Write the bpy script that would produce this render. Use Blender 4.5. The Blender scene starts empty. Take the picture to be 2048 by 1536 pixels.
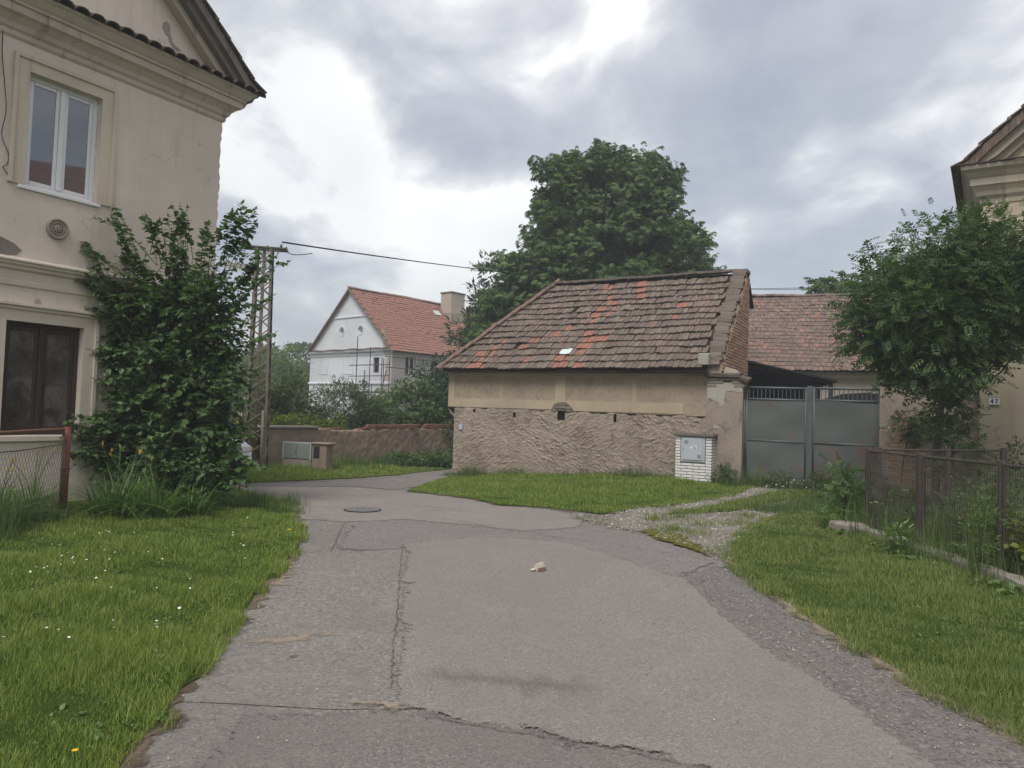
import bpy, bmesh, math, random
import numpy as np
from mathutils import Vector, Matrix
from mathutils.geometry import delaunay_2d_cdt

random.seed(7)
rng = np.random.default_rng(11)
SC = bpy.context.scene
COL = SC.collection

# ------------------------------------------------------------------ camera
cam_d = bpy.data.cameras.new('camera')
cam_d.sensor_width = 36.0
cam_d.lens = 36.0 * 1480.0 / 2048.0
cam_d.clip_start = 0.05
cam_d.clip_end = 3000.0
cam = bpy.data.objects.new('camera', cam_d)
COL.objects.link(cam)
_p = math.atan(57.0 / 1480.0)
_r = 0.033
fwd = Vector((0, math.cos(_p), math.sin(_p)))
up0 = Vector((0, -math.sin(_p), math.cos(_p)))
rt0 = Vector((1, 0, 0))
rt = rt0 * math.cos(_r) + up0 * math.sin(_r)
upv = up0 * math.cos(_r) - rt0 * math.sin(_r)
M = Matrix((rt, upv, -fwd)).transposed().to_4x4()
M.translation = Vector((0, 0, 1.6))
cam.matrix_world = M
SC.camera = cam

# ------------------------------------------------------------------ view
SC.view_settings.view_transform = 'Standard'
SC.view_settings.look = 'None'
SC.view_settings.exposure = 0.9
SC.view_settings.gamma = 1.0
SC.view_settings.use_curve_mapping = False
SC.render.engine = 'CYCLES'
SC.cycles.use_denoising = True
SC.cycles.max_bounces = 6
SC.cycles.transparent_max_bounces = 8

SUN_EL, SUN_AZ = math.radians(56), math.radians(-160)   # azimuth clockwise from +Y: high, over the left shoulder

# ------------------------------------------------------------------ sky
world = bpy.data.worlds.new('World')
SC.world = world
world.use_nodes = True
def build_sky():
    nt = world.node_tree
    nt.nodes.clear()
    N = nt.nodes.new
    L = nt.links.new
    def math_(op, a, b=None, c=None):
        n = N('ShaderNodeMath'); n.operation = op
        for i, v in enumerate((a, b, c)):
            if v is None: continue
            if isinstance(v, (int, float)): n.inputs[i].default_value = v
            else: L(v, n.inputs[i])
        return n.outputs[0]
    tc = N('ShaderNodeTexCoord')
    sep = N('ShaderNodeSeparateXYZ'); L(tc.outputs['Generated'], sep.inputs[0])
    X, Y, Z = sep.outputs
    zz = math_('ADD', math_('ABSOLUTE', Z), 0.34)
    comb = N('ShaderNodeCombineXYZ')
    L(math_('DIVIDE', X, zz), comb.inputs[0]); L(math_('DIVIDE', Y, zz), comb.inputs[1])
    mp = N('ShaderNodeMapping'); L(comb.outputs[0], mp.inputs[0])
    mp.inputs['Location'].default_value = (CLOUD_OFF[0], CLOUD_OFF[1], 0)
    mp.inputs['Rotation'].default_value = (0, 0, math.radians(CLOUD_ROT))
    mp.inputs['Scale'].default_value = (1.0, 0.8, 1)
    def noise(scale, detail, rough, dist=0.0):
        n = N('ShaderNodeTexNoise'); L(mp.outputs[0], n.inputs['Vector'])
        n.inputs['Scale'].default_value = scale; n.inputs['Detail'].default_value = detail
        n.inputs['Roughness'].default_value = rough; n.inputs['Distortion'].default_value = dist
        return n.outputs['Fac']
    n1 = noise(1.35, 7, 0.50, 0.12)
    n2 = noise(4.6, 8, 0.55, 0.3)
    v = math_('ADD', math_('MULTIPLY', n1, 0.64), math_('MULTIPLY', n2, 0.36))
    v = math_('ADD', math_('MULTIPLY', math_('SUBTRACT', v, 0.5), 1.9), 0.47)
    # thin places in the cloud deck, as directions: (x, y, z, cosine width, gain)
    for (dx, dy, dz, sharp, gain) in THIN:
        d = Vector((dx, dy, dz)).normalized()
        dt = N('ShaderNodeVectorMath'); dt.operation = 'DOT_PRODUCT'
        L(tc.outputs['Generated'], dt.inputs[0]); dt.inputs[1].default_value = d
        e = math_('POWER', 2.718281828, math_('MULTIPLY', math_('SUBTRACT', dt.outputs['Value'], 1.0), sharp))
        v = math_('ADD', v, math_('MULTIPLY', e, gain))
    cr = N('ShaderNodeValToRGB'); L(v, cr.inputs[0])
    el = cr.color_ramp.elements
    stops = CLOUD_STOPS
    el[0].position, el[0].color = stops[0][0], (*stops[0][1], 1)
    el[1].position, el[1].color = stops[-1][0], (*stops[-1][1], 1)
    for p, c in stops[1:-1]:
        e = el.new(p); e.color = (*c, 1)
    sky = N('ShaderNodeTexSky'); sky.sky_type = 'NISHITA'; sky.sun_disc = False
    sky.sun_elevation = SUN_EL; sky.sun_rotation = SUN_AZ
    sky.air_density = 1.2; sky.dust_density = 2.0
    b1 = N('ShaderNodeBackground'); L(sky.outputs[0], b1.inputs[0]); b1.inputs[1].default_value = 0.05
    b2 = N('ShaderNodeBackground'); L(cr.outputs[0], b2.inputs[0]); b2.inputs[1].default_value = 1.0
    # the cloud deck covers nearly all of it; clear blue shows low down and in the thinner grey
    n3 = noise(2.0, 4, 0.5, 0.1)
    low = N('ShaderNodeMapRange'); L(Z, low.inputs[0])
    low.inputs[1].default_value = 0.0; low.inputs[2].default_value = 0.5
    low.inputs[3].default_value = 0.55; low.inputs[4].default_value = 0.88
    cov = math_('ADD', low.outputs[0], math_('MULTIPLY', math_('SUBTRACT', n3, 0.5), 0.6))
    cl = N('ShaderNodeClamp'); L(cov, cl.inputs[0])
    mx = N('ShaderNodeMixShader'); L(cl.outputs[0], mx.inputs[0])
    L(b1.outputs[0], mx.inputs[1]); L(b2.outputs[0], mx.inputs[2])
    out = N('ShaderNodeOutputWorld'); L(mx.outputs[0], out.inputs[0])
CLOUD_OFF = (3.1, 1.7)
CLOUD_ROT = 25
CLOUD_STOPS = [(0.04, (.225, .242, .295)), (0.28, (.285, .302, .352)), (0.43, (.355, .367, .405)), (0.53, (.48, .487, .505)), (0.62, (.68, .68, .67))]
THIN = [(-0.114,0.966,0.230,200,0.30), (-0.049,0.965,0.258,500,0.18), (-0.190,0.932,0.309,300,0.20), (-0.258,0.891,0.373,342,0.14), (-0.318,0.896,0.311,150,0.20), (0.114,0.866,0.487,724,0.22), (0.034,0.899,0.437,608,0.06), (0.367,0.890,0.270,111,0.07), (0.506,0.812,0.292,219,0.07), (-0.301,0.944,0.134,342,0.10), (-0.046,0.990,0.136,608,0.06), (-0.208,0.868,0.450,97,-0.12), (-0.052,0.914,0.403,129,-0.12), (-0.089,0.948,0.305,608,-0.10), (-0.018,0.947,0.320,608,-0.06), (0.299,0.862,0.410,75,-0.10), (0.342,0.918,0.202,270,-0.05), (0.497,0.841,0.214,181,-0.05), (-0.349,0.834,0.428,447,0.08)]
build_sky()

# ------------------------------------------------------------------ sun behind cloud
sun_d = bpy.data.lights.new('sun', 'SUN')
sun_d.energy = 1.5
sun_d.angle = math.radians(25)
sun_d.color = (1.0, 0.97, 0.91)
sun = bpy.data.objects.new('sun', sun_d)
COL.objects.link(sun)
_sd = Vector((math.sin(SUN_AZ) * math.cos(SUN_EL), math.cos(SUN_AZ) * math.cos(SUN_EL), math.sin(SUN_EL)))
sun.rotation_euler = (-_sd).to_track_quat('-Z', 'Y').to_euler()

# ------------------------------------------------------------------ helpers: objects
def tag(o, label=None, cat=None, group=None, kind=None):
    if label: o['label'] = label
    if cat: o['category'] = cat
    if group: o['group'] = group
    if kind: o['kind'] = kind
    return o
def empty(name, loc=(0, 0, 0), rz=0.0, label=None, cat=None, group=None):
    o = bpy.data.objects.new(name, None)
    COL.objects.link(o)
    o.location = loc; o.rotation_euler = (0, 0, rz)
    o.empty_display_size = 0.2
    return tag(o, label, cat, group)
def link(name, me, parent=None, matrix=None):
    o = bpy.data.objects.new(name, me)
    COL.objects.link(o)
    if parent is not None: o.parent = parent
    if matrix is not None: o.matrix_local = matrix
    return o
def ss(a, b, x):
    t = np.clip((x - a) / (b - a), 0, 1)
    return t * t * (3 - 2 * t)
def zf(x, y):
    return -0.33 * ss(12, 22, y) * ss(5, -2, x)

class MB:
    """collects polygons, then becomes one mesh object"""
    def __init__(s): s.v = []; s.f = []
    def add(s, vs, fs):
        n = len(s.v)
        s.v.extend([tuple(map(float, p)) for p in vs]); s.f.extend([tuple(i + n for i in f) for f in fs])
        return s
    def box(s, a, b, m=None):
        x0, y0, z0 = a; x1, y1, z1 = b
        vs = [(x0,y0,z0),(x1,y0,z0),(x1,y1,z0),(x0,y1,z0),(x0,y0,z1),(x1,y0,z1),(x1,y1,z1),(x0,y1,z1)]
        if m is not None: vs = [tuple(m @ Vector(p)) for p in vs]
        return s.add(vs, [(0,3,2,1),(4,5,6,7),(0,1,5,4),(1,2,6,5),(2,3,7,6),(3,0,4,7)])
    def bevbox(s, a, b, w, m=None):
        bm = bmesh.new()
        bmesh.ops.create_cube(bm, size=1)
        for v in bm.verts:
            v.co = Vector([(a[i] + b[i]) / 2 + v.co[i] * (b[i] - a[i]) for i in range(3)])
        bmesh.ops.bevel(bm, geom=list(bm.edges), offset=w, segments=1, affect='EDGES')
        if m is not None: bm.transform(m)
        bm.verts.index_update()
        s.add([v.co[:] for v in bm.verts], [[v.index for v in f.verts] for f in bm.faces])
        bm.free(); return s
    def quad(s, a, b, c, d): return s.add([a, b, c, d], [(0, 1, 2, 3)])
    def poly(s, pts): return s.add(pts, [tuple(range(len(pts)))])
    def prism(s, pts, vec):
        """a flat outline (3-D points) pushed along vec"""
        n = len(pts); vec = Vector(vec)
        q = [tuple(Vector(p) + vec) for p in pts]
        fs = [tuple(range(n))[::-1], tuple(range(n, 2 * n))]
        fs += [(i, (i + 1) % n, n + (i + 1) % n, n + i) for i in range(n)]
        return s.add(list(pts) + q, fs)
    def tube(s, path, r, n=6, caps=True):
        path = [Vector(p) for p in path]
        rs = r if hasattr(r, '__len__') else [r] * len(path)
        vs = []; fs = []
        prev = None
        for i, p in enumerate(path):
            d = (path[min(i + 1, len(path) - 1)] - path[max(i - 1, 0)])
            if d.length < 1e-9: d = Vector((0, 0, 1))
            d.normalize()
            if prev is None:
                a = Vector((0, 0, 1)) if abs(d.z) < 0.9 else Vector((1, 0, 0))
                x = d.cross(a).normalized()
            else:
                x = (prev - d * prev.dot(d))
                x = x.normalized() if x.length > 1e-6 else d.orthogonal().normalized()
            prev = x
            y = d.cross(x)
            for k in range(n):
                t = 2 * math.pi * k / n
                vs.append(tuple(p + (x * math.cos(t) + y * math.sin(t)) * rs[i]))
        for i in range(len(path) - 1):
            for k in range(n):
                fs.append((i*n+k, i*n+(k+1)%n, (i+1)*n+(k+1)%n, (i+1)*n+k))
        if caps:
            fs.append(tuple(range(n))[::-1]); fs.append(tuple((len(path)-1)*n + k for k in range(n)))
        return s.add(vs, fs)
    def sweep(s, profile, stations):
        """profile: (d, z) pairs; stations: functions d -> (x, y); joined in order"""
        n = len(profile); vs = []; fs = []
        for st in stations:
            for d, z in profile:
                x, y = st(d); vs.append((x, y, z))
        for i in range(len(stations) - 1):
            for k in range(n - 1):
                fs.append((i*n+k, (i+1)*n+k, (i+1)*n+k+1, i*n+k+1))
        return s.add(vs, fs)
    def build(s, name, mat, parent=None, smooth=False, matrix=None, kind=None, recalc=True):
        me = bpy.data.meshes.new(name)
        me.from_pydata(s.v, [], s.f)
        if recalc:
            bm = bmesh.new(); bm.from_mesh(me)
            bmesh.ops.recalc_face_normals(bm, faces=bm.faces)
            bm.to_mesh(me); bm.free()
        if mat is not None: me.materials.append(mat)
        if smooth: me.polygons.foreach_set('use_smooth', [True] * len(me.polygons))
        o = link(name, me, parent, matrix)
        if kind: o['kind'] = kind
        return o

def mesh_np(name, V, F, mat, rnd=None, smooth=False):
    """V (n,3), F (m,k) all polygons of k corners"""
    me = bpy.data.meshes.new(name)
    n, (m, k) = len(V), F.shape
    me.vertices.add(n); me.vertices.foreach_set('co', np.ascontiguousarray(V, np.float32).ravel())
    me.loops.add(m * k); me.loops.foreach_set('vertex_index', np.ascontiguousarray(F, np.int32).ravel())
    me.polygons.add(m); me.polygons.foreach_set('loop_start', np.arange(0, m * k, k, dtype=np.int32))
    if smooth: me.polygons.foreach_set('use_smooth', np.ones(m, bool))
    if rnd is not None:
        at = me.attributes.new('rnd', 'FLOAT', 'POINT'); at.data.foreach_set('value', np.ascontiguousarray(rnd, np.float32))
    if mat is not None: me.materials.append(mat)
    me.update(calc_edges=True)
    return me

def frames(d, up):
    """rotation matrices whose columns are x, y=d, z~up"""
    d = d / np.linalg.norm(d, axis=1, keepdims=True)
    x = np.cross(d, up); x /= (np.linalg.norm(x, axis=1, keepdims=True) + 1e-9)
    z = np.cross(x, d)
    return np.stack([x, d, z], axis=2)
def scatter(name, tv, tf, P, R, S, mat, rnd=None, smooth=False):
    n = len(P); tv = np.asarray(tv, float); tf = np.asarray(tf)
    V = np.einsum('nij,vj->nvi', R, tv) * np.asarray(S).reshape(-1, 1, 1) + P[:, None, :]
    F = tf[None] + (np.arange(n) * len(tv))[:, None, None]
    if rnd is None: rnd = rng.random(n)
    return mesh_np(name, V.reshape(-1, 3), F.reshape(-1, tf.shape[1]), mat, np.repeat(rnd, len(tv)), smooth)

def jitter_poly(pts, step=0.35, amp=0.04, seed=0, closed=True):
    r = np.random.default_rng(seed); out = []
    n = len(pts)
    for i in range(n if closed else n - 1):
        a = np.array(pts[i], float); b = np.array(pts[(i + 1) % n], float)
        L = np.linalg.norm(b - a); k = max(1, int(L / step))
        d = (b - a) / max(L, 1e-6); nrm = np.array([-d[1], d[0]])
        for j in range(k):
            q = a + (b - a) * j / k
            if j or amp > 0: q = q + nrm * r.normal(0, amp) * (1 if j else .5)
            out.append(tuple(q))
    if not closed: out.append(tuple(pts[-1]))
    return out
def in_poly(P, poly):
    x, y = P[:, 0], P[:, 1]; c = np.zeros(len(P), bool)
    pl = np.asarray(poly)
    x0, y0 = pl[:, 0], pl[:, 1]; x1, y1 = np.roll(x0, -1), np.roll(y0, -1)
    for a, b, cx, cy in zip(x0, y0, x1, y1):
        if b == cy: continue
        hit = ((b > y) != (cy > y)) & (x < (cx - a) * (y - b) / (cy - b) + a)
        c ^= hit
    return c
def poly_dist(P, poly, closed=True):
    pl = np.asarray(poly, float); d = np.full(len(P), 1e9)
    n = len(pl)
    for i in range(n if closed else n - 1):
        a = pl[i]; b = pl[(i + 1) % n]; ab = b - a; L2 = ab @ ab + 1e-12
        t = np.clip(((P - a) @ ab) / L2, 0, 1)
        d = np.minimum(d, np.linalg.norm(P - (a + t[:, None] * ab), axis=1))
    return d
def sheet(name, poly, zoff, mat, step=0.5, kind='structure', zfun=None, fade=.25):
    """flat ground sheet over a polygon, following the ground's fall"""
    pl = np.asarray(poly, float)
    lo, hi = pl.min(0), pl.max(0)
    gx, gy = np.meshgrid(np.arange(lo[0] + step/2, hi[0], step), np.arange(lo[1] + step/2, hi[1], step))
    G_ = np.c_[gx.ravel(), gy.ravel()]
    G_ = G_[in_poly(G_, pl)]
    if len(G_): G_ = G_[poly_dist(G_, pl) > step * 0.3]
    pts = [Vector(p) for p in pl] + [Vector(p) for p in G_]
    n = len(pl)
    vs, es, fs, *_ = delaunay_2d_cdt(pts, [], [list(range(n))], 1, 1e-5)
    vs = np.array([(v.x, v.y) for v in vs])
    z = zf(vs[:, 0], vs[:, 1]) + zoff
    if zfun is not None: z = z + zfun(vs)
    me = bpy.data.meshes.new(name)
    me.from_pydata([(a, b, c) for (a, b), c in zip(vs, z)], [], [tuple(f) for f in fs])
    at_ = me.attributes.new('rnd', 'FLOAT', 'POINT'); at_.data.foreach_set('value', np.clip(poly_dist(vs, pl) / fade, 0, 1).astype(np.float32))
    bm = bmesh.new(); bm.from_mesh(me)
    for f in bm.faces:
        if f.normal.z < 0: f.normal_flip()
    bm.to_mesh(me); bm.free()
    me.materials.append(mat)
    me.polygons.foreach_set('use_smooth', [True] * len(me.polygons))
    o = link(name, me)
    if kind: o['kind'] = kind
    return o
def ribbon(name, pts, w, zoff, mat, seed=0, amp=0.03, step=0.08, kind='structure'):
    r = np.random.default_rng(seed)
    c = np.array(jitter_poly(pts, step, amp, seed, closed=False))
    d = np.gradient(c, axis=0); d /= np.linalg.norm(d, axis=1, keepdims=True) + 1e-9
    nr = np.c_[-d[:, 1], d[:, 0]]
    ww = w * r.uniform(.35, 1.3, (len(c), 1)); ww[0] *= .2; ww[-1] *= .2
    A, B = c + nr * ww / 2, c - nr * ww / 2
    V = np.r_[A, c, B]; z = zf(V[:, 0], V[:, 1]) + zoff
    n = len(c); i = np.arange(n - 1)
    on = np.clip(np.minimum(np.arange(n), np.arange(n)[::-1]) / 2.0, 0, 1)
    me = mesh_np(name, np.c_[V, z], np.r_[np.c_[i, i + n, i + n + 1, i + 1], np.c_[i + n, i + 2 * n, i + 2 * n + 1, i + n + 1]], mat, np.r_[np.zeros(n), on, np.zeros(n)])
    o = link(name, me)
    if kind: o['kind'] = kind
    return o

# ------------------------------------------------------------------ helpers: materials
class MT:
    def __init__(s, name, rough=0.9, spec=0.3):
        s.m = bpy.data.materials.new(name); s.m.use_nodes = True
        s.nt = s.m.node_tree; s.nt.nodes.clear()
        s.out = s.N('ShaderNodeOutputMaterial')
        s.b = s.N('ShaderNodeBsdfPrincipled')
        s.b.inputs['Roughness'].default_value = rough
        s.b.inputs['Specular IOR Level'].default_value = spec
        s.L(s.b.outputs[0], s.out.inputs[0])
        s._pos = None
    def N(s, t): return s.nt.nodes.new(t)
    def L(s, a, b): s.nt.links.new(a, b)
    def put(s, sock, v):
        if isinstance(v, (int, float)): sock.default_value = v
        elif isinstance(v, (tuple, list)): sock.default_value = (*v, 1) if len(v) == 3 and len(sock.default_value) == 4 else v
        else: s.L(v, sock)
    def pos(s, scale=None, obj=False, rot=None):
        if obj: p = s.N('ShaderNodeTexCoord').outputs['Object']
        else: p = s.N('ShaderNodeNewGeometry').outputs['Position']
        if scale is None and rot is None: return p
        mp = s.N('ShaderNodeMapping'); s.L(p, mp.inputs[0])
        if scale: mp.inputs['Scale'].default_value = scale
        if rot: mp.inputs['Rotation'].default_value = rot
        return mp.outputs[0]
    def noise(s, scale, detail=4, rough=0.55, dist=0.0, vec=None):
        n = s.N('ShaderNodeTexNoise'); s.L(vec if vec is not None else s.pos(), n.inputs['Vector'])
        n.inputs['Scale'].default_value = scale; n.inputs['Detail'].default_value = detail
        n.inputs['Roughness'].default_value = rough; n.inputs['Distortion'].default_value = dist
        return n.outputs['Fac']
    def voro(s, scale, vec=None, feature='F1', out='Distance'):
        n = s.N('ShaderNodeTexVoronoi'); s.L(vec if vec is not None else s.pos(), n.inputs['Vector'])
        n.inputs['Scale'].default_value = scale; n.feature = feature
        return n.outputs[out]
    def math(s, op, a, b=0.0):
        n = s.N('ShaderNodeMath'); n.operation = op
        s.put(n.inputs[0], a); s.put(n.inputs[1], b); return n.outputs[0]
    def step(s, v, a, b, o0=0.0, o1=1.0):
        n = s.N('ShaderNodeMapRange'); n.interpolation_type = 'SMOOTHSTEP'
        s.L(v, n.inputs[0])
        for i, x in ((1, a), (2, b), (3, o0), (4, o1)): n.inputs[i].default_value = x
        return n.outputs[0]
    def ramp(s, v, stops):
        n = s.N('ShaderNodeValToRGB'); s.L(v, n.inputs[0]); e = n.color_ramp.elements
        e[0].position, e[0].color = stops[0][0], (*stops[0][1], 1)
        e[1].position, e[1].color = stops[-1][0], (*stops[-1][1], 1)
        for p, c in stops[1:-1]: q = e.new(p); q.color = (*c, 1)
        return n.outputs[0]
    def mix(s, f, a, b, mode='MIX'):
        n = s.N('ShaderNodeMix'); n.data_type = 'RGBA'; n.blend_type = mode
        s.put(n.inputs[0], f); s.put(n.inputs[6], a); s.put(n.inputs[7], b); return n.outputs[2]
    def attr(s, name='rnd'):
        n = s.N('ShaderNodeAttribute'); n.attribute_name = name; return n.outputs['Fac']
    def orand(s): return s.N('ShaderNodeObjectInfo').outputs['Random']
    def sep(s, i, obj=False):
        n = s.N('ShaderNodeSeparateXYZ'); s.L(s.pos(obj=obj), n.inputs[0]); return n.outputs[i]
    def thin_out(s, scale=9, a=.30, b=.60, amt=.9):
        """loose matter lying thinner towards its edges, in scraps"""
        f = s.math('ADD', s.attr(), s.math('MULTIPLY', s.math('SUBTRACT', s.noise(scale, 7, .75), .5), 1.7))
        al = s.step(f, a, b, 0, amt)
        tr = s.N('ShaderNodeBsdfTransparent'); mx = s.N('ShaderNodeMixShader')
        s.L(al, mx.inputs[0]); s.L(tr.outputs[0], mx.inputs[1]); s.L(s.b.outputs[0], mx.inputs[2]); s.L(mx.outputs[0], s.out.inputs[0])
        return s
    def col(s, c): s.put(s.b.inputs['Base Color'], c); return s
    def bump(s, h, strength=0.4, dist=0.01):
        n = s.N('ShaderNodeBump'); s.L(h, n.inputs['Height'])
        n.inputs['Strength'].default_value = strength; n.inputs['Distance'].default_value = dist
        s.L(n.outputs[0], s.b.inputs['Normal']); return s

def plaster(name, base, stain, dirt=0.5, fine=0.25, pink=None, cracks=0.0):
    t = MT(name, 0.95, 0.15)
    big = t.noise(0.55, 6, 0.6, 0.4); mid = t.noise(3.2, 6, 0.65, 0.3)
    streak = t.noise(1.0, 6, 0.6, 0.2, t.pos((5.0, 5.0, 0.55)))
    c = t.mix(t.step(big, 0.38, 0.66), base, tuple(x * .86 for x in base))
    if pink: c = t.mix(t.step(mid, 0.5, 0.68, 0, .7), c, pink)
    c = t.mix(t.step(streak, 0.55, 0.78, 0, dirt), c, stain)
    c = t.mix(t.step(t.noise(42, 3, 0.7), 0.35, 0.75, 0, 0.22), c, tuple(x * .6 for x in base))
    c = t.mix(t.step(t.noise(1.7, 7, 0.7, 0.8), 0.54, 0.66, 0, 0.4 * dirt + .1), c, tuple(.5 * x + .5 * y for x, y in zip(base, stain)))
    if cracks:
        # hairline cracks wandering through the render, broken up along their length
        wob = t.N('ShaderNodeTexNoise'); t.L(t.pos(), wob.inputs['Vector']); wob.inputs['Scale'].default_value = 1.6; wob.inputs['Detail'].default_value = 6
        va = t.N('ShaderNodeVectorMath'); va.operation = 'MULTIPLY_ADD'; t.L(wob.outputs['Color'], va.inputs[0]); va.inputs[1].default_value = (1.3, 1.3, 1.3); t.L(t.pos(), va.inputs[2])
        e = t.step(t.voro(.62, va.outputs[0], 'DISTANCE_TO_EDGE'), .010, .0, 0, 1)
        c = t.mix(t.math('MULTIPLY', e, t.step(t.noise(1.1, 3), .50, .62, 0, cracks)), c, tuple(x * .4 for x in base))
        run = t.noise(1.0, 5, .65, .1, t.pos((9.0, 9.0, .28)))
        c = t.mix(t.step(run, .52, .75, 0, .45), c, tuple(x * .72 for x in base))
    t.col(c)
    t.bump(t.math('ADD', t.noise(26, 5, 0.7), t.math('MULTIPLY', t.noise(110, 2, 0.6), .4)), fine, 0.012)
    return t.m
def paint(name, base, rust=None, amt=0.5, rough=0.55, metal=0.0, scale=2.4):
    t = MT(name, rough, 0.4)
    n = t.noise(scale, 7, 0.68, 0.4)
    c = t.mix(t.step(t.noise(0.9, 4), .35, .7), base, tuple(x * .8 for x in base))
    if rust: c = t.mix(t.step(n, 0.68 - .2 * amt, 0.74 - .16 * amt), c, rust)
    c = t.mix(t.step(t.noise(30, 4, .7), .4, .8, 0, .25), c, tuple(x * .5 for x in base))
    t.col(c); t.bump(n, .15, .01); t.b.inputs['Metallic'].default_value = metal
    return t.m
def leafmat(name, stops, trans=0.35, patch=0.6, rough=0.5):
    t = MT(name, rough, 0.35)
    r = t.attr(); n = t.noise(patch, 3, .5)
    f = t.math('ADD', t.math('MULTIPLY', r, .65), t.math('MULTIPLY', n, .35))
    c = t.ramp(f, stops); t.col(c)
    tr = t.N('ShaderNodeBsdfTranslucent'); t.L(t.mix(1.0, c, (1.0, 1.25, .55), 'MULTIPLY'), tr.inputs[0])
    mx = t.N('ShaderNodeMixShader'); mx.inputs[0].default_value = trans
    t.L(t.b.outputs[0], mx.inputs[1]); t.L(tr.outputs[0], mx.inputs[2]); t.L(mx.outputs[0], t.out.inputs[0])
    return t.m
def bark(name, c0, c1):
    t = MT(name, .95, .1)
    n = t.noise(9, 6, .65, .3, t.pos((2.2, 2.2, .5)))
    t.col(t.ramp(n, [(.3, c0), (.7, c1)])); t.bump(n, .6, .02); return t.m
def asphalt(name, base, coarse=0.5, tint=(1, 1, 1), sand=0.0, edge=0.0):
    t = MT(name, .95, .2)
    g = t.voro(95 if coarse < .7 else 55, out='Color')
    s0 = t.N('ShaderNodeSeparateColor'); t.L(g, s0.inputs[0])
    k = s0.outputs[0]
    dark = tuple(b * (1 - .55 * coarse) for b in base); light = tuple(min(1, b * (1 + .75 * coarse)) for b in base)
    c = t.ramp(k, [(.05, dark), (.45, base), (.86, base), (1.0, light)])
    c = t.mix(t.step(t.noise(.35, 5, .6, .3, t.pos((2.2, .6, 1))), .4, .65, 0, .35), c, tuple(b * .82 for b in base))
    c = t.mix(t.step(t.noise(.7, 6, .6, .5), .35, .68, 0, .4), c, tuple(b * .8 for b in base))
    c = t.mix(t.step(t.noise(2.6, 5, .6, .2), .45, .75, 0, .3), c, tuple(b * x for b, x in zip(base, (1.18, 1.14, 1.08))))
    if sand: c = t.mix(t.step(t.noise(1.6, 6, .7, .6), .55, .72, 0, sand), c, (.36, .31, .25))
    c = t.mix(t.step(t.noise(240, 2, .5), .62, .7, 0, .6), c, tuple(b * 1.9 for b in base))
    t.col(c)
    t.bump(t.voro(140 if coarse < .7 else 70), .35 + .35 * coarse, .006)
    if edge: t.thin_out(13, .22, .42, 1)
    return t.m
# ------------------------------------------------------------------ materials
M_asph_base = asphalt('asphalt_old', (0.198, 0.180, 0.168), .8, sand=.25)
M_asph_left = asphalt('asphalt_lane', (0.212, 0.192, 0.178), .7, sand=.35)
M_asph_light = asphalt('asphalt_relaid', (0.233, 0.208, 0.190), .62, edge=.9)
M_asph_coarse = asphalt('asphalt_crumbling', (0.168, 0.153, 0.144), 1.0, sand=.15, edge=.9)
M_asph_blue = asphalt('asphalt_fine_grey', (0.198, 0.181, 0.171), .7, edge=.8)
M_asph_far = asphalt('asphalt_far', (0.242, 0.215, 0.196), .6, sand=.35, edge=.8)
M_asph_dark = asphalt('asphalt_damp', (0.185, 0.168, 0.157), .68, edge=.8)
def _crack():
    t = MT('crack_grime', 1, .05)
    t.col(t.mix(t.step(t.noise(14, 4, .7), .4, .65), (.055, .05, .047), (.12, .11, .10))); t.thin_out(34, .32, .62, .8); return t.m
M_crack = _crack()
def _soil():
    t = MT('bare_soil', 1, .05)
    c = t.mix(t.step(t.noise(5, 6, .7), .4, .65), (.19, .145, .105), (.11, .085, .06))
    c = t.mix(t.step(t.noise(60, 3, .7), .55, .75, 0, .7), c, (.30, .25, .19))
    t.col(c); t.bump(t.noise(40, 5, .7), .8, .02); t.thin_out(10, .50, .85, .95); return t.m
M_soil = _soil()
def _sand():
    t = MT('sandy_edge', 1, .05)
    c = t.mix(t.step(t.noise(3, 6, .7), .4, .65), (.36, .29, .215), (.24, .20, .16))
    t.col(t.mix(t.step(t.noise(80, 3, .7), .6, .75, 0, .6), c, (.42, .37, .30))); t.bump(t.noise(60, 5, .7), .6, .012); t.thin_out(9, .50, 1.05, .8); return t.m
M_sand = _sand()
def _turf():
    t = MT('turf_base', 1, .05)
    c = t.ramp(t.noise(1.1, 6, .65, .3), [(.3, (.030, .052, .012)), (.5, (.046, .078, .015)), (.7, (.075, .095, .022))])
    c = t.mix(t.step(t.noise(22, 4, .7), .55, .75, 0, .55), c, (.085, .075, .04))
    t.col(c); t.bump(t.noise(35, 5, .7), 1.0, .03); return t.m
M_turf = _turf()
def _terrain():
    t = MT('field', 1, .05)
    t.col(t.ramp(t.noise(.08, 6, .6), [(.3, (.035, .06, .018)), (.7, (.07, .09, .03))])); return t.m
M_terrain = _terrain()
def _gravel():
    t = MT('gravel_bed', 1, .1)
    t.col(t.mix(t.step(t.noise(3, 5, .7), .4, .7), (.235, .21, .18), (.165, .148, .127))); t.bump(t.voro(40), .8, .02); t.thin_out(7, .25, .5, 1); return t.m
M_gravel = _gravel()
def _stone():
    t = MT('gravel_stone', .95, .15)
    t.col(t.ramp(t.attr(), [(.0, (.13, .117, .105)), (.6, (.235, .212, .186)), (.9, (.36, .33, .29)), (1, (.48, .45, .40))])); return t.m
M_stone = _stone()
def _moss():
    t = MT('moss', 1, .05)
    t.col(t.ramp(t.noise(14, 6, .7), [(.3, (.085, .09, .016)), (.6, (.16, .155, .03)), (.8, (.10, .10, .05))])); t.bump(t.noise(60, 5, .7), 1, .03); t.thin_out(9, .25, .55, 1); return t.m
M_moss = _moss()

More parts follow.
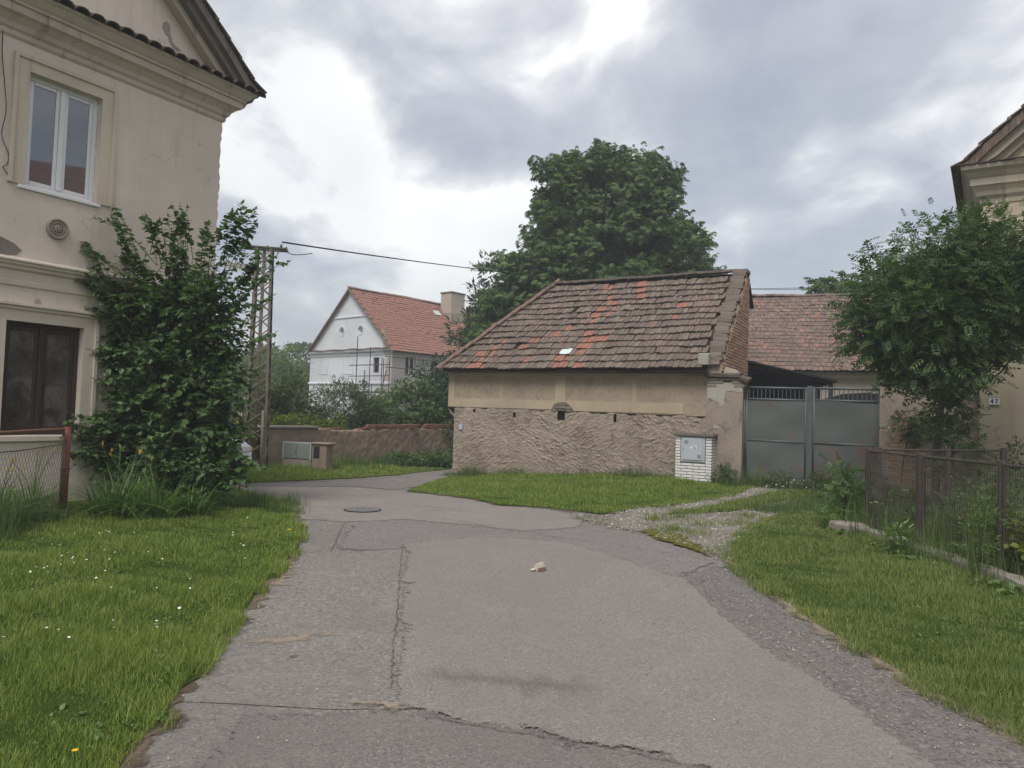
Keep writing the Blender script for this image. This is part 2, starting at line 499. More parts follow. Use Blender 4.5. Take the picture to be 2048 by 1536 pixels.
M_house_l = plaster('plaster_beige', (.70, .61, .53), (.47, .41, .35), .65, .35, None, .55)
M_house_trim = plaster('plaster_trim', (.65, .565, .475), (.30, .26, .22), .7, .3)
M_cornice_l = plaster('plaster_cornice_dirty', (.56, .48, .40), (.14, .125, .105), .85, .35)
M_surround = plaster('plaster_surround', (.62, .535, .43), (.42, .35, .27), .6, .3)
M_rake = plaster('plaster_rake_mossy', (.21, .185, .16), (.065, .06, .052), .9, .5)
M_house_r = plaster('plaster_ochre', (.50, .42, .315), (.31, .26, .20), .6, .35, None, .5)
M_house_rt = plaster('plaster_ochre_trim', (.40, .345, .28), (.17, .15, .125), .8, .45)
M_barn_smooth = plaster('plaster_barn_smooth', (.475, .39, .28), (.31, .245, .18), .8, .4, (.41, .32, .235))
M_barn_panel = plaster('plaster_barn_panel', (.40, .32, .235), (.25, .20, .15), .8, 1.0, (.34, .26, .20))
def _barnrough():
    t = MT('plaster_barn_rough', .97, .1)
    big = t.noise(.8, 6, .65, .3); f = t.noise(7, 6, .7, .3)
    c = t.ramp(big, [(.3, (.29, .232, .188)), (.5, (.385, .312, .255)), (.7, (.46, .385, .31))])
    c = t.mix(t.step(f, .55, .72, 0, .55), c, (.47, .40, .31))
    c = t.mix(t.step(t.noise(2.3, 6, .7, .5), .52, .64, 0, .75), c, (.255, .19, .16))
    c = t.mix(t.step(t.noise(3.7, 7, .75, .8), .57, .66, 0, .7), c, (.52, .46, .37))
    c = t.mix(t.step(t.noise(11, 5, .7), .55, .72, 0, .75), c, (.21, .16, .13))
    t.col(c); t.bump(t.noise(38, 7, .78), 1.0, .035); return t.m
M_barn_rough = _barnrough()
M_buttress = plaster('plaster_buttress', (.345, .29, .235), (.17, .145, .12), .8, .5, (.30, .235, .19))
def _panel():
    t = MT('plaster_barn_panel', .97, .1)
    c = t.ramp(t.noise(.9, 6, .65, .3), [(.3, (.33, .255, .195)), (.55, (.42, .335, .25)), (.75, (.40, .305, .24))])
    c = t.mix(t.step(t.noise(10, 7, .75, .4), .52, .64, 0, .6), c, (.23, .175, .135))
    c = t.mix(t.step(t.noise(2.2, 6, .7, .5), .55, .70, 0, .6), c, (.27, .205, .165))
    t.col(c); t.bump(t.noise(24, 7, .78), 1.0, .03); return t.m
M_barn_panel = _panel()
def _buttress():
    t = MT('plaster_buttress', .97, .1)
    c = t.ramp(t.noise(1.3, 6, .65, .4), [(.3, (.25, .205, .175)), (.5, (.33, .27, .225)), (.7, (.36, .29, .235))])
    c = t.mix(t.step(t.noise(2.4, 7, .7, .6), .52, .66, 0, .75), c, (.15, .125, .108))
    c = t.mix(t.step(t.noise(12, 6, .75, .3), .58, .7, 0, .5), c, (.45, .39, .32))
    t.col(c); t.bump(t.noise(20, 7, .75), .8, .025); return t.m
M_buttress = _buttress()
M_lime = plaster('plaster_patch_pale', (.42, .39, .345), (.30, .26, .22), .5, .6)
M_wallgarden = plaster('plaster_garden_wall', (.32, .245, .19), (.12, .10, .08), .85, .9, (.31, .205, .165))
M_white = plaster('plaster_white_fresh', (.68, .69, .725), (.60, .61, .64), .25, .15)
M_white_grey = plaster('plaster_unpainted', (.45, .42, .39), (.33, .29, .25), .5, .4, (.45, .36, .28))
M_chimney = plaster('plaster_chimney', (.47, .40, .32), (.20, .17, .14), .6, .3)
M_reared = plaster('plaster_rear_barn', (.44, .385, .33), (.30, .26, .22), .5, .3)
M_concrete = plaster('concrete', (.31, .275, .235), (.17, .15, .125), .6, .6)
M_coping = plaster('concrete_coping_dark', (.17, .155, .135), (.075, .07, .06), .6, .7)
def tilemat(name, stops, lichen=.5):
    t = MT(name, .93, .15)
    r = t.math('FRACT', t.math('ADD', t.attr(), t.orand()))
    c = t.ramp(r, stops)
    g = t.noise(1.0, 4, .6, 0, t.pos((46, 3, 3), obj=True))
    c = t.mix(t.step(g, .42, .60, 0, .8), c, (.088, .070, .062))
    c = t.mix(t.step(g, .46, .30, 0, .7), c, (.40, .345, .30))
    c = t.mix(t.step(t.noise(16, 5, .72), .56, .72, 0, lichen), c, (.33, .30, .26))
    c = t.mix(t.step(t.noise(5, 5, .7), .55, .75, 0, lichen), c, (.085, .072, .066))
    t.col(c); t.bump(g, .5, .012); return t.m
OLD = [(0, (.130, .097, .082)), (.3, (.17, .122, .100)), (.55, (.20, .148, .118)), (.75, (.165, .138, .116)), (.93, (.25, .20, .145)), (1, (.24, .14, .105))]
M_tile_old = tilemat('clay_tile_weathered', OLD, .6)
M_tile_new = tilemat('clay_tile_orange', [(0, (.40, .165, .105)), (.6, (.36, .15, .098)), (1, (.28, .135, .105))], .25)
M_tile_hip = tilemat('clay_tile_hip', [(0, (.27, .15, .115)), (.6, (.23, .14, .11)), (1, (.19, .13, .11))], .5)
M_tile_rear = tilemat('clay_tile_rear', [(0, (.15, .112, .096)), (.4, (.205, .14, .115)), (.7, (.255, .16, .125)), (.88, (.22, .165, .135)), (.97, (.36, .18, .125)), (1, (.38, .18, .12))], .55)
M_tile_white = tilemat('clay_tile_red', [(0, (.38, .165, .115)), (.5, (.42, .18, .122)), (1, (.34, .152, .11))], .15)
M_tile_dark = tilemat('clay_tile_sooty', [(0, (.075, .062, .054)), (.6, (.10, .08, .068)), (1, (.14, .105, .085))], .4)
M_tile_brown = tilemat('clay_tile_brown', [(0, (.15, .105, .085)), (.6, (.19, .13, .10)), (1, (.24, .16, .12))], .45)
def brickmat(name, stops):
    t = MT(name, .95, .1)
    c = t.ramp(t.math('FRACT', t.math('ADD', t.attr(), t.orand())), stops)
    c = t.mix(t.step(t.noise(20, 5, .7), .52, .75, 0, .5), c, (.33, .26, .20))
    t.col(c); t.bump(t.noise(60, 4, .7), .5, .01); return t.m
M_brick = brickmat('brick_orange', [(0, (.40, .235, .155)), (.4, (.50, .32, .215)), (.7, (.55, .385, .275)), (1, (.42, .285, .205))])
M_brick_grey = brickmat('brick_grey', [(0, (.19, .155, .13)), (.5, (.25, .21, .175)), (1, (.16, .135, .115))])
M_brick_red = brickmat('brick_red', [(0, (.26, .11, .085)), (.5, (.33, .15, .115)), (1, (.24, .13, .10))])
M_brick_white = MT('brick_white_glazed', .35, .5)
M_brick_white.col(M_brick_white.mix(M_brick_white.step(M_brick_white.noise(6, 5, .7), .45, .75, 0, .45), (.74, .73, .71), (.55, .52, .47))); M_brick_white = M_brick_white.m
M_mortar = plaster('mortar', (.46, .37, .285), (.34, .275, .21), .4, .8)
M_mortar_dark = plaster('mortar_dark', (.13, .12, .11), (.09, .08, .07), .4, .6)
M_gate = paint('gate_blue_grey', (.108, .122, .115), (.135, .085, .06), .62, .5)
M_gate_rust = paint('gate_rusting', (.105, .112, .104), (.15, .088, .070), 1.0, .6, scale=2.0)
M_gate_frame = paint('gate_frame_grey', (.098, .118, .116), (.13, .085, .06), .3, .5)
M_cabinet = paint('cabinet_grey', (.46, .49, .53), None, 0, .4)
M_cabinet_green = paint('cabinet_green_grey', (.215, .25, .215), (.16, .14, .11), .3, .5)
M_rust = paint('rusty_steel', (.066, .053, .046), (.085, .055, .042), .6, .8, scale=14)
M_red = paint('red_oxide_paint', (.165, .048, .040), (.095, .045, .030), .55, .6, scale=9)
M_rail = paint('rail_rusty_orange', (.20, .105, .062), (.11, .055, .035), .6, .7, scale=18)
M_wire = paint('fence_wire', (.075, .062, .052), (.10, .05, .035), .5, .8)
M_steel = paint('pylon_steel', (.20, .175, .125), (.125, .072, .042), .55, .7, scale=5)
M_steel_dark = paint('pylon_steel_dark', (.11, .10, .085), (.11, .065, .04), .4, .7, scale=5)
M_scaf = paint('scaffold_tube', (.07, .062, .06), (.13, .06, .04), .5, .6)
M_scaf_red = paint('scaffold_tube_red', (.24, .05, .04), (.13, .05, .035), .4, .6)
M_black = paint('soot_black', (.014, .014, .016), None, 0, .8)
M_timber = bark('timber_dark', (.03, .024, .02), (.065, .05, .04))
M_upvc = MT('window_frame_white', .35, .5).col((.70, .71, .72)).m
def wood(name, a, b):
    t = MT(name, .55, .35)
    n = t.noise(3, 6, .7, .3, t.pos((9, 9, .7)))
    t.col(t.ramp(n, [(.3, a), (.7, b)])); t.bump(n, .3, .008); return t.m
M_wood = wood('window_wood_brown', (.030, .017, .013), (.062, .034, .026))
def glass(name, tint, rough=.03):
    t = MT(name, rough, .5); t.col(tint); t.b.inputs['IOR'].default_value = 2.3
    t.b.inputs['Coat Weight'].default_value = .6; t.b.inputs['Coat Roughness'].default_value = .02
    return t.m
M_pane = glass('window_glass', (.055, .065, .085))
def _dirtyglass():
    t = MT('dirty_glass_brown', .5, .25)
    n = t.noise(3.2, 7, .7, .4); n2 = t.noise(2.4, 5, .6, .2, t.pos((3, 3, .8)))
    c = t.ramp(n, [(.32, (.028, .02, .016)), (.5, (.075, .064, .052)), (.62, (.14, .125, .105)), (.75, (.10, .072, .045))])
    c = t.mix(t.step(n2, .55, .75, 0, .7), c, (.055, .02, .016))
    t.col(c); return t.m
M_dirtyglass = _dirtyglass()
M_curtain = MT('curtain', .9, .1).col((.50, .50, .52)).m
M_darkroom = MT('dark_interior', 1, 0).col((.02, .02, .022)).m
M_yellow = MT('sign_yellow', .6, .3).col((.62, .40, .03)).m
M_signwhite = MT('sign_white', .6, .3).col((.72, .73, .74)).m
M_signred = MT('sign_red', .6, .3).col((.50, .07, .05)).m
M_ink = MT('ink_blue_black', .7, .2).col((.035, .045, .075)).m
M_lamp = paint('lamp_housing', (.40, .37, .29), (.25, .22, .17), .3, .6)
M_cable = MT('cable_black', .7, .3).col((.02, .02, .022)).m
M_iron = paint('cast_iron', (.165, .152, .145), (.13, .09, .07), .4, .6, scale=12)
M_card = plaster('carton_dirty', (.50, .44, .37), (.33, .27, .21), .6, .3)
M_card_dark = plaster('carton_brown', (.18, .115, .085), (.12, .08, .06), .5, .3)

# ------------------------------------------------------------------ ground
def build_ground():
    xs = np.r_[-900, -500, -250, -120, -60, np.arange(-30, 31, 1.0), 60, 120, 250, 500, 900]
    ys = np.r_[-300, -100, -40, np.arange(-12, 61, 1.0), 90, 130, 200, 320, 520, 900, 1500]
    gx, gy = np.meshgrid(xs, ys)
    V = np.c_[gx.ravel(), gy.ravel(), zf(gx.ravel(), gy.ravel())]
    nx = len(xs); i, j = np.meshgrid(np.arange(nx - 1), np.arange(len(ys) - 1)); k = (j * nx + i).ravel()
    o = link('ground', mesh_np('ground', V, np.c_[k, k + 1, k + 1 + nx, k + nx], M_terrain, smooth=True)); o['kind'] = 'structure'
build_ground()

LEFT_EDGE = [(-1.45,-3.0),(-1.52,1.2),(-1.60,3.0),(-1.69,3.78),(-1.84,4.58),(-1.99,5.54),(-2.13,6.63),(-2.30,8.12),(-2.46,8.88),(-2.98,10.41),(-3.56,11.62),(-4.11,12.47),(-4.72,13.33),(-5.52,14.42)]
LEFT_LAWN = LEFT_EDGE + [(-6.6,15.6),(-12,9),(-16,4),(-16,-3)]
RIGHT_EDGE = [(8.6,16.2),(7.3,16.1),(6.46,15.41),(4.45,12.38),(3.32,10.40),(2.82,9.35),(2.46,8.09),(2.44,6.88),(2.44,5.78),(2.51,5.00),(2.58,4.33),(2.70,3.88),(2.84,3.0),(3.0,1.2),(3.1,-3)]
RIGHT_LAWN = RIGHT_EDGE + [(16,-3),(16,13),(11,15)]
BARN_EDGE = [(-1.66,21.75),(-1.90,19.57),(-2.02,16.67),(-1.97,14.89),(-1.42,14.44),(-0.61,13.61),(-0.14,12.73),(0.71,12.53),(1.48,11.92),(2.07,12.62),(3.63,14.09),(4.83,15.67),(5.55,17.10),(5.9,18.0)]
BARN_LAWN = BARN_EDGE + [(4.95,18.55),(-1.6,22.0)]
MID_GRASS = [(2.55,12.05),(3.60,13.26),(4.86,14.96),(6.11,16.74),(7.15,17.05),(6.54,15.61),(5.37,14.68),(4.02,12.90),(3.20,12.39)]
GRAVEL = [(0.9,11.5),(1.6,11.9),(2.07,12.9),(3.63,14.4),(4.7,15.9),(5.6,18.2),(8.6,17.0),(8.4,15.8),(6.93,15.3),(4.53,12.0),(3.1,9.74),(2.62,8.2),(2.37,8.35),(2.27,9.25),(1.90,9.91),(1.45,10.45)]
MOSS = [(1.74,10.33),(2.17,10.65),(2.5,10.02),(2.46,9.27),(2.46,8.36),(2.33,8.30),(2.13,8.90),(1.89,9.53)]
VERGE_EDGE = [(-10.5,13.9),(-8.5,14.6),(-6.6,15.2),(-5.95,15.65),(-5.60,16.1),(-4.93,17.57),(-3.68,20.43),(-2.6,22.90),(-1.95,24.2),(-1.2,27.5),(-.6,30)]
VERGE = VERGE_EDGE + [(-1.6,30.5),(-7.0,21.7),(-16,21.9),(-18,14)]
ROAD = [(-1.0,-8),(3.4,-8),(3.4,3),(2.9,5),(2.9,8),(3.2,9.6),(2.3,11.5),(1.4,12.4),(.3,13.2),(-.9,14.6),(-1.6,15.5),(-1.5,18),(-1.2,22),(-.2,27),(1.5,32),(-1.2,32),(-2.4,25),(-4.2,20.4),(-5.4,17.6),(-6.4,16.3),(-11,14.6),(-11,13.5),(-6.3,14.0),(-5.2,12.9),(-4.2,11.4),(-3.4,10),(-2.9,8.8),(-2.6,6.5),(-2.4,4.5),(-2.1,3),(-2.0,-8)]
PATCH_B = [(-1.22,8.78),(-1.02,7.20),(-0.83,5.81),(-0.73,4.98),(-0.62,4.20),(-0.56,4.00),(-0.44,3.88),(-0.10,3.77),(0.24,3.66),(0.59,3.55),(0.9,3.40),(1.5,3.0),(2.13,2.6),(2.09,3.50),(2.05,3.86),(2.02,4.36),(1.94,4.89),(1.83,5.56),(1.80,6.25),(1.83,7.29),(1.48,7.94),(1.09,8.72),(0.72,9.28),(0.17,9.39),(-0.40,9.43),(-0.82,9.20)]
STRIP_C = [(1.5,7.4),(1.45,6.25),(1.5,5.56),(1.6,4.89),(1.7,4.36),(1.75,3.86),(1.75,3.50),(1.8,2.6),(1.9,-3),(3.2,-3),(2.95,3.0),(2.77,3.82),(2.66,4.29),(2.59,4.95),(2.51,5.72),(2.50,6.78),(2.50,7.96),(2.25,8.15),(1.97,7.77)]
BAND_E = [(-2.22,10.20),(-1.97,8.81),(-1.90,8.05),(-1.22,8.4),(-0.82,8.8),(-0.40,9.05),(0.17,9.0),(.6,8.9),(.85,8.5),(1.2,7.8),(1.6,7.1),(2.37,8.27),(1.86,9.71),(1.02,10.45),(0.17,9.85),(-0.37,10.25),(-1.53,10.64)]
UPPER = [(-5.2,13.45),(-3.75,11.62),(-3.07,10.41),(-2.22,10.20),(-1.53,10.64),(-0.37,10.25),(0.17,9.85),(1.02,10.45),(1.42,11.41),(0.70,12.45),(-0.14,12.70),(-.61,13.55),(-1.42,14.4),(-1.97,14.89),(-3.37,15.83),(-6.2,14.6)]
sheet('road', jitter_poly(ROAD, .5, .03, 1), .010, M_asph_base, .6)
sheet('road_lane', jitter_poly([(-2.6,8.0),(-1.9,8.05),(-1.0,8.78),(-.72,7.2),(-.53,5.81),(-.43,4.98),(-.32,4.2),(-.36,4.0),(-.9,3.95),(-1.4,3.98),(-2.2,4.0),(-2.4,5.5)], .3, .01, 2), .014, M_asph_left, .5)
sheet('road_upper', jitter_poly(UPPER, .3, .03, 3), .014, M_asph_far, .3, fade=.25)
sheet('road_band', jitter_poly(BAND_E, .2, .02, 4), .018, M_asph_blue, .25, fade=.15)
sheet('road_patch', jitter_poly(PATCH_B, .15, .015, 5), .022, M_asph_light, .2, fade=.10)
sheet('road_edge', jitter_poly(STRIP_C, .12, .03, 6), .0195, M_asph_coarse, .15, fade=.14)
sheet('road_patch_damp', jitter_poly([(-1.4,3.95),(-.9,3.97),(-0.5,4.08),(-0.34,4.06),(-0.10,3.95),(0.24,3.84),(0.59,3.73),(0.9,3.58),(1.5,3.18),(1.9,2.8),(1.9,1.5),(-1.2,1.5)], .25, .012, 8), .0205, M_asph_dark, .4)
def _stain():
    t = MT('oil_stain', .95, .15); t.col((.10, .093, .089)); t.thin_out(2.2, .0, 1.5, .30); return t.m
ribbon('road_stain', [(-.55,4.45),(-.1,4.44),(.3,4.37),(.66,4.30)], .55, .0255, _stain(), 59, .005, .1)
sheet('road_far_apron', jitter_poly([(-5.9,15.6),(-5.3,15.9),(-4.6,17.2),(-3.5,19.6),(-2.3,22),(-1.9,23.5),(-1.2,23.0),(-1.7,20),(-1.95,17),(-2.1,15.1),(-3.37,15.83),(-5.2,15.0)], .4, .05, 10), .0175, M_asph_blue, .5)
CRK = [([(-1.22,8.78),(-1.02,7.20),(-0.83,5.81),(-0.73,4.98),(-0.62,4.20)], .030), ([(-0.46,3.885),(-0.26,3.83),(-0.10,3.77),(0.07,3.71),(0.24,3.66),(0.43,3.61),(0.59,3.55),(.9,3.4)], .024),
       ([(-2.24,10.29),(-2.07,9.14),(-1.91,8.11)], .035), ([(-2.45,8.65),(-2.19,8.73)], .05), ([(-2.40,7.98),(-2.28,8.04),(-1.97,8.10)], .04),
       ([(-4.90,13.58),(-3.73,13.01),(-2.68,12.60),(-1.78,12.28),(-1.10,12.06),(-.4,11.6)], .05), ([(-3.36,10.98),(-2.82,10.64),(-2.24,10.29)], .035),
       ([(-1.07,10.94),(-0.39,10.51),(0.31,9.96),(0.74,9.42)], .03), ([(1.90,5.14),(2.02,4.76),(2.01,4.21),(2.04,3.89)], .012),
       ([(0.17,9.69),(0.74,9.50),(1.33,9.18),(1.85,8.69),(2.37,8.27)], .028), ([(-3.28,11.75),(-2.63,11.67)], .05), ([(0.80,10.31),(1.32,10.65)], .03),
       ([(-3.7,14.9),(-2.9,14.95),(-2.2,15.0)], .10), ([(-4.2,15.9),(-3.4,16.5),(-2.9,16.6)], .08), ([(-1.4,11.6),(-1.0,11.75),(-.6,11.62)], .05), ([(-1.6,3.97),(-1.2,3.95),(-.6,4.02)], .012), ([(1.8,6.4),(1.84,6.9),(1.86,7.3)], .012)]
for i, (p, w) in enumerate(CRK):
    ribbon('road_crack', p, w * .5, .0262 + .0001 * i, M_crack, 20 + i, .006, .035)
ribbon('sand_drift', [(-6.3,14.9),(-5.75,15.45),(-5.35,16.1),(-4.70,17.5),(-3.5,20.2),(-2.6,22.2)], .55, .0215, M_sand, 50, .06, .2)
ribbon('sand_drift', [(-3.2,17.6),(-2.9,18.4),(-2.5,19.6),(-2.2,20.6)], .9, .019, M_sand, 51, .12, .2)
ribbon('sand_drift', [(-.85,4.02),(-.62,4.02),(-.45,3.93)], .22, .0285, M_sand, 52, .01, .03)
ribbon('sand_drift', [(-1.15,5.3),(-1.45,5.1),(-1.8,4.95)], .45, .0187, M_sand, 53, .02, .05)
ribbon('sand_drift', [(-2.2,7.6),(-2.05,7.0),(-2.0,6.45)], .4, .0205, M_sand, 54, .02, .06)
ribbon('soil_edge', LEFT_EDGE[1:12], .44, .0195, M_soil, 55, .03, .1)
ribbon('soil_edge', RIGHT_EDGE[5:], .40, .0280, M_soil, 56, .035, .1)
ribbon('sand_drift', RIGHT_EDGE[7:], .62, .0295, M_sand, 57, .04, .1)
ribbon('soil_edge', BARN_EDGE[2:9], .45, .0205, M_soil, 58, .05, .15)
sheet('gravel_track', jitter_poly(GRAVEL, .2, .05, 11), .0265, M_gravel, .22, fade=.35)
sheet('moss_strip', jitter_poly(MOSS, .12, .04, 12), .031, M_moss, .13, fade=.2)
sheet('lawn_left', jitter_poly(LEFT_LAWN, .25, .035, 13), 0.0260, M_turf, .3, zfun=lambda v: .028*ss(0, .5, poly_dist(v, LEFT_LAWN)))
sheet('lawn_right', jitter_poly(RIGHT_LAWN, .25, .035, 14), 0.0260, M_turf, .3, zfun=lambda v: .028*ss(0, .5, poly_dist(v, RIGHT_LAWN)))
sheet('verge_barn', jitter_poly(BARN_LAWN, .3, .05, 15), 0.0260, M_turf, .3, zfun=lambda v: .028*ss(0, .5, poly_dist(v, BARN_LAWN)))
sheet('verge_far', jitter_poly(VERGE, .3, .05, 16), 0.0230, M_turf, .3, zfun=lambda v: .028*ss(0, .5, poly_dist(v, VERGE)))
sheet('track_grass', jitter_poly(MID_GRASS, .3, .07, 17), .034, M_turf, .5)
# ------------------------------------------------------------------ shared pieces
def wall_face(mb, x0, x1, z0, z1, holes, y=0.0, depth=0.15, sx=1):
    """front face at y with openings; reveals run back by depth. holes: (xa, xb, za, zb)"""
    xs = sorted({x0, x1} | {h[0] for h in holes} | {h[1] for h in holes})
    zs = sorted({z0, z1} | {h[2] for h in holes} | {h[3] for h in holes})
    for a, b in zip(xs[:-1], xs[1:]):
        for c, d in zip(zs[:-1], zs[1:]):
            m, n = (a + b) / 2, (c + d) / 2
            if any(h[0] < m < h[1] and h[2] < n < h[3] for h in holes): continue
            mb.quad((sx*a, y, c), (sx*b, y, c), (sx*b, y, d), (sx*a, y, d))
    for xa, xb, za, zb in holes:
        mb.quad((sx*xa, y, za), (sx*xa, y+depth, za), (sx*xa, y+depth, zb), (sx*xa, y, zb))
        mb.quad((sx*xb, y, za), (sx*xb, y+depth, za), (sx*xb, y+depth, zb), (sx*xb, y, zb))
        mb.quad((sx*xa, y, zb), (sx*xa, y+depth, zb), (sx*xb, y+depth, zb), (sx*xb, y, zb))
        mb.quad((sx*xa, y, za), (sx*xa, y+depth, za), (sx*xb, y+depth, za), (sx*xb, y, za))
def box_mesh(name, sx, sy, sz, mat, bev=0.0, seed=0, amp=0.0):
    """a small block centred on its origin, slightly out of true"""
    bm = bmesh.new(); bmesh.ops.create_cube(bm, size=1)
    r = random.Random(seed)
    for v in bm.verts:
        v.co = Vector((v.co.x * sx + r.uniform(-amp, amp), v.co.y * sy + r.uniform(-amp, amp), v.co.z * sz + r.uniform(-amp, amp)))
    if bev: bmesh.ops.bevel(bm, geom=list(bm.edges), offset=bev, segments=1, affect='EDGES')
    me = bpy.data.meshes.new(name); bm.to_mesh(me); bm.free()
    if mat: me.materials.append(mat)
    return me
def beaver_tile(name, w, l, t, mat, seg=6, sag=0.0):
    """flat clay tile with a rounded lower end; x across, y up the slope, z out; lower end at y = 0"""
    out = [(-w/2, l), (-w/2, w*.20)]
    for i in range(1, seg):
        a = math.pi * i / seg
        out.append((-w/2 * math.cos(a), w*.20 * (1 - math.sin(a))))
    out += [(w/2, w*.20), (w/2, l)]
    n = len(out)
    vs = [(x, y, 0) for x, y in out] + [(x, y, t) for x, y in out]
    fs = [tuple(range(n, 2*n))[::-1]] + [(i, (i+1) % n, n+(i+1) % n, n+i) for i in range(n)]
    me = bpy.data.meshes.new(name); me.from_pydata(vs, [], fs)
    bm = bmesh.new(); bm.from_mesh(me)
    bmesh.ops.recalc_face_normals(bm, faces=bm.faces); bm.to_mesh(me); bm.free()
    me.materials.append(mat); return me
def merge_meshes(name, items, mat, rnds=None):
    """items: (mesh, matrix) joined into one mesh, with a random value per piece"""
    V = []; F = []; R = []; n = 0
    for k, (me, m) in enumerate(items):
        A = np.empty(len(me.vertices) * 3); me.vertices.foreach_get('co', A); A = A.reshape(-1, 3)
        mm = np.array(m); V.append(A @ mm[:3, :3].T + mm[:3, 3]); R.append(np.full(len(A), rnds[k] if rnds is not None else random.random()))
        F += [tuple(i + n for i in p.vertices) for p in me.polygons]; n += len(A)
    me = bpy.data.meshes.new(name); me.from_pydata(np.concatenate(V).tolist(), [], F)
    a = me.attributes.new('rnd', 'FLOAT', 'POINT'); a.data.foreach_set('value', np.concatenate(R).astype(np.float32))
    me.materials.append(mat); return me
def half_pipe(name, r0, r1, l, mat, n=6):
    """ridge tile: tapered half round along +y"""
    vs = []
    for (r, y) in ((r0, 0), (r1, l)):
        for k in range(n + 1):
            a = math.pi * k / n; vs.append((r * math.cos(a), y, r * math.sin(a) * .8))
        for k in range(n, -1, -1):
            a = math.pi * k / n; vs.append(((r - .015) * math.cos(a), y, (r - .015) * math.sin(a) * .8 - .004))
    m = 2 * (n + 1)
    fs = [(k, (k+1) % m, m + (k+1) % m, m + k) for k in range(m)]
    fs += [(k, k+1, 2*n - k, 2*n + 1 - k) for k in range(n)]
    me = bpy.data.meshes.new(name); me.from_pydata(vs, [], fs); me.materials.append(mat); return me
def mat_frame(o, x, y, z):
    m = Matrix((Vector(x), Vector(y), Vector(z))).transposed().to_4x4(); m.translation = Vector(o); return m
def polyline_pts(p0, p1, step):
    p0, p1 = Vector(p0), Vector(p1); n = max(1, round((p1 - p0).length / step))
    return [p0 + (p1 - p0) * i / n for i in range(n + 1)]

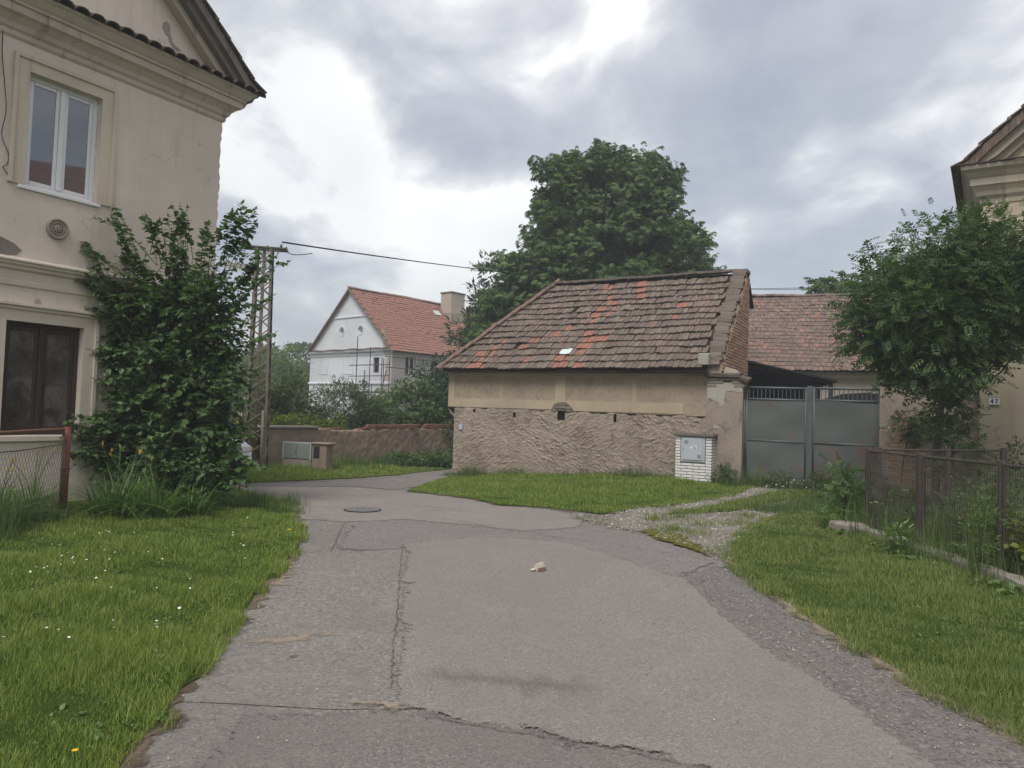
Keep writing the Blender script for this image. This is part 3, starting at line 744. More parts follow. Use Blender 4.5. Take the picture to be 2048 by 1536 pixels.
# ------------------------------------------------------------------ house on the left: gable end to the road
def left_house():
    A = math.radians(58)
    root = empty('house', (-5.22, 13.24, 0), A, 'beige rendered two-storey house on the left with white-framed window and moulded cornice', 'house')
    XC = -.21; XL = -10.4; XA = (XC + XL) / 2
    up = (-3.38, -2.35, 4.59, 6.22); lo = (-3.50, -2.44, 1.05, 2.66)
    up2 = (-6.9, -5.85, 4.59, 6.22); lo2 = (-7.0, -5.95, 1.05, 2.66)
    mb = MB()
    wall_face(mb, XL, XC - .12, -.2, 6.72, [up, lo, up2, lo2], 0, .17)
    # broken plaster edge at the corner
    zs = np.arange(-.2, 6.73, .07); r = random.Random(3); px = [XC + r.uniform(-.028, .006) + (-.02 if 2 < z % 1.9 < 1.6 else 0) for z in zs]
    for i in range(len(zs) - 1):
        z0, z1 = zs[i], zs[i+1]
        mb.quad((XC-.12, 0, z0), (px[i], 0, z0), (px[i+1], 0, z1), (XC-.12, 0, z1))
        mb.quad((px[i], 0, z0), (px[i]-.01, 9.0, z0), (px[i+1]-.01, 9.0, z1), (px[i+1], 0, z1))
    mb.quad((XL, 0, -.2), (XL, 9, -.2), (XL, 9, 6.72), (XL, 0, 6.72)); mb.quad((XL, 9, -.2), (XC, 9, -.2), (XC, 9, 6.72), (XL, 9, 6.72))
    mb.build('wall', M_house_l, root)
    # pediment wall
    ap = 7.42 + (XC - XA) * .885
    mb = MB().prism([(XL, .03, 6.72), (XC, .03, 6.72), (XC, .03, 7.42), (XA, .03, ap), (XL, .03, 7.42)], (0, .3, 0))
    mb.build('gable', M_house_l, root)
    # broken patch of render on the pediment, its edge proud of the bare area
    mb = MB()
    out = [(-1.36,7.93),(-1.30,7.90),(-1.28,7.83),(-1.285,7.76),(-1.25,7.70),(-1.24,7.64),(-1.19,7.60),(-1.13,7.575),(-1.09,7.57),(-1.08,7.535),(-1.13,7.525),(-1.20,7.535),(-1.24,7.57),(-1.285,7.62),(-1.30,7.68),(-1.36,7.71),(-1.41,7.77),(-1.42,7.86)]
    mb.prism([(x, .018, z) for x, z in out], (0, .03, 0)); mb.build('bare_render_patch', plaster('render_scar', (.36, .315, .275), (.26, .22, .19), .5, .8), root)
    # main cornice, mitred round the corner
    prof = [(0,6.60),(.035,6.64),(.04,6.70),(.075,6.73),(.10,6.79),(.17,6.86),(.23,6.89),(.235,6.99),(.27,7.00),(.275,7.03),(.31,7.06),(.37,7.13),(.40,7.15),(.40,7.19),(.03,7.24)]
    st = [lambda d: (XL, -d), lambda d: (XC + d, -d), lambda d: (XC + d, 9)]
    MB().sweep(prof, st).build('cornice', M_cornice_l, root)
    # band between the floors
    band = [(0,3.14),(.03,3.16),(.035,3.22),(.02,3.23),(.02,3.36),(.06,3.39),(.065,3.42),(.10,3.45),(.10,3.475),(.125,3.49),(.125,3.51),(0,3.56)]
    MB().sweep(band, st).build('string_course', M_house_trim, root)
    # tiles along the cornice ledge
    tm = half_pipe('cornice_tile', .116, .10, .46, M_tile_dark, 6)
    s = math.atan2(.16, .40)
    for k in range(26):
        x = XC + .42 - .225 * k
        m = Matrix.Translation((x, -.47, 7.165 + random.uniform(-.006, .006))) @ Matrix.Rotation(s, 4, 'X') @ Matrix.Rotation(random.uniform(-.03, .03), 4, 'Z')
        link('cornice_tile', tm, root, m)
    # raking cornice: two mouldings stepping in, following the bell-cast eave
    ln = Vector((-1, 0, .885)).normalized(); nn = Vector((.885, 0, 1)).normalized()
    def rake(side):
        f = (lambda x: x) if side > 0 else (lambda x: 2 * XA - x)
        line = [(XC + .50, 7.27), (XC + .22, 7.43), (XC - .05, 7.70), (XC - .8, 8.37), (XA, 8.37 + (XC - .8 - XA) * .885)]
        offs = [.0, .10, .17, .30, .34]
        for (o0, o1, yf, mt, nm) in ((.02, .15, -.40, M_rake, 'raking_moulding'), (.15, .25, -.30, M_rake, 'raking_moulding'), (.25, .36, -.16, M_cornice_l, 'raking_moulding')):
            mb = MB()
            def off(i, o):
                a = Vector((line[max(i-1,0)][0], line[max(i-1,0)][1])); b = Vector((line[min(i+1,4)][0], line[min(i+1,4)][1]))
                d = (b - a).normalized(); q = Vector((-d.y, d.x)) * -1
                if q.y > 0: q = -q
                p = Vector(line[i]) + q * o
                return (f(p.x), p.y)
            n = 5; vs = []
            for i in range(n):
                if i == 4: a = (f(XA), line[4][1] - o0 * 1.34); b = (f(XA), line[4][1] - o1 * 1.34)
                else: a, b = off(i, o0), off(i, o1)
                vs += [(a[0], yf, a[1]), (b[0], yf, b[1]), (b[0], .05, b[1]), (a[0], .05, a[1])]
            fs = [(i*4 + k, i*4 + (k+1) % 4, (i+1)*4 + (k+1) % 4, (i+1)*4 + k) for i in range(n-1) for k in range(4)] + [(0,1,2,3), (16,17,18,19)]
            mb.add(vs, fs).build(nm, mt, root)
        # tile courses on the slope: one strip of overlapping tiles per course, its end showing on the verge
        pts = []
        for i in range(4):
            a, b = Vector(line[i]), Vector(line[i+1]); k = max(1, round((b - a).length / .30))
            pts += [a + (b - a) * j / k for j in range(k)]
        pts.append(Vector(line[4]))
        for i in range(len(pts) - 1):
            a, b = pts[i], pts[i+1]; d = (b - a); dn = d.normalized(); q = Vector((-dn.y, dn.x))
            if q.y < 0: q = -q
            p = [a - dn * .05 + q * .045, b + dn * .02 + q * .012, b + dn * .02 - q * .012, a - dn * .05 + q * .015]
            MB().prism([(f(v.x), -.46 + random.uniform(-.015, .015), v.y) for v in p], (0, 9.6, 0)).build('tile_course', M_tile_dark, root)
    rake(1); rake(-1)
    # windows
    def window(h, matf, paneM, outer, curtain, n_sash=2):
        xa, xb, za, zb = h
        w = MB(); y0, y1 = .10, .16; b = .065
        for (p, q) in (((xa, za), (xa+b, zb)), ((xb-b, za), (xb, zb)), ((xa+b, za), (xb-b, za+b)), ((xa+b, zb-b), (xb-b, zb))):
            w.bevbox((p[0], y0, p[1]), (q[0], y1, q[1]), .006)
        mid = (xa + xb) / 2
        w.bevbox((mid-.035, y0-.012, za+b), (mid+.035, y1, zb-b), .008)
        fr = w.build('window', matf, root)
        for (a, c) in ((xa+b, mid-.035), (mid+.035, xb-b)):
            sM = MB(); s2 = .055
            for (p, q) in (((a, za+b), (a+s2, zb-b)), ((c-s2, za+b), (c, zb-b)), ((a+s2, za+b), (c-s2, za+b+s2)), ((a+s2, zb-b-s2), (c-s2, zb-b))):
                sM.bevbox((p[0]+.002, y0+.012, p[1]+.002), (q[0]-.002, y1-.004, q[1]-.002), .006)
            sM.build('sash', matf, fr)
            MB().box((a+s2, y0+.03, za+b+s2), (c-s2, y0+.036, zb-b-s2)).build('pane', paneM, fr)
        if curtain:
            for (a, c) in ((xa+.1, xa+.34), (xb-.33, xb-.1)):
                cv = MB(); xs = np.linspace(a, c, 13)
                for i in range(12):
                    yy = [y1 + .10 + .02 * math.sin(i * 1.9), y1 + .10 + .02 * math.sin((i+1) * 1.9)]
                    cv.quad((xs[i], yy[0], za), (xs[i+1], yy[1], za), (xs[i+1], yy[1], zb), (xs[i], yy[0], zb))
                cv.build('curtain', M_curtain, fr)
        MB().box((xa-.3, .5, za-.2), (xb+.3, .55, zb+.2)).build('room_back', M_darkroom, fr)
        return fr
    f1 = window(up, M_upvc, M_pane, None, False)
    mb = MB()
    for z in (4.80, 5.35, 6.05): mb.bevbox((-2.356, .085, z), (-2.335, .125, z+.07), .004)
    mb.build('hinge', M_upvc, f1)
    window(up2, M_upvc, M_pane, None, False)
    window(lo, M_wood, M_dirtyglass, None, False); window(lo2, M_wood, M_dirtyglass, None, False)
    # window surrounds: outer fillet and flat band
    def surround(h, m, bot=False, lip=False):
        xa, xb, za, zb = h; w1, w2 = .15, .20
        mb = MB()
        def ring(i, o, y):
            mb.box((xa-o, y, za), (xa-i, .01, zb+o)); mb.box((xb+i, y, za), (xb+o, .01, zb+o)); mb.box((xa-i, y, zb+i), (xb+i, .01, zb+o))
        ring(0.0, .165, -.022); ring(.165, .215, -.05)
        if lip: mb.box((xa-.26, -.085, zb+.215), (xb+.26, .01, zb+.245)); mb.box((xa-.24, -.06, zb+.245), (xb+.24, .01, zb+.262))
        return mb.build('window_surround', m, root)
    surround(up, M_surround); surround(up2, M_surround)
    surround(lo, M_house_trim, lip=True); surround(lo2, M_house_trim, lip=True)
    MB().bevbox((-3.72, -.05, .96), (-2.26, .02, 1.045), .01).build('sill', M_house_trim, root)
    MB().bevbox((-3.46, -.03, 4.535), (-2.30, .10, 4.587), .008).build('sill', M_upvc, root)
    # round rosette medallion
    cx, cz, R = -2.90, 4.07, .155
    mb = MB(); n = 40
    prof = [(R, 0), (R, -.035), (R-.012, -.05), (R-.03, -.05), (R-.042, -.03), (R-.055, -.03), (R-.062, -.045), (R-.074, -.045), (R-.082, -.025)]
    vs = [(cx + r_*math.cos(2*math.pi*k/n), y, cz + r_*math.sin(2*math.pi*k/n)) for r_, y in prof for k in range(n)]
    fs = [(i*n+k, i*n+(k+1)%n, (i+1)*n+(k+1)%n, (i+1)*n+k) for i in range(len(prof)-1) for k in range(n)]
    mb.add(vs, fs + [tuple((len(prof)-1)*n + k for k in range(n))])
    med = mb.build('medallion', plaster('rosette_plaster', (.33, .285, .24), (.14, .12, .10), .6, .4), root)
    for k in range(9):
        a = 2*math.pi*k/9
        p = MB(); vs = [(0,0,0),(.016,-.016,.02),(.02,-.02,.045),(0,-.012,.068),(-.02,-.02,.045),(-.016,-.016,.02),(0,-.034,.035)]
        m = Matrix.Translation((cx, -.026, cz)) @ Matrix.Rotation(a, 4, 'Y')
        p.add([m @ Vector(v) for v in vs], [(0,1,6),(1,2,6),(2,3,6),(3,4,6),(4,5,6),(5,0,6)])
        p.build('petal', med.data.materials[0], med)
    MB().add(*sphere_pts(cx, -.045, cz, .022)).build('boss', med.data.materials[0], med)
    # bare spot where a fitting was
    MB().prism([(-3.14,-.004,2.99),(-3.09,-.004,3.02),(-3.055,-.004,2.97),(-3.06,-.004,2.87),(-3.10,-.004,2.82),(-3.15,-.004,2.86)], (0, .02, 0)).build('bare_spot', M_mortar, root)
    MB().prism([(-3.6,-.006,3.55),(-3.42,-.006,3.58),(-3.35,-.006,3.66),(-3.45,-.006,3.74),(-3.62,-.006,3.80),(-3.9,-.006,3.76),(-3.9,-.006,3.56)], (0, .02, 0)).build('soot_stain', plaster('soot_plaster', (.23, .20, .175), (.06, .055, .05), .9, .4), root)
    # loose cable hanging down the front
    pts = [(-3.76,-.05,7.1),(-3.755,-.02,6.4),(-3.70,-.03,5.9),(-3.665,-.03,5.55),(-3.70,-.03,5.2),(-3.60,-.03,4.95),(-3.62,-.03,4.80),(-3.66,-.03,4.76),(-3.58,-.03,4.66),(-3.53,-.02,4.64)]
    MB().tube(smooth_path(pts, 5), .006, 5).build('loose_cable', M_cable, root)
    return root
def sphere_pts(cx, cy, cz, r, n=8, m=5, sq=(1,1,1)):
    vs = [(cx, cy, cz + r*sq[2])]; fs = []
    for j in range(1, m):
        t = math.pi*j/m
        for k in range(n):
            a = 2*math.pi*k/n; vs.append((cx + r*sq[0]*math.sin(t)*math.cos(a), cy + r*sq[1]*math.sin(t)*math.sin(a), cz + r*sq[2]*math.cos(t)))
    vs.append((cx, cy, cz - r*sq[2]))
    fs += [(0, 1+k, 1+(k+1)%n) for k in range(n)]
    for j in range(m-2): fs += [(1+j*n+k, 1+j*n+(k+1)%n, 1+(j+1)*n+(k+1)%n, 1+(j+1)*n+k) for k in range(n)]
    b = 1+(m-2)*n; fs += [(b+k, b+(k+1)%n, len(vs)-1) for k in range(n)]
    return vs, fs
def smooth_path(pts, k=4):
    P = [Vector(p) for p in pts]; out = []
    for i in range(len(P)-1):
        p0, p1, p2, p3 = P[max(i-1,0)], P[i], P[i+1], P[min(i+2,len(P)-1)]
        for j in range(k):
            t = j/k
            out.append(.5*((2*p1)+(-p0+p2)*t+(2*p0-5*p1+4*p2-p3)*t*t+(-p0+3*p1-3*p2+p3)*t**3))
    out.append(P[-1]); return out
left_house()

# ------------------------------------------------------------------ house on the right, number 47
def right_house():
    A = -math.radians(33)
    root = empty('house', (9.88, 15.6, 0), A, 'ochre house at the right edge with number plate 47 and weathered stepped cornice', 'house')
    XR = 9.6; XA = XR / 2
    mb = MB(); wall_face(mb, 0, XR, -.2, 6.7, [], 0)
    mb.quad((0,0,-.2), (0,9,-.2), (0,9,6.7), (0,0,6.7)); mb.quad((XR,0,-.2), (XR,9,-.2), (XR,9,6.7), (XR,0,6.7)); mb.quad((0,9,-.2),(XR,9,-.2),(XR,9,6.7),(0,9,6.7))
    mb.build('wall', M_house_r, root)
    # corner pilasters, proud of the recessed field
    for a, b in ((0.0, .515), (1.9, 2.4)):
        m2 = MB(); zs = np.arange(-.2, 6.3, .12); r = random.Random(5); e = [a + (r.uniform(-.014, .006)) for _ in zs]
        m2.box((a+.02, -.055, -.2), (b, .0, 6.25))
        for i in range(len(zs)-1): m2.quad((e[i], -.056, zs[i]), (a+.03, -.056, zs[i]), (a+.03, -.056, zs[i+1]), (e[i+1], -.056, zs[i+1])); m2.quad((e[i], -.056, zs[i]), (e[i+1], -.056, zs[i+1]), (e[i+1], .02, zs[i+1]), (e[i], .02, zs[i]))
        m2.build('pilaster', M_house_r, root)
    prof = [(0,6.33),(.03,6.36),(.05,6.45),(.12,6.52),(.15,6.60),(.22,6.70),(.25,6.72),(.26,6.86),(.30,6.90),(.36,6.98),(.44,7.04),(.46,7.10),(.46,7.12),(.02,7.20)]
    prof = [(d * .84, z) for d, z in prof]
    MB().sweep(prof, [lambda d: (-d, 9), lambda d: (-d, -d), lambda d: (.42, -d)]).build('cornice', M_house_rt, root)
    p2 = [(d * .95, z) for d, z in prof]
    MB().sweep(p2, [lambda d: (.42, -d), lambda d: (XR+.4, -d)]).build('cornice', M_house_r, root)
    tm = beaver_tile('cornice_tile', .20, .46, .022, M_tile_brown, 5)
    for k in range(22):
        m = Matrix.Translation((-.36 + .19*k, -.43, 7.135 + random.uniform(-.006, .006))) @ Matrix.Rotation(math.atan2(.12, .45), 4, 'X') @ Matrix.Rotation(random.uniform(-.05, .05), 4, 'Z')
        link('cornice_tile', tm, root, m)
    line = [(-.50, 7.13), (-.26, 7.27), (0.0, 7.55), (.5, 8.0), (XA, 8.0 + (XA-.5)*.86)]
    ap = line[-1][1]
    MB().prism([(0,.04,6.7),(XR,.04,6.7),(XR,.04,7.3),(XA,.04,ap-.2),(0,.04,7.3)], (0,.3,0)).build('gable', M_house_r, root)
    for side in (1, -1):
        f = (lambda x: x) if side > 0 else (lambda x: 2*XA - x)
        for (o0, o1, yf, mt) in ((.03, .20, -.36, M_tile_brown), (.20, .36, -.24, M_house_rt), (.36, .50, -.10, M_house_rt)):
            vs = []
            for i in range(5):
                a = Vector(line[max(i-1,0)]); b = Vector(line[min(i+1,4)]); d = (b-a).normalized(); q = Vector((d.y, -d.x))
                if i == 4: p, p_ = (XA, ap - o0*1.32), (XA, ap - o1*1.32)
                else: p = Vector(line[i]) + q*o0; p_ = Vector(line[i]) + q*o1
                p_ = (p_[0], max(p_[1], 7.14)); p = (p[0], max(p[1], 7.14))
                vs += [(f(p[0]), yf, p[1]), (f(p_[0]), yf, p_[1]), (f(p_[0]), .06, p_[1]), (f(p[0]), .06, p[1])]
            MB().add(vs, [(i*4+k, i*4+(k+1)%4, (i+1)*4+(k+1)%4, (i+1)*4+k) for i in range(4) for k in range(4)] + [(0,1,2,3)]).build('raking_moulding', mt, root)
        pts = []
        for i in range(4):
            a, b = Vector(line[i]), Vector(line[i+1]); k = max(1, round((b-a).length/.32)); pts += [a+(b-a)*j/k for j in range(k)]
        pts.append(Vector(line[4]))
        for i in range(len(pts)-1):
            a, b = pts[i], pts[i+1]; dn = (b-a).normalized(); q = Vector((-dn.y, dn.x))
            p = [a-dn*.05+q*.05, b+dn*.02+q*.012, b+dn*.02-q*.012, a-dn*.05+q*.02]
            MB().prism([(f(v.x), -.42+random.uniform(-.02,.02), v.y) for v in p], (0, 9.6, 0)).build('tile_course', M_tile_brown, root)
    # enamel number plate
    pl = MB().bevbox((.155, -.085, 2.085), (.345, -.058, 2.24), .004).build('number_plate', M_signwhite, root)
    def digit(ch, x, z, h, w):
        t = .018; mb = MB(); y0, y1 = -.0885, -.084
        if ch == '4':
            mb.prism([(x+w*.62,y0,z+h),(x+w*.62+t,y0,z+h),(x+w*.62+t,y0,z),(x+w*.62,y0,z)], (0,.004,0))
            mb.prism([(x,y0-.0004,z+h*.32),(x+w,y0-.0004,z+h*.32),(x+w,y0-.0004,z+h*.32+t*.8),(x,y0-.0004,z+h*.32+t*.8)], (0,.004,0))
            mb.prism([(x,y0-.0008,z+h*.34),(x+t,y0-.0008,z+h*.34),(x+w*.62+t*.6,y0-.0008,z+h),(x+w*.62-t*.3,y0-.0008,z+h)], (0,.004,0))
        else:
            mb.prism([(x,y0,z+h-t),(x+w,y0,z+h-t),(x+w,y0,z+h),(x,y0,z+h)], (0,.004,0))
            mb.prism([(x+w*.25,y0-.0004,z),(x+w*.25+t,y0-.0004,z),(x+w,y0-.0004,z+h-t*.5),(x+w-t,y0-.0004,z+h-t*.5)], (0,.004,0))
        mb.build('digit', M_ink, pl)
    digit('4', .182, 2.115, .095, .052); digit('7', .262, 2.115, .095, .052)
    b = MB().prism([(.155,-.0865,2.085),(.345,-.0865,2.085),(.345,-.0865,2.093),(.155,-.0865,2.093)], (0,.003,0))
    b.prism([(.155,-.0869,2.232),(.345,-.0869,2.232),(.345,-.0869,2.24),(.155,-.0869,2.24)], (0,.003,0)); b.build('plate_border', M_ink, pl)
    # two old porcelain insulators on hooks
    for x, z in ((.27, 6.24), (.44, 6.26)):
        br = MB().tube([(x, 0, z-.05), (x, -.12, z-.05), (x, -.14, z+.0)], .012, 6).build('insulator_hook', M_rust, root)
        MB().tube([(x,-.14,z-.01),(x,-.14,z+.02),(x,-.14,z+.05),(x,-.14,z+.08),(x,-.14,z+.12)], [.03,.045,.028,.034,.018], 10).build('insulator', M_lamp, br)
    return root
right_house()

# ------------------------------------------------------------------ house across the road, seen mirrored in the window panes
def mirrored_house():
    root = empty('house', (16.6, 9.0, 0), math.radians(-90), 'red-roofed house off the right edge, mirrored in the upper window', 'house')
    W, D = 10.5, 9.0
    mb = MB(); wall_face(mb, 0, W, -.2, 6.9, [(1.6,2.7,1.1,2.7),(4.6,5.7,1.1,2.7),(7.6,8.7,1.1,2.7),(1.6,2.7,4.5,6.0),(4.6,5.7,4.5,6.0),(7.6,8.7,4.5,6.0)], 0, .2)
    mb.quad((0,0,-.2),(0,D,-.2),(0,D,6.9),(0,0,6.9)); mb.quad((W,0,-.2),(W,D,-.2),(W,D,6.9),(W,0,6.9)); mb.quad((0,D,-.2),(W,D,-.2),(W,D,6.9),(0,D,6.9))
    for x in (0, W): mb.poly([(x,0,6.9),(x,D,6.9),(x,D/2,12.3)])
    mb.build('wall', M_house_r, root)
    for x in (1.6,4.6,7.6):
        for z, h in ((1.1,1.6),(4.5,1.5)): MB().box((x,.12,z),(x+1.1,.18,z+h)).build('window', M_pane, root)
    s = Vector((0, D/2+.4, 5.9)); n = 30
    for k in range(n):
        y0, z0 = -.4+s.y*k/n, 6.7+s.z*k/n; y1, z1 = -.4+s.y*(k+1.15)/n, 6.7+s.z*(k+1.15)/n
        for f in (lambda y: y, lambda y: D-y):
            MB().prism([(-.3,f(y0),z0+.06),(-.3,f(y1),z1+.01),(-.3,f(y1),z1-.02),(-.3,f(y0),z0+.02)],(W+.6,0,0)).build('tile_course', M_tile_white, root)
mirrored_house()
# ------------------------------------------------------------------ barn
BARN_O = (4.92, 18.5, 0); BARN_A = -math.radians(28)
def barn():
    root = empty('barn', BARN_O, BARN_A, 'old barn in the middle with scored pinkish plaster and lichened tile roof', 'barn')
    L = 7.6; D = 3.4
    # upper wall band
    frames_h = [(-4.16, -3.90, 1.66, 1.76)]
    mb = MB(); mb.quad((-7.66,0,1.70),(-.04,0,1.66),(-.04,0,2.84),(-7.7,0,2.84))
    mb.quad((-7.70,0,1.70),(-7.70,0,2.84),(-7.66,D,2.84),(-7.66,D,1.70))
    mb.quad((-7.66,0,1.70),(-7.7,0,2.84),(-7.7,0,2.84),(-7.66,0,1.70)) if False else None
    mb.quad((-7.5,D,-.6),(.3,D,-.6),(.3,D,5.6),(-5.5,D,5.6))
    # sloping underside where the face steps back, and the end wall
    for i in range(8):
        a, b = i/8, (i+1)/8
        f = lambda t: (-7.70 + .24*ss(0, 1, t), 1.70 - .38*t)
        (x0,z0),(x1,z1) = f(a), f(b)
        mb.quad((x0,0.0,z0),(x1,0.0,z1),(x1+.03,D,z1),(x0+.03,D,z0))
    mb.quad((-7.46,0,1.32),(-7.46,0,-.7),(-7.43,D,-.7),(-7.43,D,1.32))
    mb.build('wall', M_barn_panel, root)
    # smooth plaster frames standing proud of the rough panels
    fr = MB()
    def strip(x0, x1, z0, z1, y=-.018): fr.box((x0, y, z0), (x1, .01, z1))
    strip(-7.70, -7.48, 1.72, 2.80); strip(-4.20, -3.89, 1.72, 2.66, -.020)
    strip(-7.48, -4.20, 1.72, 1.965); strip(-3.89, -.62, 1.70, 1.975); strip(-7.48, -4.20, 2.625, 2.70); strip(-3.89, -.62, 2.625, 2.70)
    strip(-2.0, -1.86, 1.975, 2.625, -.012); strip(-5.95, -5.85, 1.965, 2.625, -.006)
    fr.build('plaster_frame', M_barn_smooth, root)
    MB().sweep([(0,2.68),(.035,2.70),(.04,2.74),(.02,2.75)], [lambda d: (-7.70,-d-.018), lambda d: (-.62,-d-.018)]).build('eave_moulding', M_barn_smooth, root)
    MB().box((-7.72,-.055,2.752),(-.02,.02,2.86)).build('wall_plate', plaster('eave_plaster_brown', (.24,.185,.15), (.12,.09,.07), .7, .6), root)
    # lower wall: plaster scored with a trowel, ridge by ridge
    nx, nz = 420, 128
    xs = np.linspace(-7.47, -.04, nx); zs = np.linspace(-.55, 1.74, nz)
    Hh = np.zeros((nz, nx)); r = np.random.default_rng(4)
    GX, GZ = np.meshgrid(xs, zs)
    for k in range(5200):
        cx, cz = r.uniform(-7.6, 0), r.uniform(-.5, 1.75)
        band = math.sin(cz*3.1 + cx*.9) + .6*math.sin(cx*1.9 + 1)
        ang = math.radians((34 if band > 0 else -28) + r.normal(0, 22)); l = r.uniform(.03, .10); w = r.uniform(.010, .020)
        i0, i1 = np.searchsorted(xs, (cx-l*1.6, cx+l*1.6)); j0, j1 = np.searchsorted(zs, (cz-l*1.3, cz+l*1.3))
        if i1 <= i0 or j1 <= j0: continue
        dx, dz = GX[j0:j1, i0:i1]-cx, GZ[j0:j1, i0:i1]-cz
        a = dx*math.cos(ang)+dz*math.sin(ang); b = -dx*math.sin(ang)+dz*math.cos(ang)
        Hh[j0:j1, i0:i1] += r.uniform(.008, .030)*np.exp(-(a/l)**4-(b/w)**2)*np.where(b > 0, 1, .8)
    Hh = np.minimum(Hh*.5, .028)*(.45+.55*ss(-.2, .5, np.sin(GX*1.7+GZ*2.3)+.9)) + r.normal(0, .005, Hh.shape)
    Hh *= ss(1.78, 1.6, GZ)*.9+.1
    top = 1.70 + .02*np.sin(xs*7)+.015*np.sin(xs*17+1)-.05*ss(-7.0,-1,xs)
    edge = .03*r.normal(0,.3,nz)
    X = GX.copy(); X[:,0] += edge
    V = np.c_[X.ravel(), (-.004-Hh).ravel(), np.minimum(GZ, top[None]).ravel()]
    i, j = np.meshgrid(np.arange(nx-1), np.arange(nz-1)); k = (j*nx+i).ravel()
    holes = [(-4.12,-3.88,1.44,1.72), (-5.50,-5.41,1.47,1.62), (-6.83,-6.74,1.58,1.66), (-2.48,-2.39,1.44,1.65)]
    cxm, czm = (GX[:-1,:-1]+GX[1:,1:]).ravel()/2, (GZ[:-1,:-1]+GZ[1:,1:]).ravel()/2
    keep = np.ones(len(k), bool)
    for h in holes: keep &= ~((cxm>h[0])&(cxm<h[1])&(czm>h[2])&(czm<h[3]))
    k = k[keep]
    link('scored_plaster', mesh_np('scored_plaster', V, np.c_[k,k+1,k+1+nx,k+nx], M_barn_rough, smooth=True), root)
    for h in holes:
        m2 = MB(); x0,x1,z0,z1 = h[0]-.03,h[1]+.03,h[2]-.03,h[3]+.03
        for q in (((x0,0,z0),(x0,.28,z0),(x0,.28,z1),(x0,0,z1)),((x1,0,z0),(x1,.28,z0),(x1,.28,z1),(x1,0,z1)),((x0,0,z1),(x1,0,z1),(x1,.28,z1),(x0,.28,z1)),((x0,0,z0),(x1,0,z0),(x1,.28,z0),(x0,.28,z0)),((x0,.28,z0),(x1,.28,z0),(x1,.28,z1),(x0,.28,z1))): m2.quad(*q)
        m2.build('vent_hole', M_mortar_dark if h[1]-h[0] > .2 else M_brick_red, root)
    # bricks bared above the vent
    bm_ = box_mesh('brick', .25, .05, .065, M_brick, .004, 1, .003); bg_ = box_mesh('brick', .25, .05, .065, M_brick_grey, .004, 1, .003)
    for (x, z, s) in ((-4.12,1.86,.75),(-3.93,1.87,.85),(-4.18,1.785,.6),(-4.0,1.79,1.0),(-3.80,1.78,.7),(-4.22,1.71,.4),(-3.78,1.70,.5)):
        link('brick', bg_, root, Matrix.Translation((x, -.012, z)) @ Matrix.Rotation(random.uniform(-.05,.05),4,'Y') @ Matrix.Scale(s, 4, (1,0,0)))
    MB().prism([(-4.32,-.024,1.70),(-4.22,-.024,1.86),(-4.1,-.024,1.92),(-3.86,-.024,1.93),(-3.72,-.024,1.82),(-3.62,-.024,1.68)], (0,.02,0)).build('bare_mortar', M_mortar_dark, root)
    MB().bevbox((-7.28,-.05,1.05),(-7.15,.0,1.21),.005).build('junction_box', M_cabinet, root)
    # gable masonry at the right end, one course after another
    core = MB().prism([(.30,0,2.75),(.30,D,2.75),(.30,D,5.72),(.30,3.15,5.80),(.30,.0,2.98)], (-.33,0,0)); core.build('gable_core', M_mortar, root)
    n = 0; cz = 2.80
    row = 0
    while cz < 5.70:
        y0 = max(0.0, (cz+.075-2.90)/.905 - .02); y = y0 + (0 if row % 2 else .125) - .0
        segs = [(y0, y)] if y - y0 > .05 else []
        y = y if segs else y0
        while y < D - .02:
            e = min(D, y+.26); segs.append((y, e)); y = e
        for a, b in segs:
            if b - a < .04: continue
            ln = b - a - .012
            m = Matrix.Translation((.300 + random.uniform(-.006,.010), (a+b)/2, cz+.033)) @ Matrix.Rotation(math.pi/2+random.uniform(-.03,.03),4,'Z') @ Matrix.Scale(ln/.25,4,(1,0,0))
            if n < 290: link('brick', bm_, root, m); n += 1
        cz += .0835; row += 1
    # raking verge of stepped bricks
    cap = box_mesh('verge_brick', .38, .24, .10, M_brick_grey, .008, 2, .008)
    for k in range(27):
        t = k/26
        m = Matrix.Translation((.115+random.uniform(-.04,.025), -.02+3.12*t+random.uniform(-.03,.03), 3.0+2.84*t)) @ Matrix.Rotation(random.uniform(-.12,.12),4,'Z') @ Matrix.Rotation(random.uniform(-.09,.09),4,'Y')
        link('verge_brick', cap, root, m)
    MB().bevbox((-.09,2.98,5.80),(.34,3.42,5.93),.02).build('cap_stone', M_coping, root)
    MB().bevbox((-.20,-.34,2.93),(.06,-.05,3.22),.015).build('verge_block', M_lime, root)
    # buttress beside the gate
    bt = MB(); bt.box((-.05,-.03,-.3),(.84,.55,2.52)); bt.build('buttress', M_buttress, root)
    p = MB().prism([(-.03,-.038,2.50),(.82,-.038,2.50),(.83,-.038,2.28),(.72,-.038,2.27),(.62,-.038,2.31),(.44,-.038,2.30),(.39,-.038,2.10),(.40,-.038,1.98),(.33,-.038,1.90),(.27,-.038,2.00),(.16,-.038,2.06),(.06,-.038,2.12),(-.02,-.038,2.1)], (0,.02,0))
    p.build('render_remnant', M_lime, root)
    p = MB().prism([(.12,-.0385,1.42),(.2,-.0385,1.46),(.28,-.0385,1.43),(.30,-.0385,1.36),(.24,-.0385,1.38),(.16,-.0385,1.385)], (0,.02,0)); p.build('render_remnant', M_lime, root)
    gb = box_mesh('brick', .25, .12, .065, M_brick_grey, .004, 3, .004)
    for q in range(3):
        for i in range(4):
            if (q, i) in ((0, 1), (0, 2), (1, 2)): continue
            link('brick', gb, root, Matrix.Translation((.08+.225*i-(.06 if q % 2 else 0), .01, 2.44+.078*q)))
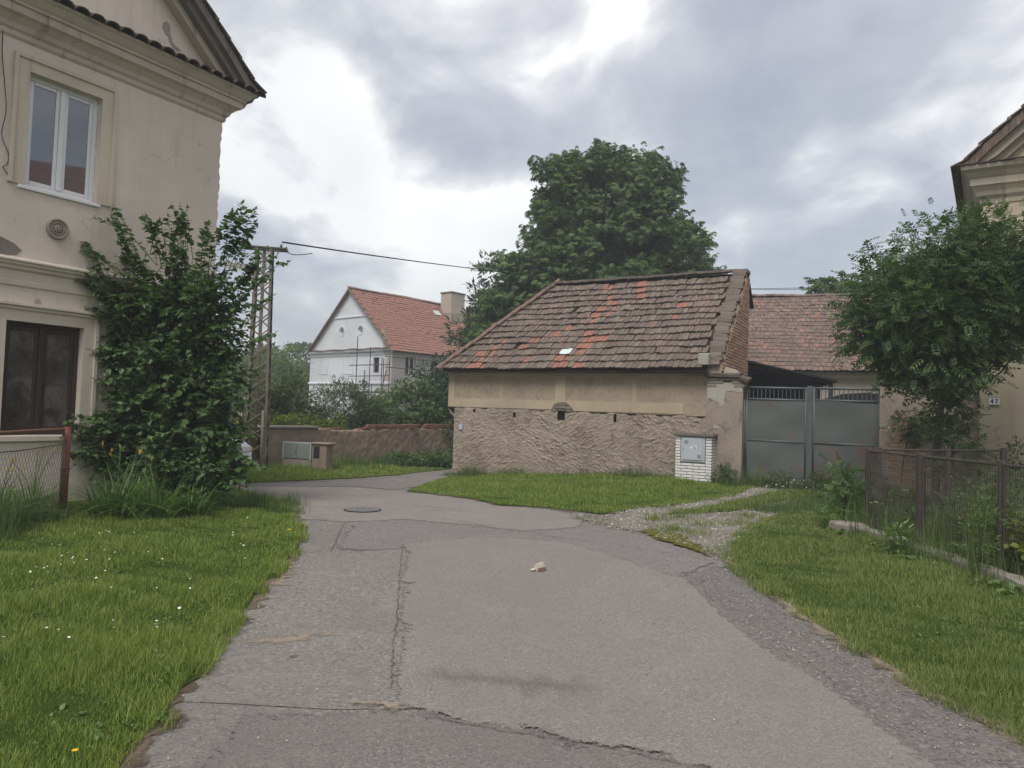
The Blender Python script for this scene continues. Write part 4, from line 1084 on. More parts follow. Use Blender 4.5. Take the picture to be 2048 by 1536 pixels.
    ct = box_mesh('coping_tile', .22, .50, .035, M_tile_dark, .004, 4, .008)
    for q in range(2):
        for i in range(5):
            link('coping_tile', ct, root, Matrix.Translation((.02+.21*i, .15, 2.70+.05*q+random.uniform(-.012,.012)-(.10*(i-3) if i > 3 else 0))) @ Matrix.Rotation(.16+random.uniform(-.04,.04),4,'X') @ Matrix.Rotation((.35 if i == 4 else 0)+random.uniform(-.05,.05),4,'Y'))
    MB().prism([(-.05,.0,2.68),(.84,.0,2.60),(.6,.3,2.86),(.30,.4,2.95),(-.05,.3,2.95)], (0,.22,0)).build('mortar_bed', M_buttress, root)
    # roof deck
    e0 = Vector((-7.90,-.36,2.80)); slope = Vector((0,3.48,2.98)); SL = slope.length; sy = slope.normalized(); sx = Vector((1,0,.006)).normalized(); sz = sx.cross(sy).normalized(); sy = sz.cross(sx)
    RM = mat_frame(e0, sx, sy, sz)
    hip = 2.15
    dk = MB().prism([(.12,.12,-.07),(7.86,.12,-.07),(7.86,SL,-.07),(hip,SL,-.07)], (0,0,-.05)); dk.build('roof_deck', M_timber, root, matrix=RM)
    MB().prism([tuple(RM @ Vector((.1,.1,-.075))), tuple(RM @ Vector((hip,SL,-.075))), (-5.6,5.2,3.9), (-7.9,5.2,2.8)], (0,0,-.03)).build('hip_slope', M_tile_old, root)
    MB().prism([(-5.7,3.13,5.80),(.34,3.13,5.83),(.34,4.05,4.98),(-5.7,4.05,4.98)], (0,.02,-.05)).build('back_slope', M_timber, root)
    for k in range(9): MB().box((.30-.16*(k == 0)-.7*k,3.45,4.86),(.34-.16*(k == 0)-.7*k,4.0,4.95)).build('rafter_end', M_timber, root)
    fas = MB(); fas.box((-7.80,-.31,2.755),(-.02,-.05,2.775)); fas.build('soffit', M_timber, root)
    # tiles
    W, EXP = .152, .316
    old = beaver_tile('roof_tile', W*.95, .40, .030, M_tile_old); new = beaver_tile('roof_tile_new', W*.97, .40, .018, M_tile_new); gl = beaver_tile('roof_tile_glass', .33, .40, .012, MT('glass_tile', .15, .6).col((.62,.70,.70)).m)
    orange = {(0,.045),(13,.345)}
    # (course, x along the eave) of the renewed tiles, read from the roof
    spots = [(0,1.05,1.5),(0,3.55,4.15),(0,4.4,4.55),(1,1.25,1.6),(1,2.75,2.9),(1,3.65,4.1),(2,.95,1.45),(2,2.75,3.15),(2,4.22,4.4),(3,1.35,1.5),(3,2.3,2.45),(3,4.15,4.42),(4,1.6,1.75),(4,2.55,2.8),(4,4.1,4.85),(5,3.05,3.2),(5,4.1,4.28),(6,3.5,3.6),(7,4.1,4.25),(7,4.4,4.52),(7,6.55,6.78),(8,4.1,4.6),(8,6.0,6.0),(9,3.95,4.6),(9,6.62,6.8),(10,4.35,4.5),(11,4.2,4.35),(11,5.25,5.4),(12,5.15,5.32),(13,3.8,4.25),(13,5.05,5.2)]
    items = []
    nr = 14
    for r_ in range(nr):
        y = r_*EXP
        xs0 = max(.0, hip*(y+.12)/SL - .02)
        xe = 7.80
        nn = int((xe-xs0)/W)
        off = (W/2 if r_ % 2 else 0) - .02
        for i in range(nn+2):
            x = xs0 - (xs0 % W) + off + W*i
            if x < xs0 - .06 or x > xe: continue
            lift = .012 + .010*math.sin(x*1.3+r_)*math.sin(y*1.1)
            sag = -.03*math.sin(math.pi*y/SL)*math.sin(math.pi*x/7.8) + .010*math.sin(x*2.1+r_*.7)
            dy = .018*math.sin(x*1.7+r_*1.3)+.012*math.sin(x*4.9+r_*2.1)+random.gauss(0,.013)
            m = Matrix.Translation((x+random.gauss(0,.004), y+dy, sag+lift+.004)) @ Matrix.Rotation(-.155+random.gauss(0,.025),4,'X') @ Matrix.Rotation(random.gauss(0,.032),4,'Z') @ Matrix.Rotation(random.gauss(0,.03),4,'Y')
            kind = old
            for (c, a, b) in spots:
                if c == r_ and a-.03 <= x <= b+.05 and (b-a < .3 or random.random() < .8): kind = new if random.random() < .85 else kind
            if r_ == 2 and 3.72 <= x <= 4.0:
                continue
            if random.random() < .004: continue
            items.append((x, y, kind, m))
    link('glass_tile', gl, root, RM @ Matrix.Translation((3.86, 2*EXP+.02, .02)) @ Matrix.Rotation(-.11,4,'X'))
    Mw = Matrix.Translation(BARN_O) @ Matrix.Rotation(BARN_A,4,'Z') @ RM
    camp = Vector((0,0,1.6))
    items.sort(key=lambda t: (t[2] is old, ((Mw @ t[3]).translation-camp).length))
    for x, y, me, m in items[:300]: link('roof_tile', me, root, RM @ m)
    rest = items[300:]
    o = link('roof_tiles_upper', merge_meshes('roof_tiles_upper', [(me, m) for _, _, me, m in rest], M_tile_old), root, RM); o['kind'] = 'stuff'
    # hip and ridge tiles
    rt_o = half_pipe('ridge_tile', .105, .085, .40, M_tile_new); rt_g = half_pipe('ridge_tile_old', .12, .10, .42, M_tile_dark)
    a, b = RM @ Vector((.0,.0,.02)), RM @ Vector((hip,SL,.03))
    def along(a, b, step, me, alt=None, ratio=0, name='ridge_tile'):
        d = (b-a); k = int(d.length/step); dn = d.normalized(); x = dn.cross(Vector((0,0,1))).normalized(); z = x.cross(dn)
        for i in range(k+1):
            m = mat_frame(a+dn*(i*step), x, dn, z) @ Matrix.Rotation(random.gauss(0,.03),4,'Z') @ Matrix.Rotation(.05+random.gauss(0,.02),4,'X') @ Matrix.Translation((random.gauss(0,.008),0,random.gauss(.0,.008)))
            link(name, alt if (alt and random.random() < ratio) else me, root, m)
    along(a, b, .35, half_pipe('ridge_tile_hip', .10, .082, .40, M_tile_hip), rt_g, .2)
    rr = RM @ Vector((hip,SL,.01)); re = RM @ Vector((7.75,SL,.03))
    along(rr, re, .36, rt_g, rt_o, .06)
    return root
barn()

# ------------------------------------------------------------------ meter pillar of white bricks
def meter_pillar():
    BA = Matrix.Translation(BARN_O) @ Matrix.Rotation(BARN_A,4,'Z')
    p = BA @ Vector((-.69,-.42,0))
    root = empty('meter_pillar', p, BARN_A, 'white brick meter pillar with grey cabinet in front of the barn corner', 'meter pillar')
    W, D, H = .90, .40, 1.16
    MB().box((.008,.008,-.25),(W-.008,D,H-.02)).build('pillar_core', M_mortar_dark, root)
    full = box_mesh('brick', .29, .10, .056, M_brick_white, .003, 5, .001)
    cab = (.165,.715,.55,1.135)
    rows = 16; pitch = .0718
    for r_ in range(-1, rows):
        z = .035 + pitch*r_
        def seg(a, b):
            parts = [(a, b)]
            if z+.03 > cab[2] and z-.03 < cab[3]:
                parts = [(s, e) for s, e in ((a, min(b, cab[0]-.03)), (max(a, cab[1]+.03), b)) if e-s > .02]
            for s, e in parts:
                link('brick', full, root, Matrix.Translation(((s+e)/2, .048+random.uniform(-.001,.002), z)) @ Matrix.Scale((e-s-.013)/.29,4,(1,0,0)))
        x = 0 if r_ % 2 else -.15
        while x < W-.01:
            a, b = max(0,x), min(W,x+.30)
            seg(a, b); x += .30
        m = Matrix.Translation((W-.052, .1+(D-.1)/2+.01, z)) @ Matrix.Rotation(math.pi/2,4,'Z') @ Matrix.Scale((D-.1)/.29*.96,4,(1,0,0))
        link('brick', full, root, m)
        link('brick', full, root, Matrix.Translation((.052, .1+(D-.1)/2+.01, z)) @ Matrix.Rotation(math.pi/2,4,'Z') @ Matrix.Scale((D-.1)/.29*.96,4,(1,0,0)))
    MB().bevbox((-.05,-.05,H-.005),(W+.05,D+.03,H+.075),.012).build('cap_slab', M_coping, root)
    c = MB(); c.bevbox((cab[0]-.02,-.012,cab[2]-.02),(cab[1]+.02,.2,cab[3]+.01),.006)
    co = c.build('cabinet', M_cabinet, root)
    MB().bevbox((cab[0]+.03,-.034,cab[2]+.03),(cab[1]-.03,-.013,cab[3]-.03),.005).build('cabinet_door', M_cabinet, co)
    s = MB()
    for (x, z) in ((.235,.98),(.555,.635)):
        for k in range(4): s.box((x,-.0375,z+.022*k),(x+.085,-.0335,z+.022*k+.008))
    s.build('louvres', M_mortar_dark, co)
    MB().box((.375,-.0362,.862),(.535,-.0335,.935)).build('label', M_signwhite, co)
    MB().box((.45,-.0375,.868),(.52,-.0366,.893)).build('label', M_signred, co)
    MB().box((.385,-.0375,.915),(.50,-.0366,.925)).build('label_print', M_ink, co)
    MB().bevbox((.21,-.045,.835),(.225,-.033,.85),.002).build('lock', M_black, co)
meter_pillar()

# ------------------------------------------------------------------ yard gate
def gate():
    BA = Matrix.Translation(BARN_O) @ Matrix.Rotation(BARN_A,4,'Z')
    root = empty('yard_gate', BA @ Vector((.84,.22,0)), BARN_A, 'double-leaf blue-grey sheet metal yard gate with a row of bars on top', 'gate')
    def leaf(x0, x1, mats, y):
        lf = MB()
        for z in (2.415, 2.13, 1.122, .16): lf.tube([(x0,y,z),(x1,y,z-.015)], .028, 8)
        lf.tube([(x0+.01,y,.12),(x0+.01,y,2.43)], .030, 8); lf.tube([(x1-.01,y,.12),(x1-.01,y,2.42)], .026, 8)
        f = lf.build('gate_leaf', M_gate_frame, root, smooth=True)
        for (za, zb, mt) in ((.19,1.09,mats[0]),(1.14,2.11,mats[1])):
            n = 14; m = 10; r = np.random.default_rng(int(x0*10+za*10)); mb = MB()
            vs = []
            for j in range(m+1):
                for i in range(n+1):
                    u_, v_ = i/n, j/m
                    vs.append((x0+.03+(x1-x0-.06)*u_, y-.012+.012*math.sin(u_*5+za*3)*math.sin(v_*6+x0)+r.normal(0,.0022), za+(zb-za)*v_))
            mb.add(vs, [(j*(n+1)+i, j*(n+1)+i+1, (j+1)*(n+1)+i+1, (j+1)*(n+1)+i) for j in range(m) for i in range(n)])
            mb.build('sheet_panel', mt, f, smooth=True)
        k = 14; bar = MB().tube([(0,0,0),(0,0,.25)], .011, 6).build('bar', M_gate_frame, f)
        for i in range(k):
            x = x0+.07+(x1-x0-.14)*i/(k-1)
            o = bar if i == 0 else bar.copy()
            if i: COL.objects.link(o); o.parent = f
            o.location = (x, y, 2.15)
    leaf(.045, 1.43, (M_gate, M_gate), 0); leaf(1.585, 2.99, (M_gate_rust, M_gate), .01)
    MB().bevbox((1.44,-.05,-.1),(1.575,.06,2.46),.01).build('centre_post', M_gate_frame, root)
    MB().tube([(.0,-.03,.0),(.0,-.03,2.45)], .034, 8).build('hinge_post', M_gate_frame, root, smooth=True)
    h = MB(); h.box((-.06,-.07,2.16),(.06,0,2.23)); h.box((-.02,-.065,2.10),(.02,-.01,2.30)); h.build('hinge', M_rust, root)
gate()
def gate_pillar():
    BA = Matrix.Translation(BARN_O) @ Matrix.Rotation(BARN_A,4,'Z')
    root = empty('gate_pillar', BA @ Vector((3.85,.0,0)), BARN_A, 'crumbling plastered gate pillar with bare bricks between gate and ochre house', 'pillar')
    MB().box((0,.03,-.2),(.72,.5,2.50)).build('pillar_core', M_mortar, root)
    W = .72
    b = box_mesh('brick', .25, .06, .065, M_brick, .004, 6, .003)
    for r_ in range(31):
        z = .03+.08*r_
        x = .0 if r_ % 2 else -.13
        while x < W-.03:
            a, e = max(0,x), min(W,x+.26)
            if e-a > .05: link('brick', b, root, Matrix.Translation(((a+e)/2, .03+random.uniform(-.006,.004), z)) @ Matrix.Scale((e-a-.012)/.25,4,(1,0,0)))
            x += .26
    p = MB().prism([(-.01,-.014,2.52),(.74,-.014,2.52),(.74,-.014,1.80),(.60,-.014,1.72),(.45,-.014,1.76),(.32,-.014,1.62),(.2,-.014,1.66),(.1,-.014,1.52),(-.01,-.014,1.56)], (0,.03,0))
    p.prism([(-.01,-.012,1.5),(.12,-.012,1.46),(.26,-.012,1.58),(.38,-.012,1.50),(.30,-.012,1.30),(.18,-.012,1.12),(.10,-.012,.8),(.22,-.012,.55),(.30,-.012,.2),(.25,-.012,-.1),(-.01,-.012,-.1)], (0,.03,0))
    p.build('render', M_buttress, root)
    MB().bevbox((-.06,-.06,2.50),(.80,.56,2.60),.02).build('coping', M_coping, root)
    w = empty('yard_wall', BA @ Vector((4.58,.05,0)), BARN_A, 'short weathered plaster wall joining the gate pillar to the ochre house', 'wall')
    ext = MB(); ext.box((0,0,-.2),(1.18,.35,2.35)); ext.build('wall', M_house_rt, w)
    MB().prism([(.62,-.02,-.2),(.70,-.02,.9),(.66,-.02,1.25),(.78,-.02,1.6),(.74,-.02,2.0),(.80,-.02,2.35),(1.17,-.02,2.35),(1.17,-.02,-.2)], (0,.03,0)).build('render', M_buttress, w)
    MB().bevbox((-.03,-.05,2.35),(1.2,.4,2.43),.01).build('coping', M_coping, w)
gate_pillar()

# ------------------------------------------------------------------ rear barn and lean-to shed
def rear_barn():
    A = -math.radians(14)
    root = empty('rear_barn', (8.2, 26.2, 0), A, 'long rear barn behind the gate with mottled red tile roof', 'barn')
    L, D, H, R = 9.0, 3.3, 3.42, 3.15
    MB().box((-1.6,0,-.3),(L,6.4,H)).build('wall', M_reared, root)
    MB().sweep([(0,H-.30),(.05,H-.27),(.06,H-.18),(.14,H-.08),(.14,H)], [lambda d: (-1.6,-d), lambda d: (L,-d)]).build('cornice', M_house_trim, root)
    e0 = Vector((-2.0,-.42,H-.06)); sl = Vector((0,D+.4,R)); SL = sl.length; sy = sl.normalized(); sz = Vector((1,0,0)).cross(sy); RM = mat_frame(e0,(1,0,0),sy,sz)
    MB().prism([(0,.05,-.06),(L+2.6,.05,-.06),(L+2.6,SL,-.06),(0,SL,-.06)], (0,0,.04)).build('roof_deck', M_timber, root, matrix=RM)
    MB().prism([(-2.0,D-.02,H+R-.1),(L+.6,D-.02,H+R-.1),(L+.6,6.9,H),(-2.0,6.9,H)], (0,0,.05)).build('back_slope', M_tile_rear, root)
    tm = beaver_tile('roof_tile', .182, .36, .018, M_tile_rear, 4)
    items = []; rn = []
    E = .232
    for r_ in range(int(SL/E)+1):
        for i in range(64):
            x = .187*i+(.09 if r_ % 2 else 0); y = r_*E
            if x > L+2.6: continue
            items.append((tm, Matrix.Translation((x,y+random.gauss(0,.012)+.012*math.sin(x*1.3+r_),.02+.03*math.sin(x*.8)*math.sin(y)+random.gauss(0,.004))) @ Matrix.Rotation(-.075+random.gauss(0,.012),4,'X') @ Matrix.Rotation(random.gauss(0,.02),4,'Z')))
            rn.append(min(.999, random.random()*(.94 if random.random() > .10 else 1.0)))
    # the 300 nearest the yard are single tiles, the rest of the slope is one piece
    items2 = sorted(zip(items, rn), key=lambda t: t[0][1].translation.y*3+abs(t[0][1].translation.x-3.2))
    for (me, m), _ in items2[:290]: link('roof_tile', me, root, RM @ m)
    o = link('roof_tiles_upper', merge_meshes('roof_tiles_upper', [t[0] for t in items2[290:]], M_tile_rear, [t[1] for t in items2[290:]]), root, RM); o['kind'] = 'stuff'
    rt_ = half_pipe('ridge_tile', .12, .10, .42, M_tile_rear)
    for k in range(31):
        link('ridge_tile', rt_, root, Matrix.Translation((-2.0+.37*k, D-.02, H+R-.05+random.gauss(0,.012))) @ Matrix.Rotation(-math.pi/2,4,'Z') @ Matrix.Rotation(.04,4,'X'))
    s = empty('lean_to_shed', (6.1, 21.6, 0), -math.radians(14), 'dark lean-to shed roof sloping down behind the yard gate', 'shed')
    r0, r1 = (0,3.42), (3.4,2.72)
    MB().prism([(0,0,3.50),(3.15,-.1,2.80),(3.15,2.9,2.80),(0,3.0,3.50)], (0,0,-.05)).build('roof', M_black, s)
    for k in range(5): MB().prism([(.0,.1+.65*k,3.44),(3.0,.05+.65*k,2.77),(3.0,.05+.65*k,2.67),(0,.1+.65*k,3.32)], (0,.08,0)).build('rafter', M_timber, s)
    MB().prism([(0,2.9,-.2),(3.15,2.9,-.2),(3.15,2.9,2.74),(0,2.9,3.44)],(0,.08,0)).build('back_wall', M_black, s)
    BA = Matrix.Translation(BARN_O) @ Matrix.Rotation(BARN_A,4,'Z')
    t = empty('covered_stack', BA @ Vector((2.2,1.6,0)), BARN_A, 'dark tarpaulin-covered stack showing through the bars of the right gate leaf', 'stack')
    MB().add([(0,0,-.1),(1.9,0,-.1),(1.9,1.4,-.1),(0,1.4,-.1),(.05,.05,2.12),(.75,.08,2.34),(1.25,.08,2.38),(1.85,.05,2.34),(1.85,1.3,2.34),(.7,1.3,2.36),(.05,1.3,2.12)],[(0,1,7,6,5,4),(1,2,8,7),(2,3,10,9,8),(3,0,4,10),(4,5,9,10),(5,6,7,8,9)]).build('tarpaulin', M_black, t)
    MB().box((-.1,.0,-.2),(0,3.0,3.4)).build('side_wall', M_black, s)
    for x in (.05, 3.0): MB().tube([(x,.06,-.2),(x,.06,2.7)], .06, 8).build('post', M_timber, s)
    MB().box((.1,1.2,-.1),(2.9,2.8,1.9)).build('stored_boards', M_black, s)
rear_barn()
# ------------------------------------------------------------------ boundary wall with utility cabinet
def boundary_wall():
    p0, p1 = Vector((-7.25,21.6,0)), Vector((-1.9,29.2,0))
    d = p1-p0; A = math.atan2(d.y,d.x); L = d.length
    root = empty('garden_wall', p0, A, 'low weathered pinkish garden wall with crumbling top behind the grass verge', 'wall')
    nx, nz = 150, 22
    xs = np.linspace(0,L,nx); r = np.random.default_rng(9)
    top = .90+.012*np.sin(xs*1.3)+.02*np.sin(xs*.5+2)+r.normal(0,.010,nx)+.05*ss(3.0,6.5,xs)-.04*ss(2.4,2.9,xs)
    GX, T = np.meshgrid(xs, np.linspace(0,1,nz)); Z = -.6+T*(top[None]+.6)
    yy = -.01-.012*np.abs(np.sin(GX*2.3+Z*5)*np.sin(GX*5.1-Z*3.3))+r.normal(0,.011,GX.shape)
    F = np.c_[GX.ravel(), yy.ravel(), Z.ravel()]; B = np.c_[xs, np.full(nx,.32), top+r.normal(0,.012,nx)]
    Bb = np.c_[xs, np.full(nx,.32), np.full(nx,-.6)]
    V = np.r_[F,B,Bb]; i,j = np.meshgrid(np.arange(nx-1),np.arange(nz-1)); k=(j*nx+i).ravel(); n0=nx*(nz-1); n1=nx*nz; q=np.arange(nx-1)
    Fc = np.r_[np.c_[k,k+1,k+1+nx,k+nx], np.c_[n0+q,n0+q+1,n1+q+1,n1+q], np.c_[n1+q,n1+q+1,n1+nx+q+1,n1+nx+q]]
    link('wall', mesh_np('wall', V, Fc, M_wallgarden), root)
    cp = MB().bevbox((-.05,-.09,.905),(2.05,.36,.975),.012); cp.build('coping', M_concrete, root)
    b = box_mesh('brick', .25, .12, .062, M_brick_red, .004, 8, .006)
    for q in range(2):
        for i in range(19):
            if random.random() < .12: continue
            x = 4.2+.265*i+(.13 if q else 0)
            if x < L: link('brick', b, root, Matrix.Translation((x,.02+random.uniform(-.012,.012),.955+.07*q+.012*math.sin(x)-(.0 if x > 6 else .02))) @ Matrix.Rotation(random.uniform(-.05,.05),4,'Z'))
    for i in range(16):
        x = 2.1+.27*i
        if random.random() < .3: continue
        link('brick', b, root, Matrix.Translation((x,.08,.875+.01*math.sin(x*3)+random.uniform(-.01,.01))) @ Matrix.Rotation(random.uniform(-.08,.08),4,'Z'))
    # cabinet niche in front of the wall
    u = empty('utility_cabinet', (-6.55,21.42,-.25), math.radians(-16), 'concrete utility box with green-grey metal doors set against the garden wall', 'utility box')
    MB().bevbox((0,0,-.2),(.93,.4,.77),.01).build('housing', M_concrete, u)
    fr = MB(); fr.bevbox((.0,-.02,.30),(.04,0.01,.80),.004); fr.bevbox((.89,-.02,.30),(.93,.01,.80),.004); fr.bevbox((.04,-.02,.765),(.89,.01,.80),.004); fr.build('door_frame', M_cabinet, u)
    for a,b_ in ((.045,.463),(.468,.885)): 
        dd = MB().bevbox((a,-.022,.335),(b_,.004,.76),.005).build('cabinet_door', M_cabinet_green, u)
    MB().box((.44,-.036,.5),(.452,-.02,.56)).build('door_handle', M_black, u)
    s = MB(); s.bevbox((.935,.02,-.2),(1.40,.4,.76),.015); s.bevbox((.90,-.02,.76),(1.5,.42,.81),.012); s.build('side_block', M_wallgarden, u)
    MB().bevbox((1.0,.0,.38),(1.18,.03,.70),.006).build('letter_hatch', M_black, u)
boundary_wall()

# ------------------------------------------------------------------ lattice pylon, lamp, line
def pylon():
    Y = 20.6
    root = empty('lattice_pylon', (-7.05,Y,zf(-7.05,Y)), math.radians(12), 'rusty steel lattice pylon rising behind the leafy shrub', 'pylon')
    H = 6.25; b, t = .33, .225
    def corner(sx_, sy_, z):
        w = b+(t-b)*z/H; return Vector((sx_*w, sy_*w, z))
    S = ((-1,-1),(1,-1),(1,1),(-1,1))
    for i,(a,c) in enumerate(S):
        mb = MB()
        p,q = corner(a,c,-.3), corner(a,c,H); w = .034
        for (dx,dy) in ((1,0),(0,1)):
            e = Vector((dx*w*2*-a, dy*w*2*-c, 0)); f_ = Vector((dy*.006*-a, dx*.006*-c, 0))
            mb.add([p,p+e,p+e+f_,p+f_,q,q+e,q+e+f_,q+f_],[(0,1,2,3),(4,5,6,7),(0,1,5,4),(1,2,6,5),(2,3,7,6),(3,0,4,7)])
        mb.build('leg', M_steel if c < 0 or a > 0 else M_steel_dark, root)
    n = 14
    for fidx in range(4):
        a, c = S[fidx], S[(fidx+1)%4]
        for k in range(n):
            z0, z1 = H*k/n, H*(k+1)/n
            # opposite diagonals in turn, as a zigzag, doubled on the upper half
            A1, B1 = (corner(*a,z0), corner(*c,z1)), (corner(*c,z0), corner(*a,z1))
            for h_, (p,q) in enumerate((A1,B1) if k >= 2 else ((A1,) if k % 2 else (B1,))):
                ins = Vector((-p.x-q.x, -p.y-q.y, 0)).normalized()*(.012+.012*h_)
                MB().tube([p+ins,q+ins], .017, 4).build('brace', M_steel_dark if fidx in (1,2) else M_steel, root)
    # wooden pole bolted on
    MB().tube([(-.02,-.12,-.3),(-.02,-.1,3.0),(.0,-.05,H+.02)], [.055,.05,.045], 10).build('timber_pole', bark('weathered_pole',(.16,.125,.09),(.26,.21,.16)), root, smooth=True)
    MB().tube([(.20,-.42,-.3),(.20,-.42,1.75)], .035, 8).build('stub_post', bark('weathered_stub',(.17,.15,.11),(.25,.22,.17)), root, smooth=True)
    MB().tube([(.30,.1,-.2),(.27,.05,3),(.235,.0,H)], .022, 6).build('cable_riser', M_black, root)
    ca = MB(); ca.bevbox((-.62,-.22,H+.0),(.62,-.10,H+.05),.008); ca.bevbox((-.62,.10,H+.0),(.62,.22,H+.05),.008); ca.bevbox((-.5,-.1,H+.01),(-.44,.1,H+.045),.004); ca.bevbox((.44,-.1,H+.01),(.5,.1,H+.045),.004)
    ca.build('cross_arm', M_steel_dark, root)
    sg = MB().bevbox((-.47,-.50,1.38),(-.33,-.49,1.66),.004).build('warning_sign', M_yellow, root)
    MB().box((-.46,-.505,1.55),(-.34,-.5005,1.65)).build('sign_face', M_signwhite, sg)
    MB().prism([(-.445,-.508,1.56),(-.355,-.508,1.56),(-.40,-.508,1.64)],(0,.002,0)).build('sign_triangle', M_yellow, sg)
    MB().prism([(-.405,-.510,1.63),(-.392,-.510,1.60),(-.402,-.510,1.60),(-.396,-.510,1.568),(-.412,-.510,1.605),(-.402,-.510,1.605)],(0,.001,0)).build('sign_bolt', M_ink, sg)
    st = MB(); st.box((-.455,-.5015,1.46),(-.345,-.5005,1.468)); st.box((-.455,-.5015,1.43),(-.345,-.5005,1.438)); st.build('sign_lines', M_ink, sg)
    lamp = empty('street_lamp', (-7.33,20.5,5.38), math.radians(168), 'small angular street lamp on a short arm fixed to the pylon', 'street lamp')
    MB().tube([(-.15,0,-.06),(.05,0,-.03),(.22,0,0)], .022, 6).build('arm', M_steel_dark, lamp)
    hd = MB().prism([(.18,-.10,-.03),(.86,-.075,.09),(.86,.075,.09),(.18,.10,-.03)],(0,0,.10)).build('lamp_head', M_lamp, lamp)
    MB().prism([(.30,-.075,-.018),(.80,-.06,.068),(.80,.06,.068),(.30,.075,-.018)],(0,0,-.05)).build('diffuser', M_signwhite, hd)
    # aerial cables to the far right
    a = Vector((-6.55,20.5,6.15)); b_ = Vector((17.5,41.5,9.2))
    for i,(dz,dx) in enumerate(((0,0),(.10,-.6))):
        pts = []
        for k in range(41):
            t_ = k/40; p = a.lerp(b_+Vector((0,0,dz)),t_); p.z += (.0 if i else .0)-1.55*4*t_*(1-t_)*.35; pts.append(p+Vector((0,0,-.02*i)))
        o = MB().tube(pts, .014, 5).build('overhead_cable', M_cable, None)
        tag(o, ('upper' if i else 'lower')+' black overhead cable running from the pylon past the big tree', 'cable', 'overhead cables on the pylon')
    for k,(x,y) in enumerate(((.45,-.16),(.56,.16))):
        ins = MB().tube([(x,y,H+.05),(x,y,H+.08),(x,y,H+.11),(x,y,H+.15)],[.02,.04,.03,.02],8).build('insulator', M_signwhite if False else M_steel_dark, root)
    MB().tube(smooth_path([(.55,-.2,H-.02),(.75,-.2,H-.12),(1.0,-.15,H-.10),(1.3,-.1,H-.03)],5), .012, 5).build('jumper_cable', M_cable, root)
pylon()

